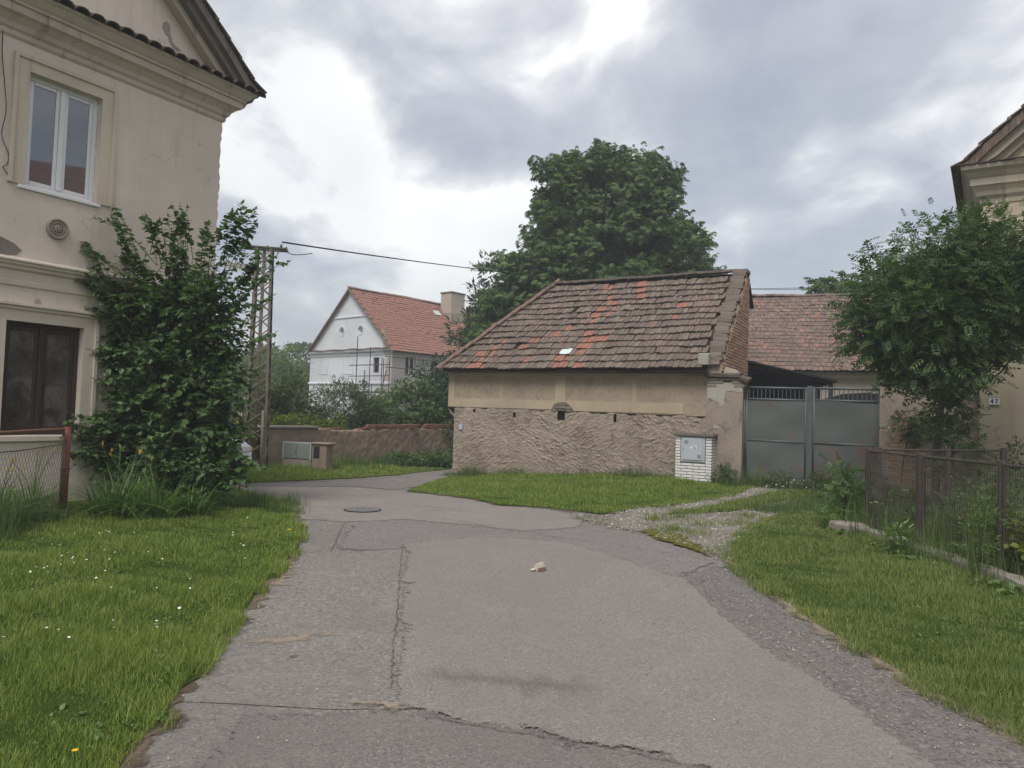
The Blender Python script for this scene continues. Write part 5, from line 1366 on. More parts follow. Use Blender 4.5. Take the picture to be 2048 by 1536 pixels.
# ------------------------------------------------------------------ white house and scaffold
def white_house():
    A = -math.radians(41); G0 = -.4
    root = empty('farmhouse', (-8.16,50,0), A, 'freshly whitewashed farmhouse with red tile roof and tall chimney in the distance', 'house')
    X0, L = -9.62, 13.5; H = 5.45; AZ = 10.05; XA = -4.85
    w = MB()
    wall_face(w, X0, 0, G0, H, [(-2.02,-1.38,4.05,5.10),(-2.02,-1.38,.9,2.2)], 0, .3)
    wall_face(w, X0, X0+.01, G0, G0+.01, [], 0)
    w.quad((X0,0,G0),(X0,L,G0),(X0,L,H),(X0,0,H))
    w.build('wall', M_white, root)
    sd = MB()
    # long side, still unpainted (local y runs back)
    ys = [0,1.18,2.12,3.6,4.5,6.4,7.3,L]
    for a,b in zip(ys[:-1],ys[1:]):
        hole = abs(a-1.18)<.01 or abs(a-3.6)<.01 or abs(a-6.4)<.01
        if hole:
            sd.quad((0,a,G0),(0,b,G0),(0,b,4.0),(0,a,4.0)); sd.quad((0,a,5.2),(0,b,5.2),(0,b,H),(0,a,H))
            for (p,q) in ((a,a),(b,b)): sd.quad((0,p,4.0),(-.3,p,4.0),(-.3,p,5.2),(0,p,5.2))
            sd.quad((0,a,5.2),(-.3,a,5.2),(-.3,b,5.2),(0,b,5.2)); sd.quad((0,a,4.0),(-.3,a,4.0),(-.3,b,4.0),(0,b,4.0))
        else: sd.quad((0,a,G0),(0,b,G0),(0,b,H),(0,a,H))
    sd.quad((0,L,G0),(X0,L,G0),(X0,L,H),(0,L,H))
    sd.build('side_wall', M_white_grey, root)
    MB().prism([(-.95,-.012,1.0),(0.012,-.012,1.0),(.012,-.012,H-.4),(-.62,-.012,H-.4),(-.72,-.012,4.0)],(0,.03,0)).build('unpainted_corner', M_white_grey, root)
    # gable field with oculi
    g = MB(); n = 16
    circ = [(-5.78,7.12),(-3.58,7.12)]; R = .27
    zt = lambda x: 5.75+(min(x-X0, 0-x))*(AZ-5.75)/(XA*-1)
    xs = [X0+.05,-7.2,-6.25,-5.31,-4.05,-3.11,-2.0,-.05]
    def top(x): return 5.75+((x-X0)/(XA-X0) if x <= XA else (0-x)/(0-XA))*(AZ-5.75)
    zz = [5.75,6.65,7.59]
    cut = set()
    # build as: polygon ring pieces around each oculus, plus plain pieces
    for (cx,cz) in circ:
        a0,a1,c0,c1 = cx-.47,cx+.47,6.65,7.59
        ring = [(cx+R*math.cos(2*math.pi*k/n+math.pi/4), cz+R*1.05*math.sin(2*math.pi*k/n+math.pi/4)) for k in range(n)]
        sq = []
        for k in range(n):
            t_ = 2*math.pi*k/n+math.pi/4; c_,s_ = math.cos(t_),math.sin(t_); m = max(abs(c_),abs(s_)); sq.append((cx+.47*c_/m, cz+.47*s_/m))
        for k in range(n):
            p,q,r_,s_ = sq[k],sq[(k+1)%n],ring[(k+1)%n],ring[k]
            g.quad((p[0],0,p[1]),(q[0],0,q[1]),(r_[0],0,r_[1]),(s_[0],0,s_[1]))
            g.quad((s_[0],0,s_[1]),(r_[0],0,r_[1]),(r_[0],.35,r_[1]),(s_[0],.35,s_[1]))
        g.poly([(x,.35,z) for x,z in ring])
    def P(*pts): g.poly([(x,0,z) for x,z in pts])
    c1,c2 = -5.78,-3.58
    P((X0+.05,5.75),(-.05,5.75),(-.05-.9/((AZ-5.75)/-XA)+.0,6.65),(X0+.05+.9/((AZ-5.75)/(XA-X0)),6.65))
    xl = lambda z: X0+(z-5.75)/(AZ-5.75)*(XA-X0)
    xr = lambda z: 0-(z-5.75)/(AZ-5.75)*(0-XA)
    P((xl(6.65),6.65),(c1-.47,6.65),(c1-.47,7.59),(xl(7.59),7.59)); P((c1+.47,6.65),(c2-.47,6.65),(c2-.47,7.59),(c1+.47,7.59)); P((c2+.47,6.65),(xr(6.65),6.65),(xr(7.59),7.59),(c2+.47,7.59))
    P((xl(7.59),7.59),(xr(7.59),7.59),(XA,AZ))
    P((X0,H),(0,H),(0,5.75),(X0,5.75))
    g.build('gable', M_white, root)
    MB().prism([(-.06,-.012,5.8),(-1.0,-.012,5.8),(-1.0,-.012,7.0),(xr(7.0)+.05,-.012,7.0)],(0,.015,0)).build('unpainted_patch', M_white_grey, root)
    for cx,cz in circ:
        m = MB(); vs = []
        for r_,y in ((.36,-.0),(.36,-.03),(.27,-.03),(.27,.02)):
            vs += [(cx+r_*math.cos(2*math.pi*k/24),y,cz+r_*1.05*math.sin(2*math.pi*k/24)) for k in range(24)]
        m.add(vs,[(i*24+k,i*24+(k+1)%24,(i+1)*24+(k+1)%24,(i+1)*24+k) for i in range(3) for k in range(24)]).build('oculus_ring', M_white, root)
    co = MB().sweep([(0,5.25),(.05,5.28),(.07,5.45),(.22,5.55),(.25,5.66),(.0,5.70)],[lambda d:(X0-d,8),lambda d:(X0-d,-d),lambda d:(-.8,-d)]); co.build('cornice', M_white, root)
    MB().sweep([(0,5.25),(.05,5.28),(.07,5.45),(.22,5.55),(.25,5.66),(.0,5.70)],[lambda d:(-.8,-d),lambda d:(d*.6,-d),lambda d:(d*.6,L)]).build('cornice', M_white_grey, root)
    ct = box_mesh('cornice_tile', .26,.42,.05,M_tile_brown,.0,3,.01)
    for k in range(37): link('cornice_tile', ct, root, Matrix.Translation((X0-.1+.265*k,-.08,5.74+random.uniform(-.012,.012)+.02*math.sin(k*.7))) @ Matrix.Rotation(.28,4,'X'))
    MB().sweep([(0,3.22),(.08,3.25),(.08,3.36),(.0,3.42)],[lambda d:(X0-d,8),lambda d:(X0-d,-d),lambda d:(0,-d)]).build('string_course', M_white, root)
    MB().sweep([(0,8.02),(.07,8.05),(.07,8.13),(0,8.17)],[lambda d:(xl(8.1)+.35,-d),lambda d:(xr(8.1)-.2,-d)]).build('gable_ledge', M_white, root)
    for (xa,xb) in ((-8.35,-7.3),(-5.45,-4.3)):
        mb = MB()
        for q in (((xa,4.0),(xa+.06,5.32)),((xb-.06,4.0),(xb,5.32)),((xa+.06,5.26),(xb-.06,5.32)),((xa-.05,3.97),(xb+.05,4.04))): mb.box((q[0][0],-.03,q[0][1]),(q[1][0],.0,q[1][1]))
        mb.build('blind_window', M_white, root)
    for z in (4.5,4.9,3.9,3.6,4.2,5.0): MB().box((X0-.012,-.022,z-.02),(X0+.5,-.001,z)).build('quoin_joint', M_white, root)
    def win(pts, nm):
        mb = MB(); mb.quad(*pts); return mb.build(nm, M_darkroom, root)
    w1 = MB(); w1.box((-2.02,.16,4.05),(-1.38,.2,5.10)); w1 = w1.build('window', M_darkroom, root)
    fr = MB(); fr.box((-2.02,.12,4.05),(-1.95,.16,5.1)); fr.box((-1.45,.12,4.05),(-1.38,.16,5.1)); fr.box((-1.73,.12,4.05),(-1.67,.16,5.1)); fr.box((-1.95,.12,4.7),(-1.45,.16,4.75)); fr.build('frame', M_wood, w1)
    for y in (1.18,3.6,6.4):
        w2 = MB().box((-.24,y,4.0),(-.2,y+.94,5.2)).build('window', M_darkroom, root)
        f2 = MB(); f2.box((-.2,y,4.0),(-.14,y+.07,5.2)); f2.box((-.2,y+.87,4.0),(-.14,y+.94,5.2)); f2.box((-.2,y+.44,4.0),(-.14,y+.5,5.2)); f2.build('frame', M_upvc, w2)
    # roof: courses of tiles with shadow gaps
    yv = -.25; ov = .30
    sl = Vector((XA-(0+ov),0,AZ+.12-(5.5))); SLn = sl.length; su = sl.normalized()
    e0 = Vector((ov,yv,5.50)); X_ = Vector((0,1,0)); RM = mat_frame(e0,X_,su,X_.cross(su))
    LR = L+.4
    MB().prism([(0,0,-.02),(LR,0,-.02),(LR-2.0,SLn,-.02),(0,SLn,-.02)],(0,0,-.05)).build('roof_deck', M_timber, root, matrix=RM)
    tm = beaver_tile('roof_tile', .30,.40,.03,M_tile_white,3)
    items = []
    for r_ in range(int(SLn/.285)+1):
        y = r_*.285
        for i in range(46):
            x = .16+.31*i+(.155 if r_ % 2 else 0)
            if x > LR-.1-2.0*y/SLn: continue
            items.append((tm, Matrix.Translation((x,y+random.gauss(0,.012),.015+random.gauss(0,.006)+.03*math.sin(x*.9)*math.sin(y*.8))) @ Matrix.Rotation(-.12,4,'X')))
    o = link('roof_tiles', merge_meshes('roof_tiles', items, M_tile_white), root, RM); o['kind'] = 'stuff'
    l0 = Vector((X0-ov,yv,5.50)); s2 = Vector((XA-l0.x,0,AZ+.12-5.5))
    MB().prism([tuple(l0),(l0.x,L,5.5),(XA,L-2,AZ+.10),(XA,yv,AZ+.10)],(0,0,-.06)).build('roof_slope', M_tile_white, root)
    MB().prism([(ov,L,5.5),(X0-ov,L,5.5),(XA,L-2.0,AZ+.1)],(0,0,-.05)).build('hip_slope', M_tile_white, root)
    rt_ = half_pipe('ridge_tile', .13,.12,.42,M_tile_brown)
    for k in range(31): link('ridge_tile', rt_, root, Matrix.Translation((XA,yv+.02+.375*k,AZ+.10+random.gauss(0,.012))) @ Matrix.Rotation(.05,4,'X'))
    for k in range(15):
        p = Vector((XA,L-2,AZ+.1)).lerp(Vector((ov,L,5.5)),k/15); d_ = (Vector((ov,L,5.5))-Vector((XA,L-2,AZ+.1))).normalized(); x_ = d_.cross(Vector((0,0,1))).normalized()
        link('ridge_tile', rt_, root, mat_frame(p,x_,d_,x_.cross(d_)))
    vg = MB()
    for (a,b) in (((ov+.02,5.46),(XA,AZ+.10)),((X0-ov-.02,5.46),(XA,AZ+.10))): vg.prism([(a[0],yv-.05,a[1]),(b[0],yv-.05,b[1]),(b[0],yv-.05,b[1]-.14),(a[0],yv-.05,a[1]-.09)],(0,.12,0))
    vg.build('verge_board', M_tile_brown, root)
    ch = MB(); ch.box((-4.35,8.4,7.6),(-3.15,9.9,10.95)); c = ch.build('chimney', M_chimney, root)
    MB().bevbox((-4.42,8.33,10.95),(-3.08,9.97,11.06),.02).build('chimney_cap', M_coping, c)
    MB().box((-4.36,8.39,8.6),(-3.14,9.91,9.35)).build('soot_band', plaster('chimney_stained', (.34,.295,.25), (.13,.11,.10), .9, .5), c)
    sk = MB().box((7.4,SLn-1.75,.03),(8.0,SLn-1.2,.10)).build('skylight', M_glass_light, root, matrix=RM)
    # scaffold round the corner
    s = empty('scaffold', (-8.16,50,0), A, 'tubular scaffold standing round the corner of the white farmhouse', 'scaffold')
    def bar(p, q, nm='standard', m=M_scaf, r=.035): MB().tube([p,q], r, 6).build(nm, m, s)
    for (x,y,z1) in ((-2.55,-1.0,6.5),(-1.1,-1.0,5.7),(-.9,-.95,3.2),(.35,-1.0,4.9),(.95,-1.0,5.2),(.95,1.6,5.2),(.95,2.9,5.2),(.95,4.6,4.9),(-2.55,-.3,4.2),(.1,-.95,5.0)):
        bar((x,y,G0),(x,y,z1))
    for z in (2.62,3.75,4.5,5.35): bar((-3.3,-1.06,z),(1.05 if z < 4.6 else -.6,-1.06,z),'ledger')
    for z in (2.62,4.3,5.0): bar((.96,-1.4,z),(.96,5.2,z),'ledger')
    bar((-2.0,-1.1,1.9),(-1.2,-1.1,3.4),'brace'); bar((-.3,-1.1,1.2),(.8,-1.1,4.1),'brace',M_scaf_red); bar((-2.9,-1.1,3.6),(-2.5,-1.1,2.2),'brace')
    for q in range(2): MB().bevbox((-3.3,-.95+.33*q,2.66),(.9,-.66+.33*q,2.71),.006).build('plank', M_timber, s)
    for q in range(2): MB().bevbox((.45+.33*q,-1,2.66),(.74+.33*q,5,2.71),.006).build('plank', M_timber, s)
M_glass_light = MT('skylight_glass', .2, .6).col((.55,.58,.60)).m
white_house()

# ------------------------------------------------------------------ fences
def left_fence():
    root = empty('pipe_fence', (-5.90,9.88,0), 0, 'rusty red pipe fence with chain-link mesh at the left edge', 'fence')
    d = Vector((.20,-1.62,0)).normalized()
    def P(t, z): v = d*t; return (v.x, v.y, z)
    MB().tube([(0,0,-.2),(.0,.0,1.20)], .048, 12).build('post', M_red, root, smooth=True)
    MB().tube([(0,0,1.195),(0,0,1.215)], [.05,.03], 12).build('post_cap', M_red, root)
    MB().tube([P(3.6,-.2),P(3.6,1.19)], .048, 12).build('post', M_red, root, smooth=True)
    MB().tube(smooth_path([P(.09,.99),P(.09,1.10),P(.13,1.165),P(.22,1.185),P(1.6,1.185),P(3.55,1.185)],5), .021, 8).build('top_rail', M_rail, root, smooth=True)
    MB().tube([P(.09,.12),P(.09,1.0)], .018, 8).build('frame_upright', M_wire, root, smooth=True)
    MB().tube([P(.05,.10),P(3.55,.10)], .020, 8).build('bottom_rail', M_rust, root, smooth=True)
    MB().tube([P(.0,.985),P(.09,.99),P(1.2,.96),P(3.5,.985)], .006, 5).build('tension_wire', M_wire, root)
    k = MB()
    for z in (1.04,.65,.25): k.tube([(.0,.03,z),P(.12,z)], .012, 6)
    k.build('clamp', M_wire, root)
    w = MB(); s = .062
    def zig(x0, ph):
        pts = []
        n = int(.86/(s))
        for j in range(n+1): pts.append(P(x0+(s*.55 if (j+ph)%2 else 0), .12+j*.86/n))
        w.tube(pts, .0022, 3, False)
    i = 0
    while .1+i*s*.55 < 3.5: zig(.1+i*s*.55, i % 2); i += 1
    w.build('chain_link', M_wire, root, kind='stuff', recalc=False)
left_fence()
def right_fence():
    root = empty('mesh_fence', (5.22,10.8,0), 0, 'rusty wire mesh fence on a low concrete plinth along the right verge', 'fence')
    runs = [[(0,0),(-.03,-1.45),(.02,-2.9),(-.02,-4.4),(-.0,-5.9),(.05,-7.4)],[(0,0),(.34,.42),(1.9,1.25),(3.5,2.3)]]
    H = 1.23
    for ri, run in enumerate(runs):
        for k, (x, y) in enumerate(run):
            if ri and k == 0: continue
            w_ = .035 if (ri == 0 and k == 0) or k == 2 else .048
            if ri == 1 and k == 1: w_ = .055
            MB().bevbox((x-w_/1.0,y-w_*.7,-.1),(x+w_/1.0,y+w_*.7,H+.03),.006).build('post', M_rust, root)
        for k in range(len(run)-1):
            a, b = Vector((*run[k],0)), Vector((*run[k+1],0)); d = (b-a); L = d.length; dn = d.normalized()
            o = a+dn*.05; e = b-dn*.05
            z0, z1 = .10, H-.02
            fr = MB().tube(smooth_path([o+Vector((0,0,z0)),o+Vector((0,0,z1-.05)),o+dn*.05+Vector((0,0,z1)),e-dn*.05+Vector((0,0,z1)),e+Vector((0,0,z1-.05)),e+Vector((0,0,z0)),o+Vector((0,0,z0))],4), .013, 6)
            fr.build('panel_frame', M_rust, root, smooth=True)
            tw = MB(); n = int(L/.035)
            tw.tube([o+dn*((L-.1)*i/n)+Vector((0,(.006 if i%2 else -.006),z1+.012+(.006 if i%2 else 0))) for i in range(n+1)], .009, 4); tw.build('twisted_top_wire', M_rust, root)
            wm = MB(); pitch = .042; m = int((L-.1)/pitch)
            for i in range(m+1):
                p = o+dn*(pitch*i); zs = np.linspace(z0,z1,13)
                wm.tube([p+dn*(.006 if q%2 else -.006)+Vector((0,0,z)) for q,z in enumerate(zs)], .0036, 3, False)
            for z in np.arange(z0,z1,.115): wm.tube([o+Vector((0,0,z)),e+Vector((0,0,z))], .0034, 3, False)
            wm.build('wire_mesh', M_wire, root, kind='stuff', recalc=False)
    pl = MB(); n = 40; r = np.random.default_rng(3)
    ys = np.linspace(.12,-8.5,n)
    pr = lambda i: [(-.30+r.normal(0,.012),ys[i],-.1),(-.29+r.normal(0,.015),ys[i],.13+r.normal(0,.012)),(-.26,ys[i],.155+r.normal(0,.01)),(-.10,ys[i],.15+r.normal(0,.008)),(-.085,ys[i],-.1)]
    vs = []
    for i in range(n): vs += pr(i)
    pl.add(vs,[(i*5+k,i*5+k+1,(i+1)*5+k+1,(i+1)*5+k) for i in range(n-1) for k in range(4)]+[(0,1,2,3,4)])
    pl.build('plinth', M_concrete, root)
    s = empty('fence_stone', (4.86,10.75,.0), .3, 'rough concrete block at the end of the fence plinth', 'stone block')
    bm = MB().bevbox((-.16,-.22,-.1),(.18,.16,.19),.035); bm.build('block', M_concrete, s)
right_fence()

# ------------------------------------------------------------------ things on the road
def manhole():
    root = empty('manhole_cover', (-2.25,11.53,.0115), .3, 'round iron manhole cover with concrete rim in the asphalt at the junction', 'manhole cover')
    def disc(r0, r1, z0, z1, n=40):
        vs = []
        for r_,z in ((r1,-.03),(r1,z0),(r0,z1),(r0,-.03)): vs += [(r_*math.cos(2*math.pi*k/n),r_*math.sin(2*math.pi*k/n),z) for k in range(n)]
        return MB().add(vs,[(i*n+k,i*n+(k+1)%n,(i+1)*n+(k+1)%n,(i+1)*n+k) for i in range(3) for k in range(n)])
    disc(.285,.345,.006,.014).build('rim', M_asph_far, root)
    disc(.262,.285,.013,.016).build('gap_ring', M_black, root)
    mb = MB(); n = 32; mb.add([(.262*math.cos(2*math.pi*k/n),.262*math.sin(2*math.pi*k/n),.014) for k in range(n)],[tuple(range(n))]); c = mb.build('lid', M_iron, root)
    st = MB()
    for i in range(-4,5):
        for j in range(-4,5):
            if (i*i+j*j)*.05**2 < .055: st.box((i*.052-.015,j*.052-.015,.012),(i*.052+.015,j*.052+.015,.0185))
    st.build('lid_studs', M_iron, c)
manhole()
def litter():
    root = empty('crushed_carton', (.335,7.50,.024), .5, 'small crushed pale carton lying in the middle of the road', 'litter')
    r = random.Random(4)
    mb = MB(); vs = [(-.05,-.035,.0),(.055,-.045,.0),(.045,.04,.002),(-.055,.045,0),(-.038,-.025,.07),(.030,-.035,.085),(.036,.03,.078),(-.03,.03,.06)]
    mb.add(vs,[(0,1,5,4),(1,2,6,5),(2,3,7,6),(3,0,4,7),(4,5,6),(4,6,7),(0,3,2,1)]).build('carton', M_card, root)
    MB().add([(-.05,-.046,.004),(.055,-.05,.004),(.05,-.043,.04),(-.03,-.04,.035)],[(0,1,2,3)]).build('torn_side', M_card_dark, root)
    MB().add([(-.05,0,.03),(-.10,.01,.022),(-.105,-.02,.015),(-.052,-.03,.022)],[(0,1,2,3)]).build('flap', M_card, root)
    MB().add([(.05,0,.02),(.07,.0,.03),(.068,.03,.025),(.045,.03,.02)],[(0,1,2,3)]).build('flap', M_card_dark, root)
    w = empty('wood_chip', (-1.32,4.72,.022), .2, 'tiny orange wood chip on the asphalt near the left lawn', 'wood chip')
    MB().prism([(-.02,-.004,0),(.018,-.006,0),(.022,.003,0),(-.018,.005,0)],(0,0,.006)).build('chip', M_rail, w)
litter()
def parked_car():
    A = math.atan2(-.53,.848)
    root = empty('parked_car', (-6.28,16.15,zf(-6.28,16.15)+.03), A, 'white car parked beside the beige house, almost hidden by the leafy shrub', 'car')
    W = .84; M_car = MT('car_paint_white', .25, .5).col((.72,.73,.74)).m
    prof = [(0,.32),(.02,.62),(-.10,.80),(-.95,.93),(-1.55,1.38),(-2.0,1.47),(-3.1,1.44),(-3.75,1.05),(-4.1,.98),(-4.15,.40),(-4.0,.25),(-.15,.22)]
    bm = bmesh.new()
    a = [bm.verts.new((x,-W*(.93 if z > 1 else 1),z)) for x,z in prof]; b = [bm.verts.new((x,W*(.93 if z > 1 else 1),z)) for x,z in prof]; n = len(prof)
    bm.faces.new(a); bm.faces.new(b[::-1])
    for i in range(n): bm.faces.new((a[i],a[(i+1)%n],b[(i+1)%n],b[i]))
    bmesh.ops.bevel(bm, geom=list(bm.edges), offset=.05, segments=2, affect='EDGES'); bmesh.ops.recalc_face_normals(bm, faces=bm.faces)
    me = bpy.data.meshes.new('body'); bm.to_mesh(me); bm.free(); me.materials.append(M_car); link('body', me, root)
    MB().prism([(-1.0,-.70,.955),(-1.0,.70,.955),(-1.52,.64,1.355),(-1.52,-.64,1.355)],(.03,0,.03)).build('windscreen', M_pane, root)
    for s in (-1,1):
        MB().prism([(-1.25,s*.82,.98),(-1.65,s*.795,1.32),(-2.3,s*.79,1.36),(-2.3,s*.82,.98)],(0,s*.02,0)).build('side_window', M_pane, root)
        MB().prism([(-2.38,s*.82,.98),(-2.38,s*.79,1.36),(-3.0,s*.79,1.34),(-3.4,s*.82,1.0)],(0,s*.02,0)).build('side_window', M_pane, root)
        MB().bevbox((-.16,s*.60-.17,.60),(.045,s*.60+.17,.76),.03).build('headlight', M_upvc, root)
        MB().bevbox((-.10,s*.80-.04,.62),(.0,s*.80+.05,.72),.015).build('indicator', M_yellow, root)
        MB().bevbox((-1.35,s*.93-.08,.95),(-1.2,s*.93+.08,1.07),.02).build('mirror', M_car, root)
        for x in (-.75,-3.3):
            t = MB().tube([(x,s*.68,.30),(x,s*.86,.30)], .30, 20).build('wheel', M_black, root)
            MB().tube([(x,s*.80,.30),(x,s*.875,.30)], .19, 16).build('rim', M_cabinet, t)
    MB().bevbox((-.05,-.80,.30),(.06,.80,.50),.03).build('bumper', M_car, root)
    MB().bevbox((.055,-.26,.40),(.07,.26,.50),.004).build('number_plate', M_signwhite, root)
    MB().bevbox((-.02,-.40,.58),(.035,.40,.70),.01).build('grille', M_black, root)
parked_car()
# ------------------------------------------------------------------ vegetation
LEAF_T = ([(0,0,0),(-.36,.30,.06),(-.30,.68,.04),(0,1,-.05),(.30,.68,.04),(.36,.30,.06)], [(0,1,2,3),(0,3,4,5)])
LEAF_S = ([(0,0,0),(-.28,.45,.05),(0,1,0),(.28,.45,.05)], [(0,1,2),(0,2,3)])
NARROW = ([(0,0,0),(-.13,.4,.03),(0,1,-.03),(.13,.4,.03)], [(0,1,2),(0,2,3)])
def frond_template(pairs=4, l=.30, w=.085):
    vs = []; fs = []
    def leaflet(o, d, l_):
        d = np.array(d)/np.linalg.norm(d); s = np.array([-d[1],d[0],0]); n = len(vs); o = np.array(o)
        vs.extend([tuple(o), tuple(o+d*l_*.45+s*w+np.array([0,0,.02])), tuple(o+d*l_+np.array([0,0,-.05])), tuple(o+d*l_*.45-s*w+np.array([0,0,.02]))]); fs.extend([(n,n+1,n+2),(n,n+2,n+3)])
    for k in range(pairs):
        y = .25+.62*k/(pairs-1); z = -.10*y*y
        for sg in (-1,1): leaflet((0,y,z),(sg*.8,.62,0),l*(1 if k < pairs-1 else .9))
    leaflet((0,.88,-.08),(0,1,0),l)
    n = len(vs); vs.extend([(-.008,0,0),(.008,0,0),(0,.9,-.08)]); fs.append((n,n+1,n+2))
    return vs, fs
def palm_template():
    vs = []; fs = []
    for k in range(7):
        a = math.radians(-105+35*k); l = (.75,.9,1,1.05,1,.9,.75)[k]; d = np.array([math.sin(a),math.cos(a)]); s = np.array([-d[1],d[0]]); n = len(vs)
        z1 = -.10; z2 = -.42
        vs.extend([(0,.0,0),(*(d*l*.62+s*.17*l),z1),(*(d*l),z2),(*(d*l*.62-s*.17*l),z1)]); fs.extend([(n,n+1,n+2),(n,n+2,n+3)])
    return vs, fs
def unit(n, r):
    v = r.normal(size=(n,3)); return v/np.linalg.norm(v,axis=1,keepdims=True)
def lobes_points(lobes, n, r, inner=.45):
    w = np.array([l[3]*l[4]*l[5] for l in lobes])**.75; w = w/w.sum()
    idx = r.choice(len(lobes), n, p=w); L = np.array(lobes)[idx]
    u = unit(n, r); rad = inner+(1-inner)*r.random(n)**.6
    return L[:,:3]+u*L[:,3:6]*rad[:,None], u
LEAF_MATS = {}
def tree(name, label, cat, base, lobes, nclump, per, size, mat, tmpl=LEAF_S, clump=.5, trunk_r=.2, bark_m=None, droop=.5, seed=0, group=None, branches=26, trunk_h=None, inner=.45, face_up=.9, leaf_parts=0, crown_name='crown', flat=.6):
    r = np.random.default_rng(seed)
    root = empty(name, base, 0, label, cat, group)
    B = np.array(base)
    C, U = lobes_points(lobes, nclump, r, inner)
    n = nclump*per
    ci = np.repeat(np.arange(nclump), per)
    off = np.tanh(r.normal(size=(n,3))*.8)*1.35; off[:,2] *= flat
    P = C[ci]+off*clump*.5*r.uniform(.6,1.3,(nclump,1))[ci]
    d = off*.6+U[ci]*.5+r.normal(size=(n,3))*.45; d[:,2] -= droop
    up = np.tile([0,0,1.0],(n,1))*face_up+r.normal(size=(n,3))*.5+U[ci]*.25
    S = size*r.uniform(.6,1.2,n)
    tone = np.clip(r.random(n)*.55+np.repeat(r.random(nclump),per)*.45,0,1)
    R = frames(d,up)
    rel = P-B
    if leaf_parts:
        dist = np.linalg.norm(P-np.array([0,0,1.6]),axis=1); order = np.argsort(dist); near = order[:leaf_parts]; rest = order[leaf_parts:]
    else: near = []; rest = np.arange(n)
    me = scatter(crown_name, tmpl[0], tmpl[1], rel[rest], R[rest], S[rest], mat, tone[rest])
    o = link(crown_name, me, root); o['kind'] = 'stuff' if leaf_parts else 'thing'
    if not leaf_parts: del o['kind']
    if len(near):
        lm = [scatter('leaf', tmpl[0], tmpl[1], np.zeros((1,3)), np.eye(3)[None], np.ones(1), mat, np.array([t])) for t in (.15,.4,.6,.8,.95)]
        for i in near:
            m = Matrix([list(R[i][k]*S[i])+[rel[i][k]] for k in range(3)]+[[0,0,0,1]]); link('leaf', lm[int(r.integers(5))], root, m)
    # trunk and limbs
    bm_ = bark_m or M_bark
    top = C.mean(0); th = trunk_h if trunk_h else (top[2]-B[2])
    tp = [Vector((0,0,-.2)), Vector((r.normal(0,.03),r.normal(0,.03),th*.35)), Vector(((top[0]-B[0])*.4,(top[1]-B[1])*.4,th*.7)), Vector(((top[0]-B[0])*.8,(top[1]-B[1])*.8,th))]
    MB().tube(smooth_path(tp,4), list(np.linspace(trunk_r*1.15,trunk_r*.5,13)), 9).build('trunk', bm_, root, smooth=True)
    br = MB()
    for i in r.choice(nclump, min(branches,nclump), replace=False):
        e = Vector(C[i]-B); t = r.uniform(.52,.97); s = Vector(tp[0]).lerp(Vector(tp[3]),t)
        e = s.lerp(e,.84); m = s.lerp(e,.5)+Vector((0,0,-abs((e-s).length)*.12))+Vector(r.normal(0,.05,3))
        br.tube(smooth_path([s,m,e],3), list(np.linspace(trunk_r*.38,trunk_r*.06,7)), 5)
    br.build('branches', bm_, root, smooth=True)
    return root
M_bark = bark('bark_grey', (.05,.042,.034),(.105,.09,.072))
M_bark_dark = bark('bark_dark', (.03,.025,.02),(.08,.065,.05))
G_chest = leafmat('leaf_chestnut', [(0,(0.043,0.077,0.024)),(.5,(0.080,0.134,0.039)),(.85,(0.136,0.206,0.054)),(1,(0.231,0.244,0.081))], .30, .35)
G_shrub = leafmat('leaf_shrub', [(0,(0.046,0.080,0.034)),(.5,(0.085,0.146,0.055)),(.85,(0.138,0.215,0.077)),(1,(0.214,0.294,0.111))], .28, 1.2, .42)
G_ash = leafmat('leaf_ash', [(0,(0.033,0.066,0.023)),(.5,(0.068,0.118,0.038)),(.85,(0.122,0.180,0.054)),(1,(0.183,0.233,0.076))], .35, .9, .45)
G_light = leafmat('leaf_light', [(0,(.06,.11,.016)),(.5,(.11,.18,.024)),(1,(.18,.25,.045))], .4, .3)
G_mid = leafmat('leaf_mid', [(0,(0.041,0.076,0.024)),(.5,(0.076,0.126,0.035)),(1,(0.143,0.202,0.059))], .32, .5)
G_grey = leafmat('leaf_grey_green', [(0,(0.050,0.076,0.036)),(.5,(0.090,0.126,0.058)),(1,(0.172,0.208,0.100))], .3, .6)
G_dark = leafmat('leaf_dark', [(0,(0.023,0.046,0.023)),(.5,(0.041,0.071,0.032)),(1,(0.067,0.106,0.046))], .2, .4)
G_hop = leafmat('leaf_yellow_green', [(0,(.07,.10,.015)),(.5,(.15,.18,.025)),(1,(.26,.26,.04))], .35, 1.5)
G_blade = leafmat('leaf_strap', [(0,(0.056,0.105,0.025)),(.5,(0.105,0.183,0.041)),(1,(0.183,0.265,0.084))], .3, 1.2, .4)
G_needle = leafmat('needle_dark', [(0,(0.024,0.053,0.033)),(.5,(0.044,0.084,0.048)),(1,(0.090,0.140,0.080))], .1, .6)

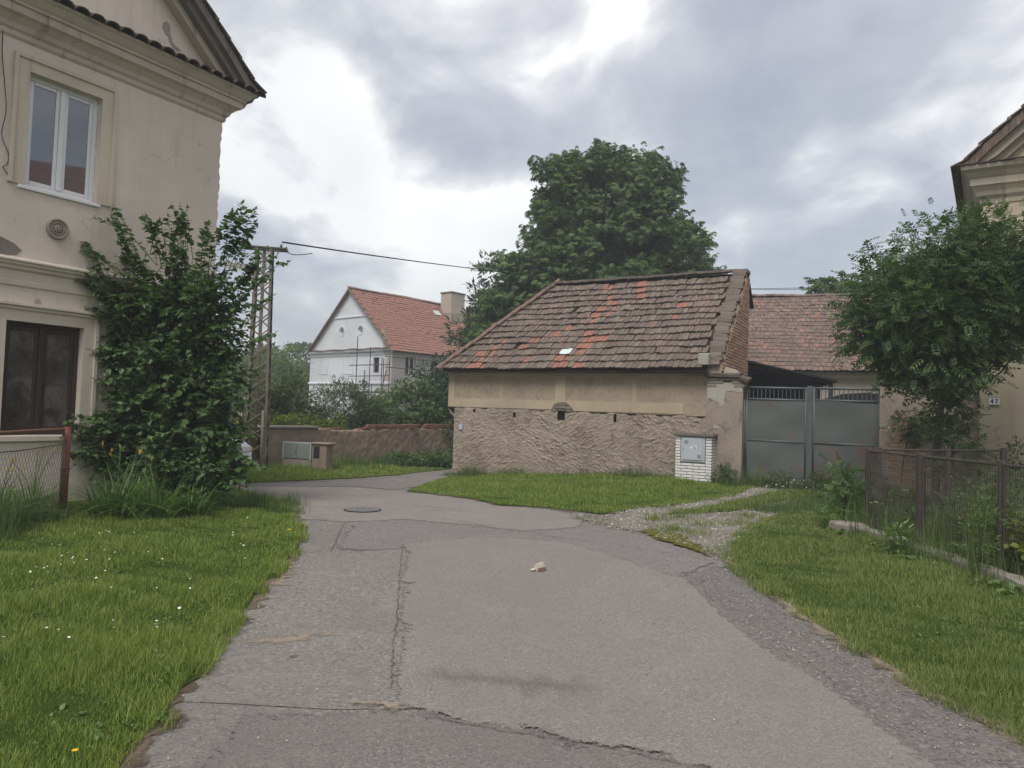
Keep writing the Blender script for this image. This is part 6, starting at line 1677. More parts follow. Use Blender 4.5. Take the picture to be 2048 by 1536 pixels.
tree('chestnut_tree', 'huge dark green chestnut tree rising behind the barn roof', 'tree', (4.3,34,-.3),
     [(4.1,34,10.9,3.0,3.0,2.9),(2.2,33.6,11.2,1.5,1.9,1.7),(2.9,33.6,12.5,1.3,1.6,1.2),(5.5,33.8,12.1,1.7,2.0,1.7),(6.0,33.6,10.2,1.5,1.8,1.6),(3.9,33.6,9.0,3.2,2.8,2.4),(7.3,33.4,8.9,1.8,2.3,1.6),(8.3,33.2,7.6,1.1,1.6,1.2),(6.9,33.5,10.2,1.2,1.6,1.2),(1.3,33.5,9.9,1.2,1.6,1.3),(4.3,34,13.0,1.7,1.6,1.0),(1.9,33.6,12.2,1.3,1.6,1.2),(5.7,33.8,12.7,1.5,1.7,1.3),(1.25,33.4,8.2,2.1,2.2,1.6),(.25,33,6.8,1.9,2,1.9),(4,33,7.0,4.6,3,2.2),(7.0,33,6.6,1.9,2,1.5),(-.4,32.6,5.2,1.5,1.7,1.7),(2.2,32.8,5.2,2.4,2,2.4)],
     1050, 32, .21, G_chest, palm_template(), .75, .42, M_bark_dark, .6, 1, branches=70, inner=.35, face_up=1.0, flat=.5)
tree('spruce_tree', 'dark conifer with spiky branches at the left flank of the chestnut', 'tree', (-1.35,36.5,-.3),
     [(-1.4,36.5,8.6,.5,.5,.9),(-1.4,36.5,7.0,1.0,1,1.0),(-1.5,36.5,5.4,1.6,1.5,1.2),(-1.6,36.3,3.8,2.0,1.9,1.2)], 150, 46, .34, G_needle, NARROW, .75, .2, M_bark_dark, -.1, 2, branches=50, inner=.2, flat=.25)
tree('yew_shrub', 'dark feathery conifer shrub between white farmhouse and barn', 'shrub', (-3.1,30.6,-.3),
     [(-3.2,30.6,2.7,.9,.8,1.1),(-2.5,30.5,2.0,1.1,.9,1.2),(-3.3,30.4,1.3,1.2,.9,1.1)], 120, 40, .30, G_needle, NARROW, .6, .12, M_bark_dark, 0.0, 3, branches=30, inner=.2)
tree('willow_bush', 'round grey-green bush in front of the white farmhouse gable', 'bush', (-6.0,27,-.3),
     [(-6.1,27,1.2,1.35,1.0,1.45),(-6.6,26.8,.6,1.1,.9,1.2),(-5.3,27,.8,1.0,.9,1.1)], 240, 90, .17, G_grey, NARROW, .5, .08, M_bark, .1, 4, branches=30, inner=.5)
tree('hazel_bush', 'broad dark bush behind the garden wall next to the barn corner', 'bush', (-3.7,28.8,-.3),
     [(-4.0,28.9,1.4,1.3,1.0,1.5),(-2.9,29.8,1.1,1.2,.8,1.6),(-3.5,28.9,.6,1.5,.7,1.0)], 230, 60, .16, G_mid, LEAF_S, .5, .09, M_bark, .3, 5, branches=30, inner=.5)
tree('elder_bush', 'light green small bush with pale leaves right behind the garden wall', 'bush', (-4.75,27.2,-.3),
     [(-4.8,27.2,1.05,1.0,.6,.85),(-4.2,27.4,.8,.7,.5,.75),(-5.4,27.2,.7,.6,.5,.6)], 110, 44, .17, leafmat('leaf_elder', [(0,(.05,.09,.025)),(.5,(.085,.14,.04)),(1,(.15,.21,.07))], .35, .8), LEAF_T, .4, .06, M_bark, .2, 6, branches=25, inner=.5)
tree('lilac_bush', 'loose olive-green bush behind the wall just right of the pylon', 'bush', (-7.7,26.5,-.3),
     [(-7.9,26.5,1.4,.9,.8,1.4),(-7.1,26.5,.8,.9,.8,1.1),(-8.6,26.5,1.0,1.0,.8,1.5),(-7.5,26.2,.3,1.4,.7,.9)], 220, 46, .17, leafmat('leaf_lilac', [(0,(.04,.065,.02)),(.5,(.075,.105,.032)),(1,(.14,.16,.06))], .35, .6), LEAF_S, .5, .08, M_bark, .1, 7, branches=34, inner=.3)
tree('hedge_shrub', 'low yellowish shrub poking over the garden wall coping', 'shrub', (-6.6,24.2,-.3),
     [(-6.8,24.0,.75,.6,.4,.6),(-5.9,24.6,.7,.7,.4,.55),(-7.4,23.8,.8,.5,.4,.5)], 60, 34, .13, G_hop, LEAF_S, .35, .05, M_bark, .1, 8, branches=20, inner=.3)
tree('linden_tree', 'bright yellow-green tree seen just right of the pylon', 'tree', (-18.6,60,-.3),
     [(-18.3,60,4.2,2.3,2.2,2.2),(-17.2,59.6,2.4,1.7,1.7,1.9),(-19.8,60,3.6,2.4,2.2,2.4),(-21.8,60,2.6,2.2,2,2.4),(-16.6,59.6,1.2,1.4,1.4,1.3)], 330, 40, .30, G_light, LEAF_S, .8, .3, M_bark, .3, 9, branches=30, inner=.6)
for i,(x,y,h,w,lab) in enumerate([(-31,92,9.0,3.6,'dark forest tree peeking just above the yellow-green tree by the pylon'),(-26.4,95,9.8,3.6,'dark forest tree showing between yellow-green tree and white farmhouse'),(-38,92,9.4,4.4,'dark forest tree far behind the leafy shrub left of the pylon')]):
    tree('oak_tree', lab, 'tree', (x,y,-.3), [(x,y,h*.62,w*.9,w,h*.38),(x+w*.4,y,h*.4,w,w,h*.38),(x-w*.4,y,h*.35,w,w,h*.33)], 150, 40, .6, G_dark, LEAF_S, 1.3, .35, M_bark_dark, .2, 20+i, 'dark forest trees on the skyline', branches=10, inner=.6)
tree('walnut_tree', 'mid-green tree crown peeking above the rear barn ridge at right', 'tree', (14.3,34,-.3),
     [(15.0,34,6.9,1.5,1.5,1.5),(16.6,34,6.6,1.9,1.7,1.8),(15.4,34,5.0,2.2,2,1.8)], 150, 24, .30, leafmat('leaf_walnut', [(0,(.045,.085,.02)),(.5,(.075,.125,.028)),(1,(.12,.17,.045))], .35, .5), palm_template(), .7, .25, M_bark, .6, 10, branches=24, inner=.5)
tree('ash_tree', 'bushy ash tree with feathery leaves in front of the ochre house', 'tree', (7.62,13.25,0),
     [(7.75,13.2,3.75,1.6,1.3,1.35),(6.9,13.0,3.45,.9,.9,.95),(8.6,13.0,4.35,1.3,1.1,1.0),(7.6,13.0,4.55,.9,.8,.75),(9.35,13.1,4.05,1.05,1.1,.8),(7.45,12.9,2.8,.75,.8,.6),(8.1,13.0,3.5,.7,.8,.45)],
     560, 18, .255, G_ash, frond_template(4,.30,.066), .55, .07, bark('bark_ash',(.09,.085,.07),(.18,.165,.14)), .25, 11, branches=80, inner=.35, face_up=1.0)
tree('ash_sapling', 'leafy basal shoots round the ash trunk above the fence', 'sapling', (7.72,13.05,0),
     [(7.7,13.0,1.55,.42,.35,.75),(7.9,13.0,.9,.45,.35,.5)], 34, 14, .24, G_ash, frond_template(4,.30,.066), .35, .03, None, .3, 12, branches=20, inner=.1)
tree('ash_seedling', 'small fresh ash seedling at the corner post of the mesh fence', 'sapling', (5.02,11.1,.03),
     [(4.98,11.05,.85,.16,.14,.38),(4.95,11.0,.45,.24,.16,.3),(5.1,11.1,.55,.14,.14,.3)], 22, 10, .20, leafmat('leaf_fresh',[(0,(.06,.11,.03)),(.5,(.10,.17,.05)),(1,(.17,.25,.09))],.35,.8), frond_template(4,.30,.066), .22, .015, None, .1, 13, branches=14, inner=.1)
tree('tree_sprout', 'ash sprout with fresh leaves leaning out of the gate pillar', 'sapling', (8.65,16.4,.0),
     [(8.75,16.2,1.75,.36,.25,.22),(8.9,16.1,1.55,.3,.2,.2)], 16, 10, .24, G_ash, frond_template(4,.30,.066), .25, .02, None, .2, 14, branches=10, inner=.1)

# the big shrub on the left, built twig by twig
def big_shrub():
    B = np.array([-4.95,11.45,0.0]); r = np.random.default_rng(31)
    root = empty('leafy_shrub', tuple(B), 0, 'big dark leafy shrub growing against the corner of the beige house', 'shrub')
    lobes = [(-5.2,11.5,3.0,1.05,.7,.85),(-4.9,11.4,2.7,.75,.7,.9),(-5.1,11.4,1.9,1.15,.8,.9),(-4.8,11.2,1.1,.75,.7,.9),(-5.6,11.4,1.1,.75,.6,.9),(-4.7,10.95,.55,.95,.5,.45),(-5.9,11.5,3.2,.6,.5,.6),(-6.1,11.35,1.0,.5,.5,.8),(-4.4,11.25,1.1,.35,.5,.7),(-6.15,11.5,2.3,.4,.4,.7),(-4.2,10.8,.45,.4,.4,.35)]
    E, U = lobes_points(lobes, 1000, r, .40)
    d = U*.9+np.array([0,0,.28])+r.normal(size=U.shape)*.3; d /= np.linalg.norm(d,axis=1,keepdims=True)
    Ln = r.uniform(.45,.95,len(E)); S0 = E-d*Ln[:,None]*.75; S1 = E+d*Ln[:,None]*.25
    # long shoots that break the outline
    tips = [(-4.20,11.2,4.66),(-4.36,11.2,4.5),(-5.2,11.3,4.62),(-5.05,11.2,4.55),(-5.72,11.2,4.42),(-6.2,11.2,4.40),(-6.58,11.1,3.98),(-6.62,11.1,3.46),(-4.2,11.4,4.22),(-3.72,11.4,3.3),(-3.78,11.3,2.62),(-3.95,11.4,2.05),(-3.74,11,1.1),(-3.66,10.7,.7),(-6.55,11.2,3.0),(-6.45,11.3,2.3),(-6.35,11,1.3),(-3.95,11.4,3.85),(-5.45,11.2,4.35),(-4.75,11.2,4.3),(-4.02,11.3,4.4),(-4.05,11.3,3.75),(-3.85,11.3,3.55),(-6.0,11.2,4.1),(-6.4,11.2,3.75),(-3.85,11.3,4.0),(-3.68,11.3,3.9)]
    for t in tips:
        e = np.array(t); c = np.array([-5.0+.15*(e[0]+5),11.4,e[2]*.55+.2]); v = (e-c); v /= np.linalg.norm(v); l = r.uniform(.8,1.25)
        for q in range(4 if e[0] < -4.1 else 2):
            e2 = e+(r.normal(0,.13,3) if q else 0)*np.array([1,.7,.8])-(np.array([0,0,.06*q])); c2 = e-v*l*.9+r.normal(0,.10,3); S0 = np.vstack([S0,c2]); S1 = np.vstack([S1,e2])
    tw = MB(); P=[];D=[];UP=[];S=[];T=[]
    for a,b in zip(S0,S1):
        v = b-a; l = np.linalg.norm(v); v /= l; side = np.cross(v,[0,0,1.0]); side /= np.linalg.norm(side)+1e-6
        bend = np.array([0,0,.16*l])
        n = int(l/.034); tone = r.random()
        for k in range(n):
            t = (k+.5)/n
            if t < .12: continue
            p = a+(b-a)*t+bend*math.sin(math.pi*t)
            sg = 1 if k%2 else -1
            dd = v*.55+side*sg*(.9)+r.normal(size=3)*.38+np.array([0,0,-.42])
            P.append(p); D.append(dd); UP.append(np.array([0,0,1.0])+r.normal(size=3)*.35); S.append(r.uniform(.075,.135)*(1 if t < .85 else .75)); T.append(np.clip(.5*tone+.5*r.random(),0,1))
        P.append(b); D.append(v); UP.append(np.array([0,0,1.0])); S.append(.06); T.append(.9)
        tw.tube([tuple(a-B),tuple((a+b)/2+bend-B),tuple(b-B)],[.006,.004,.0018],4,False)
    tw.build('twigs', M_bark, root)
    st = MB()
    for k in range(16):
        a = r.uniform(0,6.28); b0 = Vector((.25*math.cos(a),.2*math.sin(a),-.1)); i = int(r.integers(len(E))); e = Vector(S0[i]-B)
        st.tube(smooth_path([b0,b0.lerp(e,.45)+Vector((0,0,.25)),e],4), list(np.linspace(.026,.008,9)), 6)
    st.build('stems', M_bark, root, smooth=True)
    P=np.array(P);D=np.array(D);UP=np.array(UP);S=np.array(S);T=np.array(T)
    R = frames(D,UP); dist = np.linalg.norm(P-np.array([0,0,1.6]),axis=1); o_ = np.argsort(dist-.5*S*20); near = o_[:280]; rest = o_[280:]
    tmpl = ([(0,0,0),(-.30,.16,.05),(-.36,.42,.05),(-.20,.76,.0),(0,1.05,-.07),(.20,.76,0),(.36,.42,.05),(.30,.16,.05)],[(0,1,2,3),(0,3,4,4)])
    tmpl = ([(0,0,0),(-.34,.22,.06),(-.30,.60,.03),(0,1.05,-.07),(.30,.60,.03),(.34,.22,.06)],[(0,1,2,3),(0,3,4,5)])
    o = link('foliage', scatter('foliage',tmpl[0],tmpl[1],P[rest]-B,R[rest],S[rest],G_shrub,T[rest]),root); o['kind']='stuff'
    lm = [scatter('leaf',tmpl[0],tmpl[1],np.zeros((1,3)),np.eye(3)[None],np.ones(1),G_shrub,np.array([t])) for t in (.2,.4,.6,.8)]
    for i in near:
        m = Matrix([list(R[i][k]*S[i])+[(P[i]-B)[k]] for k in range(3)]+[[0,0,0,1]]); link('leaf',lm[int(r.integers(4))],root,m)
big_shrub()

# ---- grasses
def blades(P, h, w, r, lean=.45, seg=2, tone=None, dirs=None):
    """tapered bent blades; P (n,3) -> V, F(quads/tri as quads), rnd"""
    n = len(P); a = r.uniform(0,2*math.pi,n) if dirs is None else dirs
    d = np.c_[np.cos(a),np.sin(a),np.zeros(n)]; s = np.c_[-np.sin(a),np.cos(a),np.zeros(n)]
    ln = lean*r.uniform(.2,1.5,n)
    V = []
    for t in np.linspace(0,1,seg+1):
        c = P+d*(h*ln*t*t)[:,None]; c[:,2] += h*(t-.35*ln*t*t)
        ww = w*(1-t**1.4)*.5
        if t < 1: V += [c-s*ww[:,None], c+s*ww[:,None]]
        else: V += [c]
    k = len(V); V = np.stack(V,1).reshape(-1,3)
    b = (np.arange(n)*k)[:,None]; F = []
    for i in range(seg):
        if i < seg-1: F.append(b+np.array([[2*i,2*i+1,2*i+3]])); F.append(b+np.array([[2*i,2*i+3,2*i+2]]))
        else: F.append(b+np.array([[2*i,2*i+1,2*i+2]]))
    F = np.concatenate(F)
    tone = r.random(n) if tone is None else tone
    return V, F, np.repeat(tone,k)
def in_view(P, m=.80): return (np.abs(P[:,0]) < m*P[:,1]+1.2) & (P[:,1] > 1.6)
def lawn(name, poly, dens, hfun, wid, mat, seed, zo=.040, edge_in=0.0, lean=.5, seg=2, mask=None, label=None):
    r = np.random.default_rng(seed); pl = np.asarray(poly,float); lo = pl.min(0); hi = pl.max(0)
    lo = np.maximum(lo,[-14,1.5]); hi = np.minimum(hi,[12,24])
    N = int((hi-lo).prod()*dens); Q = lo+r.random((N,2))*(hi-lo)
    dist = np.linalg.norm(Q,axis=1)
    keep = r.random(N) < np.clip((4.2/np.maximum(dist,4.2))**1.35,0,1)
    Q = Q[keep]; Q = Q[in_view(Q)]; Q = Q[in_poly(Q,poly)]
    if mask is not None: Q = Q[mask(Q,r)]
    dist = np.linalg.norm(Q,axis=1)
    h = hfun(Q,r); w = wid*np.maximum(1,dist/5.0)*r.uniform(.7,1.3,len(Q))
    P = np.c_[Q,zf(Q[:,0],Q[:,1])+zo-.012]
    V,F,R = blades(P,h,w,r,lean,seg)
    o = link(name, mesh_np(name,V,F,mat,R)); o['kind']='stuff'; o['label']=label or name.replace('_',' ')
    return len(Q)
def grassmat(name, stops):
    t = MT(name,.55,.3); r_ = t.attr(); n = t.noise(1.3,5,.6,.4); n2 = t.noise(6,3,.6)
    f = t.math('ADD',t.math('MULTIPLY',r_,.42),t.math('ADD',t.math('MULTIPLY',n,.42),t.math('MULTIPLY',n2,.16)))
    c = t.ramp(f,stops); t.col(c)
    tr = t.N('ShaderNodeBsdfTranslucent'); t.L(t.mix(1.0,c,(1.0,1.2,.5),'MULTIPLY'),tr.inputs[0])
    mx = t.N('ShaderNodeMixShader'); mx.inputs[0].default_value=.35
    t.L(t.b.outputs[0],mx.inputs[1]); t.L(tr.outputs[0],mx.inputs[2]); t.L(mx.outputs[0],t.out.inputs[0]); return t.m
GR = grassmat('grass_lawn',[(.22,(0.095,0.148,0.032)),(.42,(0.157,0.227,0.044)),(.56,(0.231,0.302,0.060)),(.70,(0.325,0.350,0.081)),(.85,(0.494,0.436,0.194))])
GR2 = grassmat('grass_verge',[(.22,(0.088,0.132,0.040)),(.42,(0.139,0.196,0.055)),(.57,(0.210,0.263,0.071)),(.70,(0.323,0.324,0.109)),(.85,(0.516,0.422,0.237))])
GR_T = grassmat('grass_tall',[(.22,(0.047,0.085,0.023)),(.45,(0.085,0.139,0.039)),(.62,(0.147,0.202,0.062)),(.75,(0.265,0.265,0.116)),(.9,(0.466,0.404,0.233))])
def edge_h(poly_edge, h0, h1, width=.5):
    def f(Q,r):
        d = poly_dist(Q,poly_edge,False)
        cl = .85+.35*np.sin(Q[:,0]*2.3+1.1*np.sin(Q[:,1]*1.7))*np.sin(Q[:,1]*2.9+.7)+.25*np.sin(Q[:,0]*7.1+Q[:,1]*5.3)*np.sin(Q[:,1]*8.7)
        return (h0+(h1-h0)*ss(0,width,d))*r.uniform(.5,1.4,len(Q))*np.clip(cl,.45,1.6)
    return f
lawn('grass_left', LEFT_LAWN, 15000, edge_h(LEFT_EDGE[1:],.055,.080,.5), .0040, GR, 41, label='fresh green unmown lawn in the left foreground')
lawn('grass_right', RIGHT_LAWN, 15000, edge_h(RIGHT_EDGE,.045,.090,.9), .0040, GR2, 42, label='green roadside grass strip in the right foreground', mask=lambda Q,r: Q[:,0] < 5.25+.0*Q[:,1])
lawn('grass_barn', BARN_LAWN, 15000, edge_h(BARN_EDGE,.05,.16,2.5), .0042, GR, 43, label='green grass verge in front of the barn')
lawn('grass_far', VERGE, 11000, edge_h(VERGE_EDGE,.06,.25,3.0), .0045, GR, 44, .042, label='green grass verge in front of the garden wall')
lawn('grass_track', MID_GRASS, 9000, lambda Q,r: .07*r.uniform(.5,1.4,len(Q)), .0042, GR2, 45, .048, label='grass strip between the wheel tracks of the gravel drive')
lawn('grass_overhang', [(x+.10*(1 if x < 0 else -1),y) for x,y in LEFT_EDGE[1:]]+[(x-.16,y) for x,y in LEFT_EDGE[1:]][::-1], 9000, lambda Q,r: .095*r.uniform(.5,1.5,len(Q)), .004, GR, 46, .03, lean=.8, label='grass tufts hanging over the left road edge', mask=lambda Q,r: r.random(len(Q)) < ss(.42,.62,.5+.5*np.sin(Q[:,1]*5.1)*np.sin(Q[:,1]*2.3+1)))
lawn('grass_overhang', [(x-.12,y) for x,y in RIGHT_EDGE]+[(x+.16,y) for x,y in RIGHT_EDGE][::-1], 9000, lambda Q,r: .075*r.uniform(.5,1.5,len(Q)), .004, GR2, 47, .03, lean=.8, label='grass tufts hanging over the right road edge', mask=lambda Q,r: r.random(len(Q)) < ss(.42,.62,.5+.5*np.sin(Q[:,1]*4.7)*np.sin(Q[:,1]*2.9+1)))
def strip(name, pts, width, dens, h, w, mat, seed, label, lean=.35, seg=3, zo=.04):
    r = np.random.default_rng(seed); P = []
    for a,b in zip(pts[:-1],pts[1:]):
        a=np.array(a);b=np.array(b); L=np.linalg.norm(b-a); n=int(L*width*dens); t=r.random(n); nr=np.array([-(b-a)[1],(b-a)[0]])/L
        P.append(a+(b-a)*t[:,None]+nr*(r.normal(0,.33,n)*width)[:,None])
    Q = np.concatenate(P); cl = .55+.45*np.sin(Q[:,0]*3.1+seed)*np.sin(Q[:,1]*2.7)+.25*np.sin(Q[:,0]*9+Q[:,1]*7)
    hh = h*r.uniform(.35,1.25,len(Q))*np.clip(cl,.35,1.3)
    V,F,R = blades(np.c_[Q,zf(Q[:,0],Q[:,1])+zo-.02],hh,w*r.uniform(.7,1.3,len(Q)),r,lean,seg)
    o = link(name,mesh_np(name,V,F,mat,R)); o['kind']='stuff'; o['label']=label
GR_DRY = leafmat('grass_dry',[(0,(.22,.17,.085)),(.5,(.33,.27,.14)),(1,(.44,.38,.22))],.3,2)
strip('dry_grass',RIGHT_EDGE[6:],.30,420,.08,.004,GR_DRY,58,'dry straw along the right road edge',lean=1.1,seg=2,zo=.035)
strip('dry_grass',LEFT_EDGE[1:11],.26,260,.08,.004,GR_DRY,59,'dry straw along the left road edge',lean=1.1,seg=2,zo=.035)
strip('dry_grass',[(3.2,4),(3.6,6),(3.8,8.5),(4.6,10.5)],1.2,260,.10,.0035,GR_DRY,60,'straw-coloured blades in the right grass strip',lean=.6,seg=2)
strip('dry_grass',[(-3.2,3.6),(-3.4,6),(-4.2,8.4)],1.3,150,.09,.0035,GR_DRY,57,'straw-coloured blades in the left lawn',lean=.6,seg=2)
lawn('gravel_grass', GRAVEL, 1500, lambda Q,r: .05*r.uniform(.4,1.6,len(Q)), .0045, GR2, 49, .035, lean=.7, label='thin grass growing through the gravel drive', mask=lambda Q,r: r.random(len(Q)) < ss(.45,.75,.5+.5*np.sin(Q[:,0]*4.3+Q[:,1]*1.9)*np.sin(Q[:,1]*3.1-Q[:,0]*1.3)))
BAW = lambda x,y: (BARN_O[0]+x*math.cos(BARN_A)-y*math.sin(BARN_A), BARN_O[1]+x*math.sin(BARN_A)+y*math.cos(BARN_A))
strip('tall_grass',[BAW(-7.6,-.2),BAW(-5.5,-.25),BAW(-3,-.2),BAW(-.9,-.2)],.45,1500,.42,.008,GR_T,61,'ragged tall grass along the foot of the barn wall')
strip('tall_grass',[BAW(.2,-.35),BAW(1.2,-.2),BAW(2.4,-.25),BAW(3.9,-.3),BAW(4.8,-.5)],.55,1500,.50,.008,GR_T,62,'weedy grass growing in front of the yard gate')
strip('tall_grass',[(-7.3,21.0),(-6.4,21.1)],.5,1300,.30,.010,GR_T,63,'tall grass at the foot of the pylon')
strip('tall_grass',[(-5.4,21.9),(-4.4,23.6),(-3.2,25.6),(-2.2,27.6)],.9,1500,.55,.011,GR_T,64,'tall grass along the foot of the garden wall')
strip('tall_grass',[(5.0,10.9),(4.95,9.5),(4.98,8),(4.95,6.4),(4.95,4.5)],.34,2100,.36,.006,GR_T,65,'rank grass along the fence plinth')
strip('tall_grass',[(-5.85,10.3),(-5.85,9.6),(-5.7,8.4),(-5.45,6.9)],.40,2600,.42,.007,GR_T,66,'rank grass under the pipe fence')
strip('tall_grass',[(-5.3,11.3),(-4.2,11.3),(-3.55,11.9),(-3.5,11.0),(-3.1,10.7)],.5,2600,.34,.006,GR_T,67,'tall seeding grass round the foot of the leafy shrub')
strip('tall_grass',[(4.3,12.8),(5.4,13.6),(6.6,15.2),(8.2,16.0)],.8,1500,.36,.007,GR_T,68,'tall grass beside the gravel drive near the fence corner')
strip('garden_grass',[(5.7,10.4),(5.8,8.5),(5.9,6.5)],1.3,1500,.85,.007,GR_T,69,'overgrown tall grass just inside the mesh fence',lean=.25)
strip('garden_grass',[(6.3,11.2),(8.2,11.3),(10,11.5)],1.6,900,.95,.008,GR_T,70,'overgrown garden grass in front of the ochre house',lean=.25)
strip('garden_grass',[(7.2,8.5),(8.5,10)],1.8,900,.95,.008,GR_T,71,'overgrown garden grass deep inside the mesh fence',lean=.25)
strip('garden_grass',[(-7.2,9.9),(-6.9,8.6),(-6.6,7.2)],.9,1500,.50,.008,GR_T,72,'garden grass between pipe fence and beige house')

def plant(name, label, cat, base, lobes, n, per, size, mat, tmpl, seed, clump=.2, droop=.2, stem=.012):
    return tree(name,label,cat,base,lobes,n,per,size,mat,tmpl,clump,stem,M_bark,droop,seed,branches=min(n,14),inner=.3,crown_name='leaves')
def lobes_at(x,y,z,rx,rz,k=1): return [(x,y,z,rx,rx*.8,rz)]
plant('bramble_bush','dark bramble bush behind the mesh fence beside its second post','bush',(5.75,8.9,0),[(5.75,8.9,.42,.5,.5,.42),(5.6,8.4,.3,.4,.5,.32)],60,26,.07,G_mid,LEAF_S,81,.25)
plant('hop_plant','yellow-green hop plant climbing low on the mesh fence at right edge','plant',(5.5,7.9,0),[(5.5,7.7,.42,.28,.42,.36),(5.45,7.3,.35,.25,.35,.36)],46,24,.085,G_hop,LEAF_T,82,.2)
plant('garden_shrub','broad green shrub in the overgrown garden inside the mesh fence','shrub',(7.0,10.2,0),[(7.0,10.2,.5,.9,.6,.55),(8.2,10.4,.55,.9,.6,.6)],90,28,.08,G_mid,LEAF_S,83,.3)
plant('elder_sapling','dark leafy sapling at the corner post inside the mesh fence','sapling',(5.5,10.45,0),[(5.5,10.4,.35,.25,.3,.35)],26,22,.07,G_mid,LEAF_S,84,.2)
plant('wild_carrot','tall feathery green weed standing in front of the fence plinth','weed',(4.88,7.75,.03),[(4.88,7.75,.42,.12,.12,.40),(4.95,7.75,.62,.10,.1,.25)],30,34,.055,leafmat('leaf_feathery',[(0,(.07,.12,.03)),(.6,(.12,.18,.05)),(1,(.18,.24,.08))],.35,1),NARROW,85,.12,-.4,.008)
plant('sow_thistle','light green thistle in the grass before the fence plinth','weed',(4.75,9.1,.03),[(4.75,9.1,.22,.12,.1,.22)],12,14,.10,G_blade,NARROW,86,.12,-.2,.006)
plant('climbing_weed','tall flowering weed in front of house number 47','weed',(9.75,14.6,0),[(9.9,14.6,1.0,.22,.2,.3),(10.0,14.6,1.25,.15,.2,.25),(9.8,14.5,.7,.3,.25,.4)],40,16,.10,G_mid,NARROW,87,.2,-.1,.01)
for k,(x,y,w_,h_,lab) in enumerate([(-2.6,26.0,.8,.30,'green nettle patch at the end of the garden wall by the barn'),(-3.6,24.6,.5,.30,'dark nettle clump halfway along the garden wall'),(-2.3,24.9,.6,.24,'low burdock patch on the verge beside the side lane')]):
    plant('nettle_clump',lab,'weed',(x,y,-.33),[(x,y,-.30+h_*.6,w_,w_*.7,h_*.7)],60,22,.13,G_mid,LEAF_S,90+k,.35,.2,.01)
for k,(x,lab) in enumerate(((.45,'weed clump at the foot of the gate beside the buttress'),(1.7,'weed clump at the left gate leaf'),(2.6,'white-flowering weed clump at the centre of the gate'),(3.7,'weed clump by the gate pillar'))):
    px,py = BAW(x,-.25); plant('weed_clump',lab,'weed',(px,py,0),[(px,py,.24,.28,.22,.26)],26,16,.075,G_mid,LEAF_S,95+k,.2,.0,.008)

# daylilies and other strap-leaved clumps
def strap_clump(x,y,n,l,seed,label,cat='daylily',buds=0,wid=.030,name='daylily'):
    r = np.random.default_rng(seed); root = empty(name,(x,y,zf(x,y)+.02),0,label,cat)
    P = np.c_[r.normal(0,.13,n),r.normal(0,.13,n),np.zeros(n)]
    a = np.arctan2(P[:,1],P[:,0])+r.normal(0,.6,n)
    V,F,R = blades(P,l*r.uniform(.6,1.2,n),np.full(n,wid)*r.uniform(.7,1.2,n),r,1.5,6,None,a)
    link('leaves',mesh_np('leaves',V,F,G_blade,R),root)
    for k in range(buds):
        a = r.uniform(0,6.28); t = Vector((.25*math.cos(a),.25*math.sin(a),l*r.uniform(.95,1.3)))
        s = MB().tube(smooth_path([(0,0,0),(t.x*.3,t.y*.3,t.z*.6),tuple(t)],3),[.005]*6+[.004],5).build('flower_stem',G_blade,root)
        fl = MB()
        for q in range(int(r.integers(2,5))):
            d = Vector(r.normal(0,.3,3))+Vector((0,0,.9)); d.normalize(); l_ = r.uniform(.05,.085)
            fl.tube([t,t+d*l_*.5,t+d*l_],[.004,.009,.002],5)
        fl.build('flower_bud',M_bud,s)
M_bud = MT('daylily_bud',.6,.3).col((.40,.27,.075)).m
for k,(x,y,n,l,b,lab) in enumerate([(-5.2,9.9,120,.85,3,'arching daylily clump just right of the red fence post'),(-4.75,10.1,110,.80,2,'daylily clump between fence post and leafy shrub'),(-5.35,10.5,120,.7,5,'taller budding daylily clump in the shade behind the fence post'),(-4.4,10.3,90,.65,0,'low strap-leaved clump under the leafy shrub'),(-6.35,9.3,150,.62,3,'daylily clump behind the chain-link near the post'),(-6.2,8.5,150,.62,2,'daylily clump behind the chain-link at the left edge'),(-6.5,10.2,120,.66,4,'budding daylily clump below the ground-floor window')]):
    strap_clump(x,y,n,l,110+k,lab,buds=b)
strap_clump(-5.95,8.75,26,.5,120,'broad-leaved dock plant growing through the pipe fence','dock',0,.075,'dock_plant')
TUFT=['grass tuft at the middle of the moss strip edge','grass tuft in the gravel behind the moss strip','large grass tuft in the centre of the gravel drive','small grass tuft at the road end of the gravel','grass tuft between moss strip and right lawn','grass tuft in the far gravel near the grass strip','grass tuft left of centre in the gravel drive','wide grass tuft at the tip of the moss strip by the lawn','tiny grass tuft far up the right wheel track','tiny grass tuft near the barn verge in the gravel']
for k,(x,y,s) in enumerate([(2.55,10.05,.11),(2.85,10.9,.14),(3.55,11.25,.15),(2.3,10.35,.09),(2.95,9.35,.12),(3.1,12.2,.12),(2.75,11.7,.10),(2.6,8.75,.16),(3.9,12.1,.09),(2.2,11.3,.08)]):
    r = np.random.default_rng(140+k); n = 170
    P = np.c_[r.normal(0,s,n),r.normal(0,s*.7,n),np.zeros(n)]; V,F,R = blades(P,r.uniform(.05,.15,n),np.full(n,.005),r,.6,2)
    o = link('grass_tuft',mesh_np('grass_tuft',V,F,GR2,R)); o.location=(x,y,.045)
    tag(o,TUFT[k],'grass tuft','grass tufts in the gravel drive')

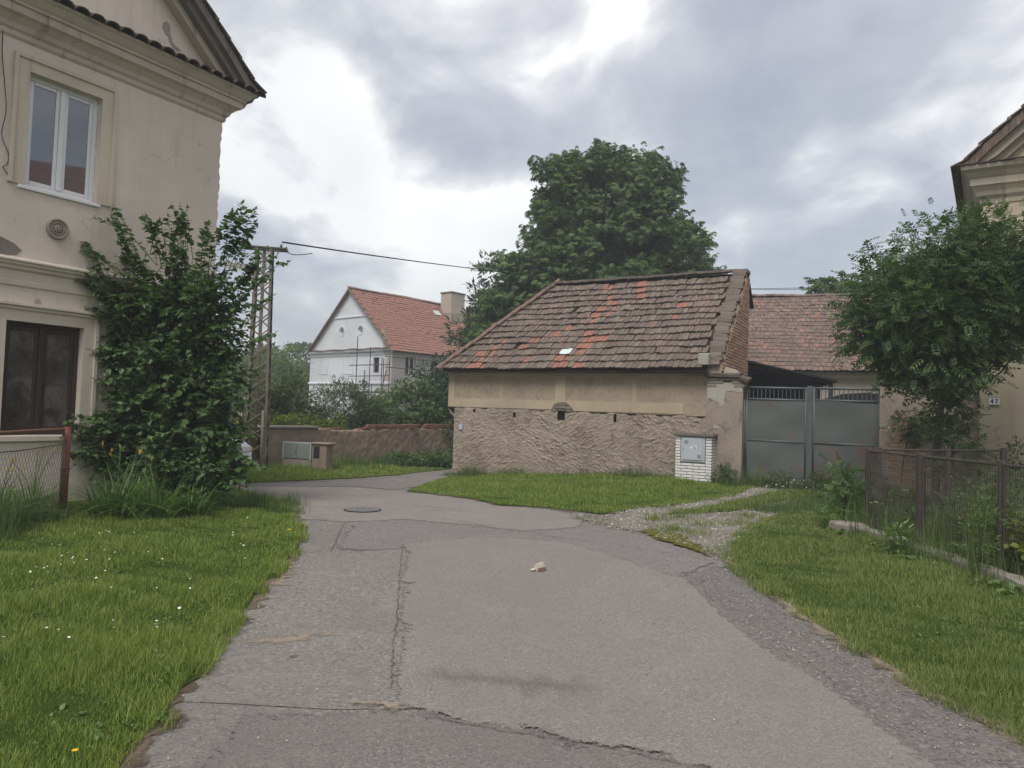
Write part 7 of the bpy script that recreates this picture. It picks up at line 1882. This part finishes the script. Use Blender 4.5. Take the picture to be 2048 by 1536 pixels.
# gravel stones on the drive
def stones(name, poly, n, s0, s1, seed, zo, label, mask=None):
    r = np.random.default_rng(seed); pl=np.asarray(poly); lo=pl.min(0);hi=pl.max(0); Q=lo+r.random((n,2))*(hi-lo); Q=Q[in_poly(Q,poly)]
    if mask is not None: Q=Q[mask(Q,r)]
    n=len(Q); tv=[(-.5,-.4,-.3),(.5,-.45,-.3),(.45,.45,-.3),(-.45,.4,-.3),(-.3,-.2,.32),(.28,-.25,.36),(.22,.28,.3),(-.25,.25,.38)]
    tf=[(0,1,5,4),(1,2,6,5),(2,3,7,6),(3,0,4,7),(4,5,6,7)]
    d=np.c_[r.normal(size=(n,2)),r.normal(0,.15,n)]; up=np.tile([0,0,1.0],(n,1))+r.normal(0,.2,(n,3))
    S=r.uniform(s0,s1,n)*r.uniform(.5,1.2,n)
    o=link(name,scatter(name,tv,tf,np.c_[Q,zf(Q[:,0],Q[:,1])+zo],frames(d,up),S,M_stone)); o['kind']='stuff'; o['label']=label
stones('gravel_stones',GRAVEL,26000,.010,.036,150,.030,'loose pale gravel on the drive to the gate',mask=lambda Q,r: ~in_poly(Q,MID_GRASS))
stones('loose_grit',[(1.83,7.29),(1.83,5.56),(2.05,3.86),(2.3,2.5),(2.9,2.5),(2.55,4.95),(2.45,6.8),(2.42,8.1)],2600,.005,.013,151,.027,'loose grit on the crumbling right road edge')
stones('loose_grit',[(-2.2,7.6),(-1.9,5),(-1.6,3.2),(-1.3,3.2),(-1.6,5.2),(-1.9,7.6)],600,.005,.012,152,.025,'loose grit along the left road edge')
stones('loose_grit',[(-2,9),(2,9),(1.9,3.2),(-1.4,3.2)],500,.004,.010,153,.030,'scattered tiny pebbles on the asphalt')

# small flowers
def daisies(name, poly, n, seed, label, size=.017, h=(.06,.11), mask=None):
    r=np.random.default_rng(seed); pl=np.asarray(poly); lo=pl.min(0);hi=pl.max(0); Q=lo+r.random((n,2))*(hi-lo); Q=Q[in_poly(Q,poly)]
    if mask is not None: Q=Q[mask(Q,r)]
    n=len(Q); k=8; tv=[(0,0,.15)]+[(math.cos(2*math.pi*i/k),math.sin(2*math.pi*i/k),0) for i in range(k)]; tf=[(0,1+i,1+(i+1)%k) for i in range(k)]
    z=zf(Q[:,0],Q[:,1])+.045+r.uniform(*h,n); up=np.tile([0,0,1.0],(n,1))+r.normal(0,.25,(n,3)); d=np.cross(up,r.normal(size=(n,3)))
    o=link(name,scatter(name,tv,tf,np.c_[Q,z],frames(d,up),size*r.uniform(.5,1,n),M_petal)); o['kind']='stuff'; o['label']=label
def _petal():
    t=MT('daisy_petals',.7,.2); t.col((.72,.72,.68)); return t.m
M_petal=_petal()
daisies('daisies',[(-4.6,4.4),(-2.2,4.6),(-2.6,8.6),(-3.2,9.6),(-4.9,8.8)],190,160,'white daisies scattered over the left lawn',.011,mask=lambda Q,r: r.random(len(Q)) < .25+.75*(np.sin(Q[:,0]*3)*np.sin(Q[:,1]*2.1)>0))
px,py=BAW(2.3,-.9); daisies('daisies',[(px-.9,py-.5),(px+.8,py-.6),(px+.9,py+.5),(px-.8,py+.6)],90,161,'white flowers in the grass before the yard gate',.020,(.1,.25))
px,py=BAW(-1.6,-2.2); daisies('daisies',[(px-.5,py-.4),(px+.7,py-.4),(px+.7,py+.4),(px-.5,py+.4)],40,162,'white flower patch in the verge before the barn',.018,(.05,.1))
daisies('daisies',[(5.7,6.5),(9,8),(9.5,12),(6,11)],260,163,'white seed heads in the overgrown garden',.014,(.5,.9))
M_yel=MT('petal_yellow',.6,.2).col((.70,.42,.02)).m
def yellow_flower(x,y,z,s,label):
    root=empty('yellow_flower',(x,y,zf(x,y)+.04),0,label,'flower')
    MB().tube([(0,0,0),(0,0,z)],.0022,4).build('stem',G_blade,root)
    k=12; vs=[(0,0,z+.004)]+[(s*math.cos(2*math.pi*i/k)*(1 if i%2 else .75),s*math.sin(2*math.pi*i/k)*(1 if i%2 else .75),z+.008) for i in range(k)]
    MB().add(vs,[(0,1+i,1+(i+1)%k) for i in range(k)]).build('petals',M_yel,root)
yellow_flower(-2.50,8.55,.13,.030,'single orange dandelion on the tip of the left lawn')
yellow_flower(-2.62,3.78,.09,.016,'yellow buttercup in the near left lawn, upper of two on its right side')
yellow_flower(-2.50,3.66,.09,.015,'yellow buttercup in the near left lawn, lower of two on its right side')
yellow_flower(-1.78,3.16,.08,.015,'yellow buttercup at the bottom road edge of the left lawn')
yellow_flower(-2.85,3.72,.09,.015,'yellow buttercup nearest the left picture edge in the lawn')
# broad-leaved weeds among the grass
def weeds(name, poly, n, s0, s1, seed, label, mat=None):
    r=np.random.default_rng(seed); pl=np.asarray(poly); lo=pl.min(0);hi=pl.max(0); Q=lo+r.random((n,2))*(hi-lo); Q=Q[in_poly(Q,poly)]; Q=Q[in_view(Q)]
    k=7; n=len(Q); q=np.repeat(Q,k,axis=0)+r.normal(0,.012,(n*k,2)); a=r.uniform(0,6.28,n*k); d=np.c_[np.cos(a),np.sin(a),r.uniform(.4,1.4,n*k)]
    o=link(name,scatter(name,LEAF_T[0],LEAF_T[1],np.c_[q,zf(q[:,0],q[:,1])+.05],frames(d,np.tile([0,0,1.0],(n*k,1))),np.repeat(r.uniform(s0,s1,n),k)*r.uniform(.6,1.2,n*k),mat or G_blade)); o['kind']='stuff'; o['label']=label
weeds('clover_leaves',[(-5,3),(-2,3),(-2.3,8),(-3.2,10),(-5,9)],420,.018,.04,171,'clover and plantain leaves among the left lawn grass')
weeds('clover_leaves',[(2.6,3.5),(5,4.5),(5,11),(3.4,10)],360,.018,.04,172,'broad-leaved weeds among the right grass strip')
weeds('clover_leaves',[(-2.0,3.0),(-1.65,3.6),(-1.9,5.4),(-2.3,8.2),(-2.7,8.0),(-2.3,5.5),(-2.1,3.5)],120,.018,.034,173,'small weeds along the left road edge')
weeds('clover_leaves',[(4.6,4.5),(5.1,4.5),(5.1,10.8),(4.6,10.8)],200,.045,.09,174,'leafy weeds at the foot of the fence plinth')
# small soil hump in the right grass
hp=MB(); hp.add(*sphere_pts(0,0,0,.22,14,6,(1.3,1,.32))); o=hp.build('soil_mound',M_soil,None,smooth=True); o.location=(4.96,12.3,.05); tag(o,'small bare soil mound in the grass beside the gravel drive','mound')
# ------------------------------------------------------------------ thin summer haze
def haze():
    me = MB().box((-950,-350,-1.4),(950,1550,16.5)).build('haze', None)
    m = bpy.data.materials.new('haze_air'); m.use_nodes = True; nt = m.node_tree; nt.nodes.clear()
    o = nt.nodes.new('ShaderNodeOutputMaterial'); v = nt.nodes.new('ShaderNodeVolumePrincipled')
    v.inputs['Color'].default_value = (.92,.95,1,1); v.inputs['Density'].default_value = .0022
    nt.links.new(v.outputs[0], o.inputs['Volume']); me.data.materials.append(m); me['kind'] = 'stuff'; me['label'] = 'thin pale haze in the air'
haze()
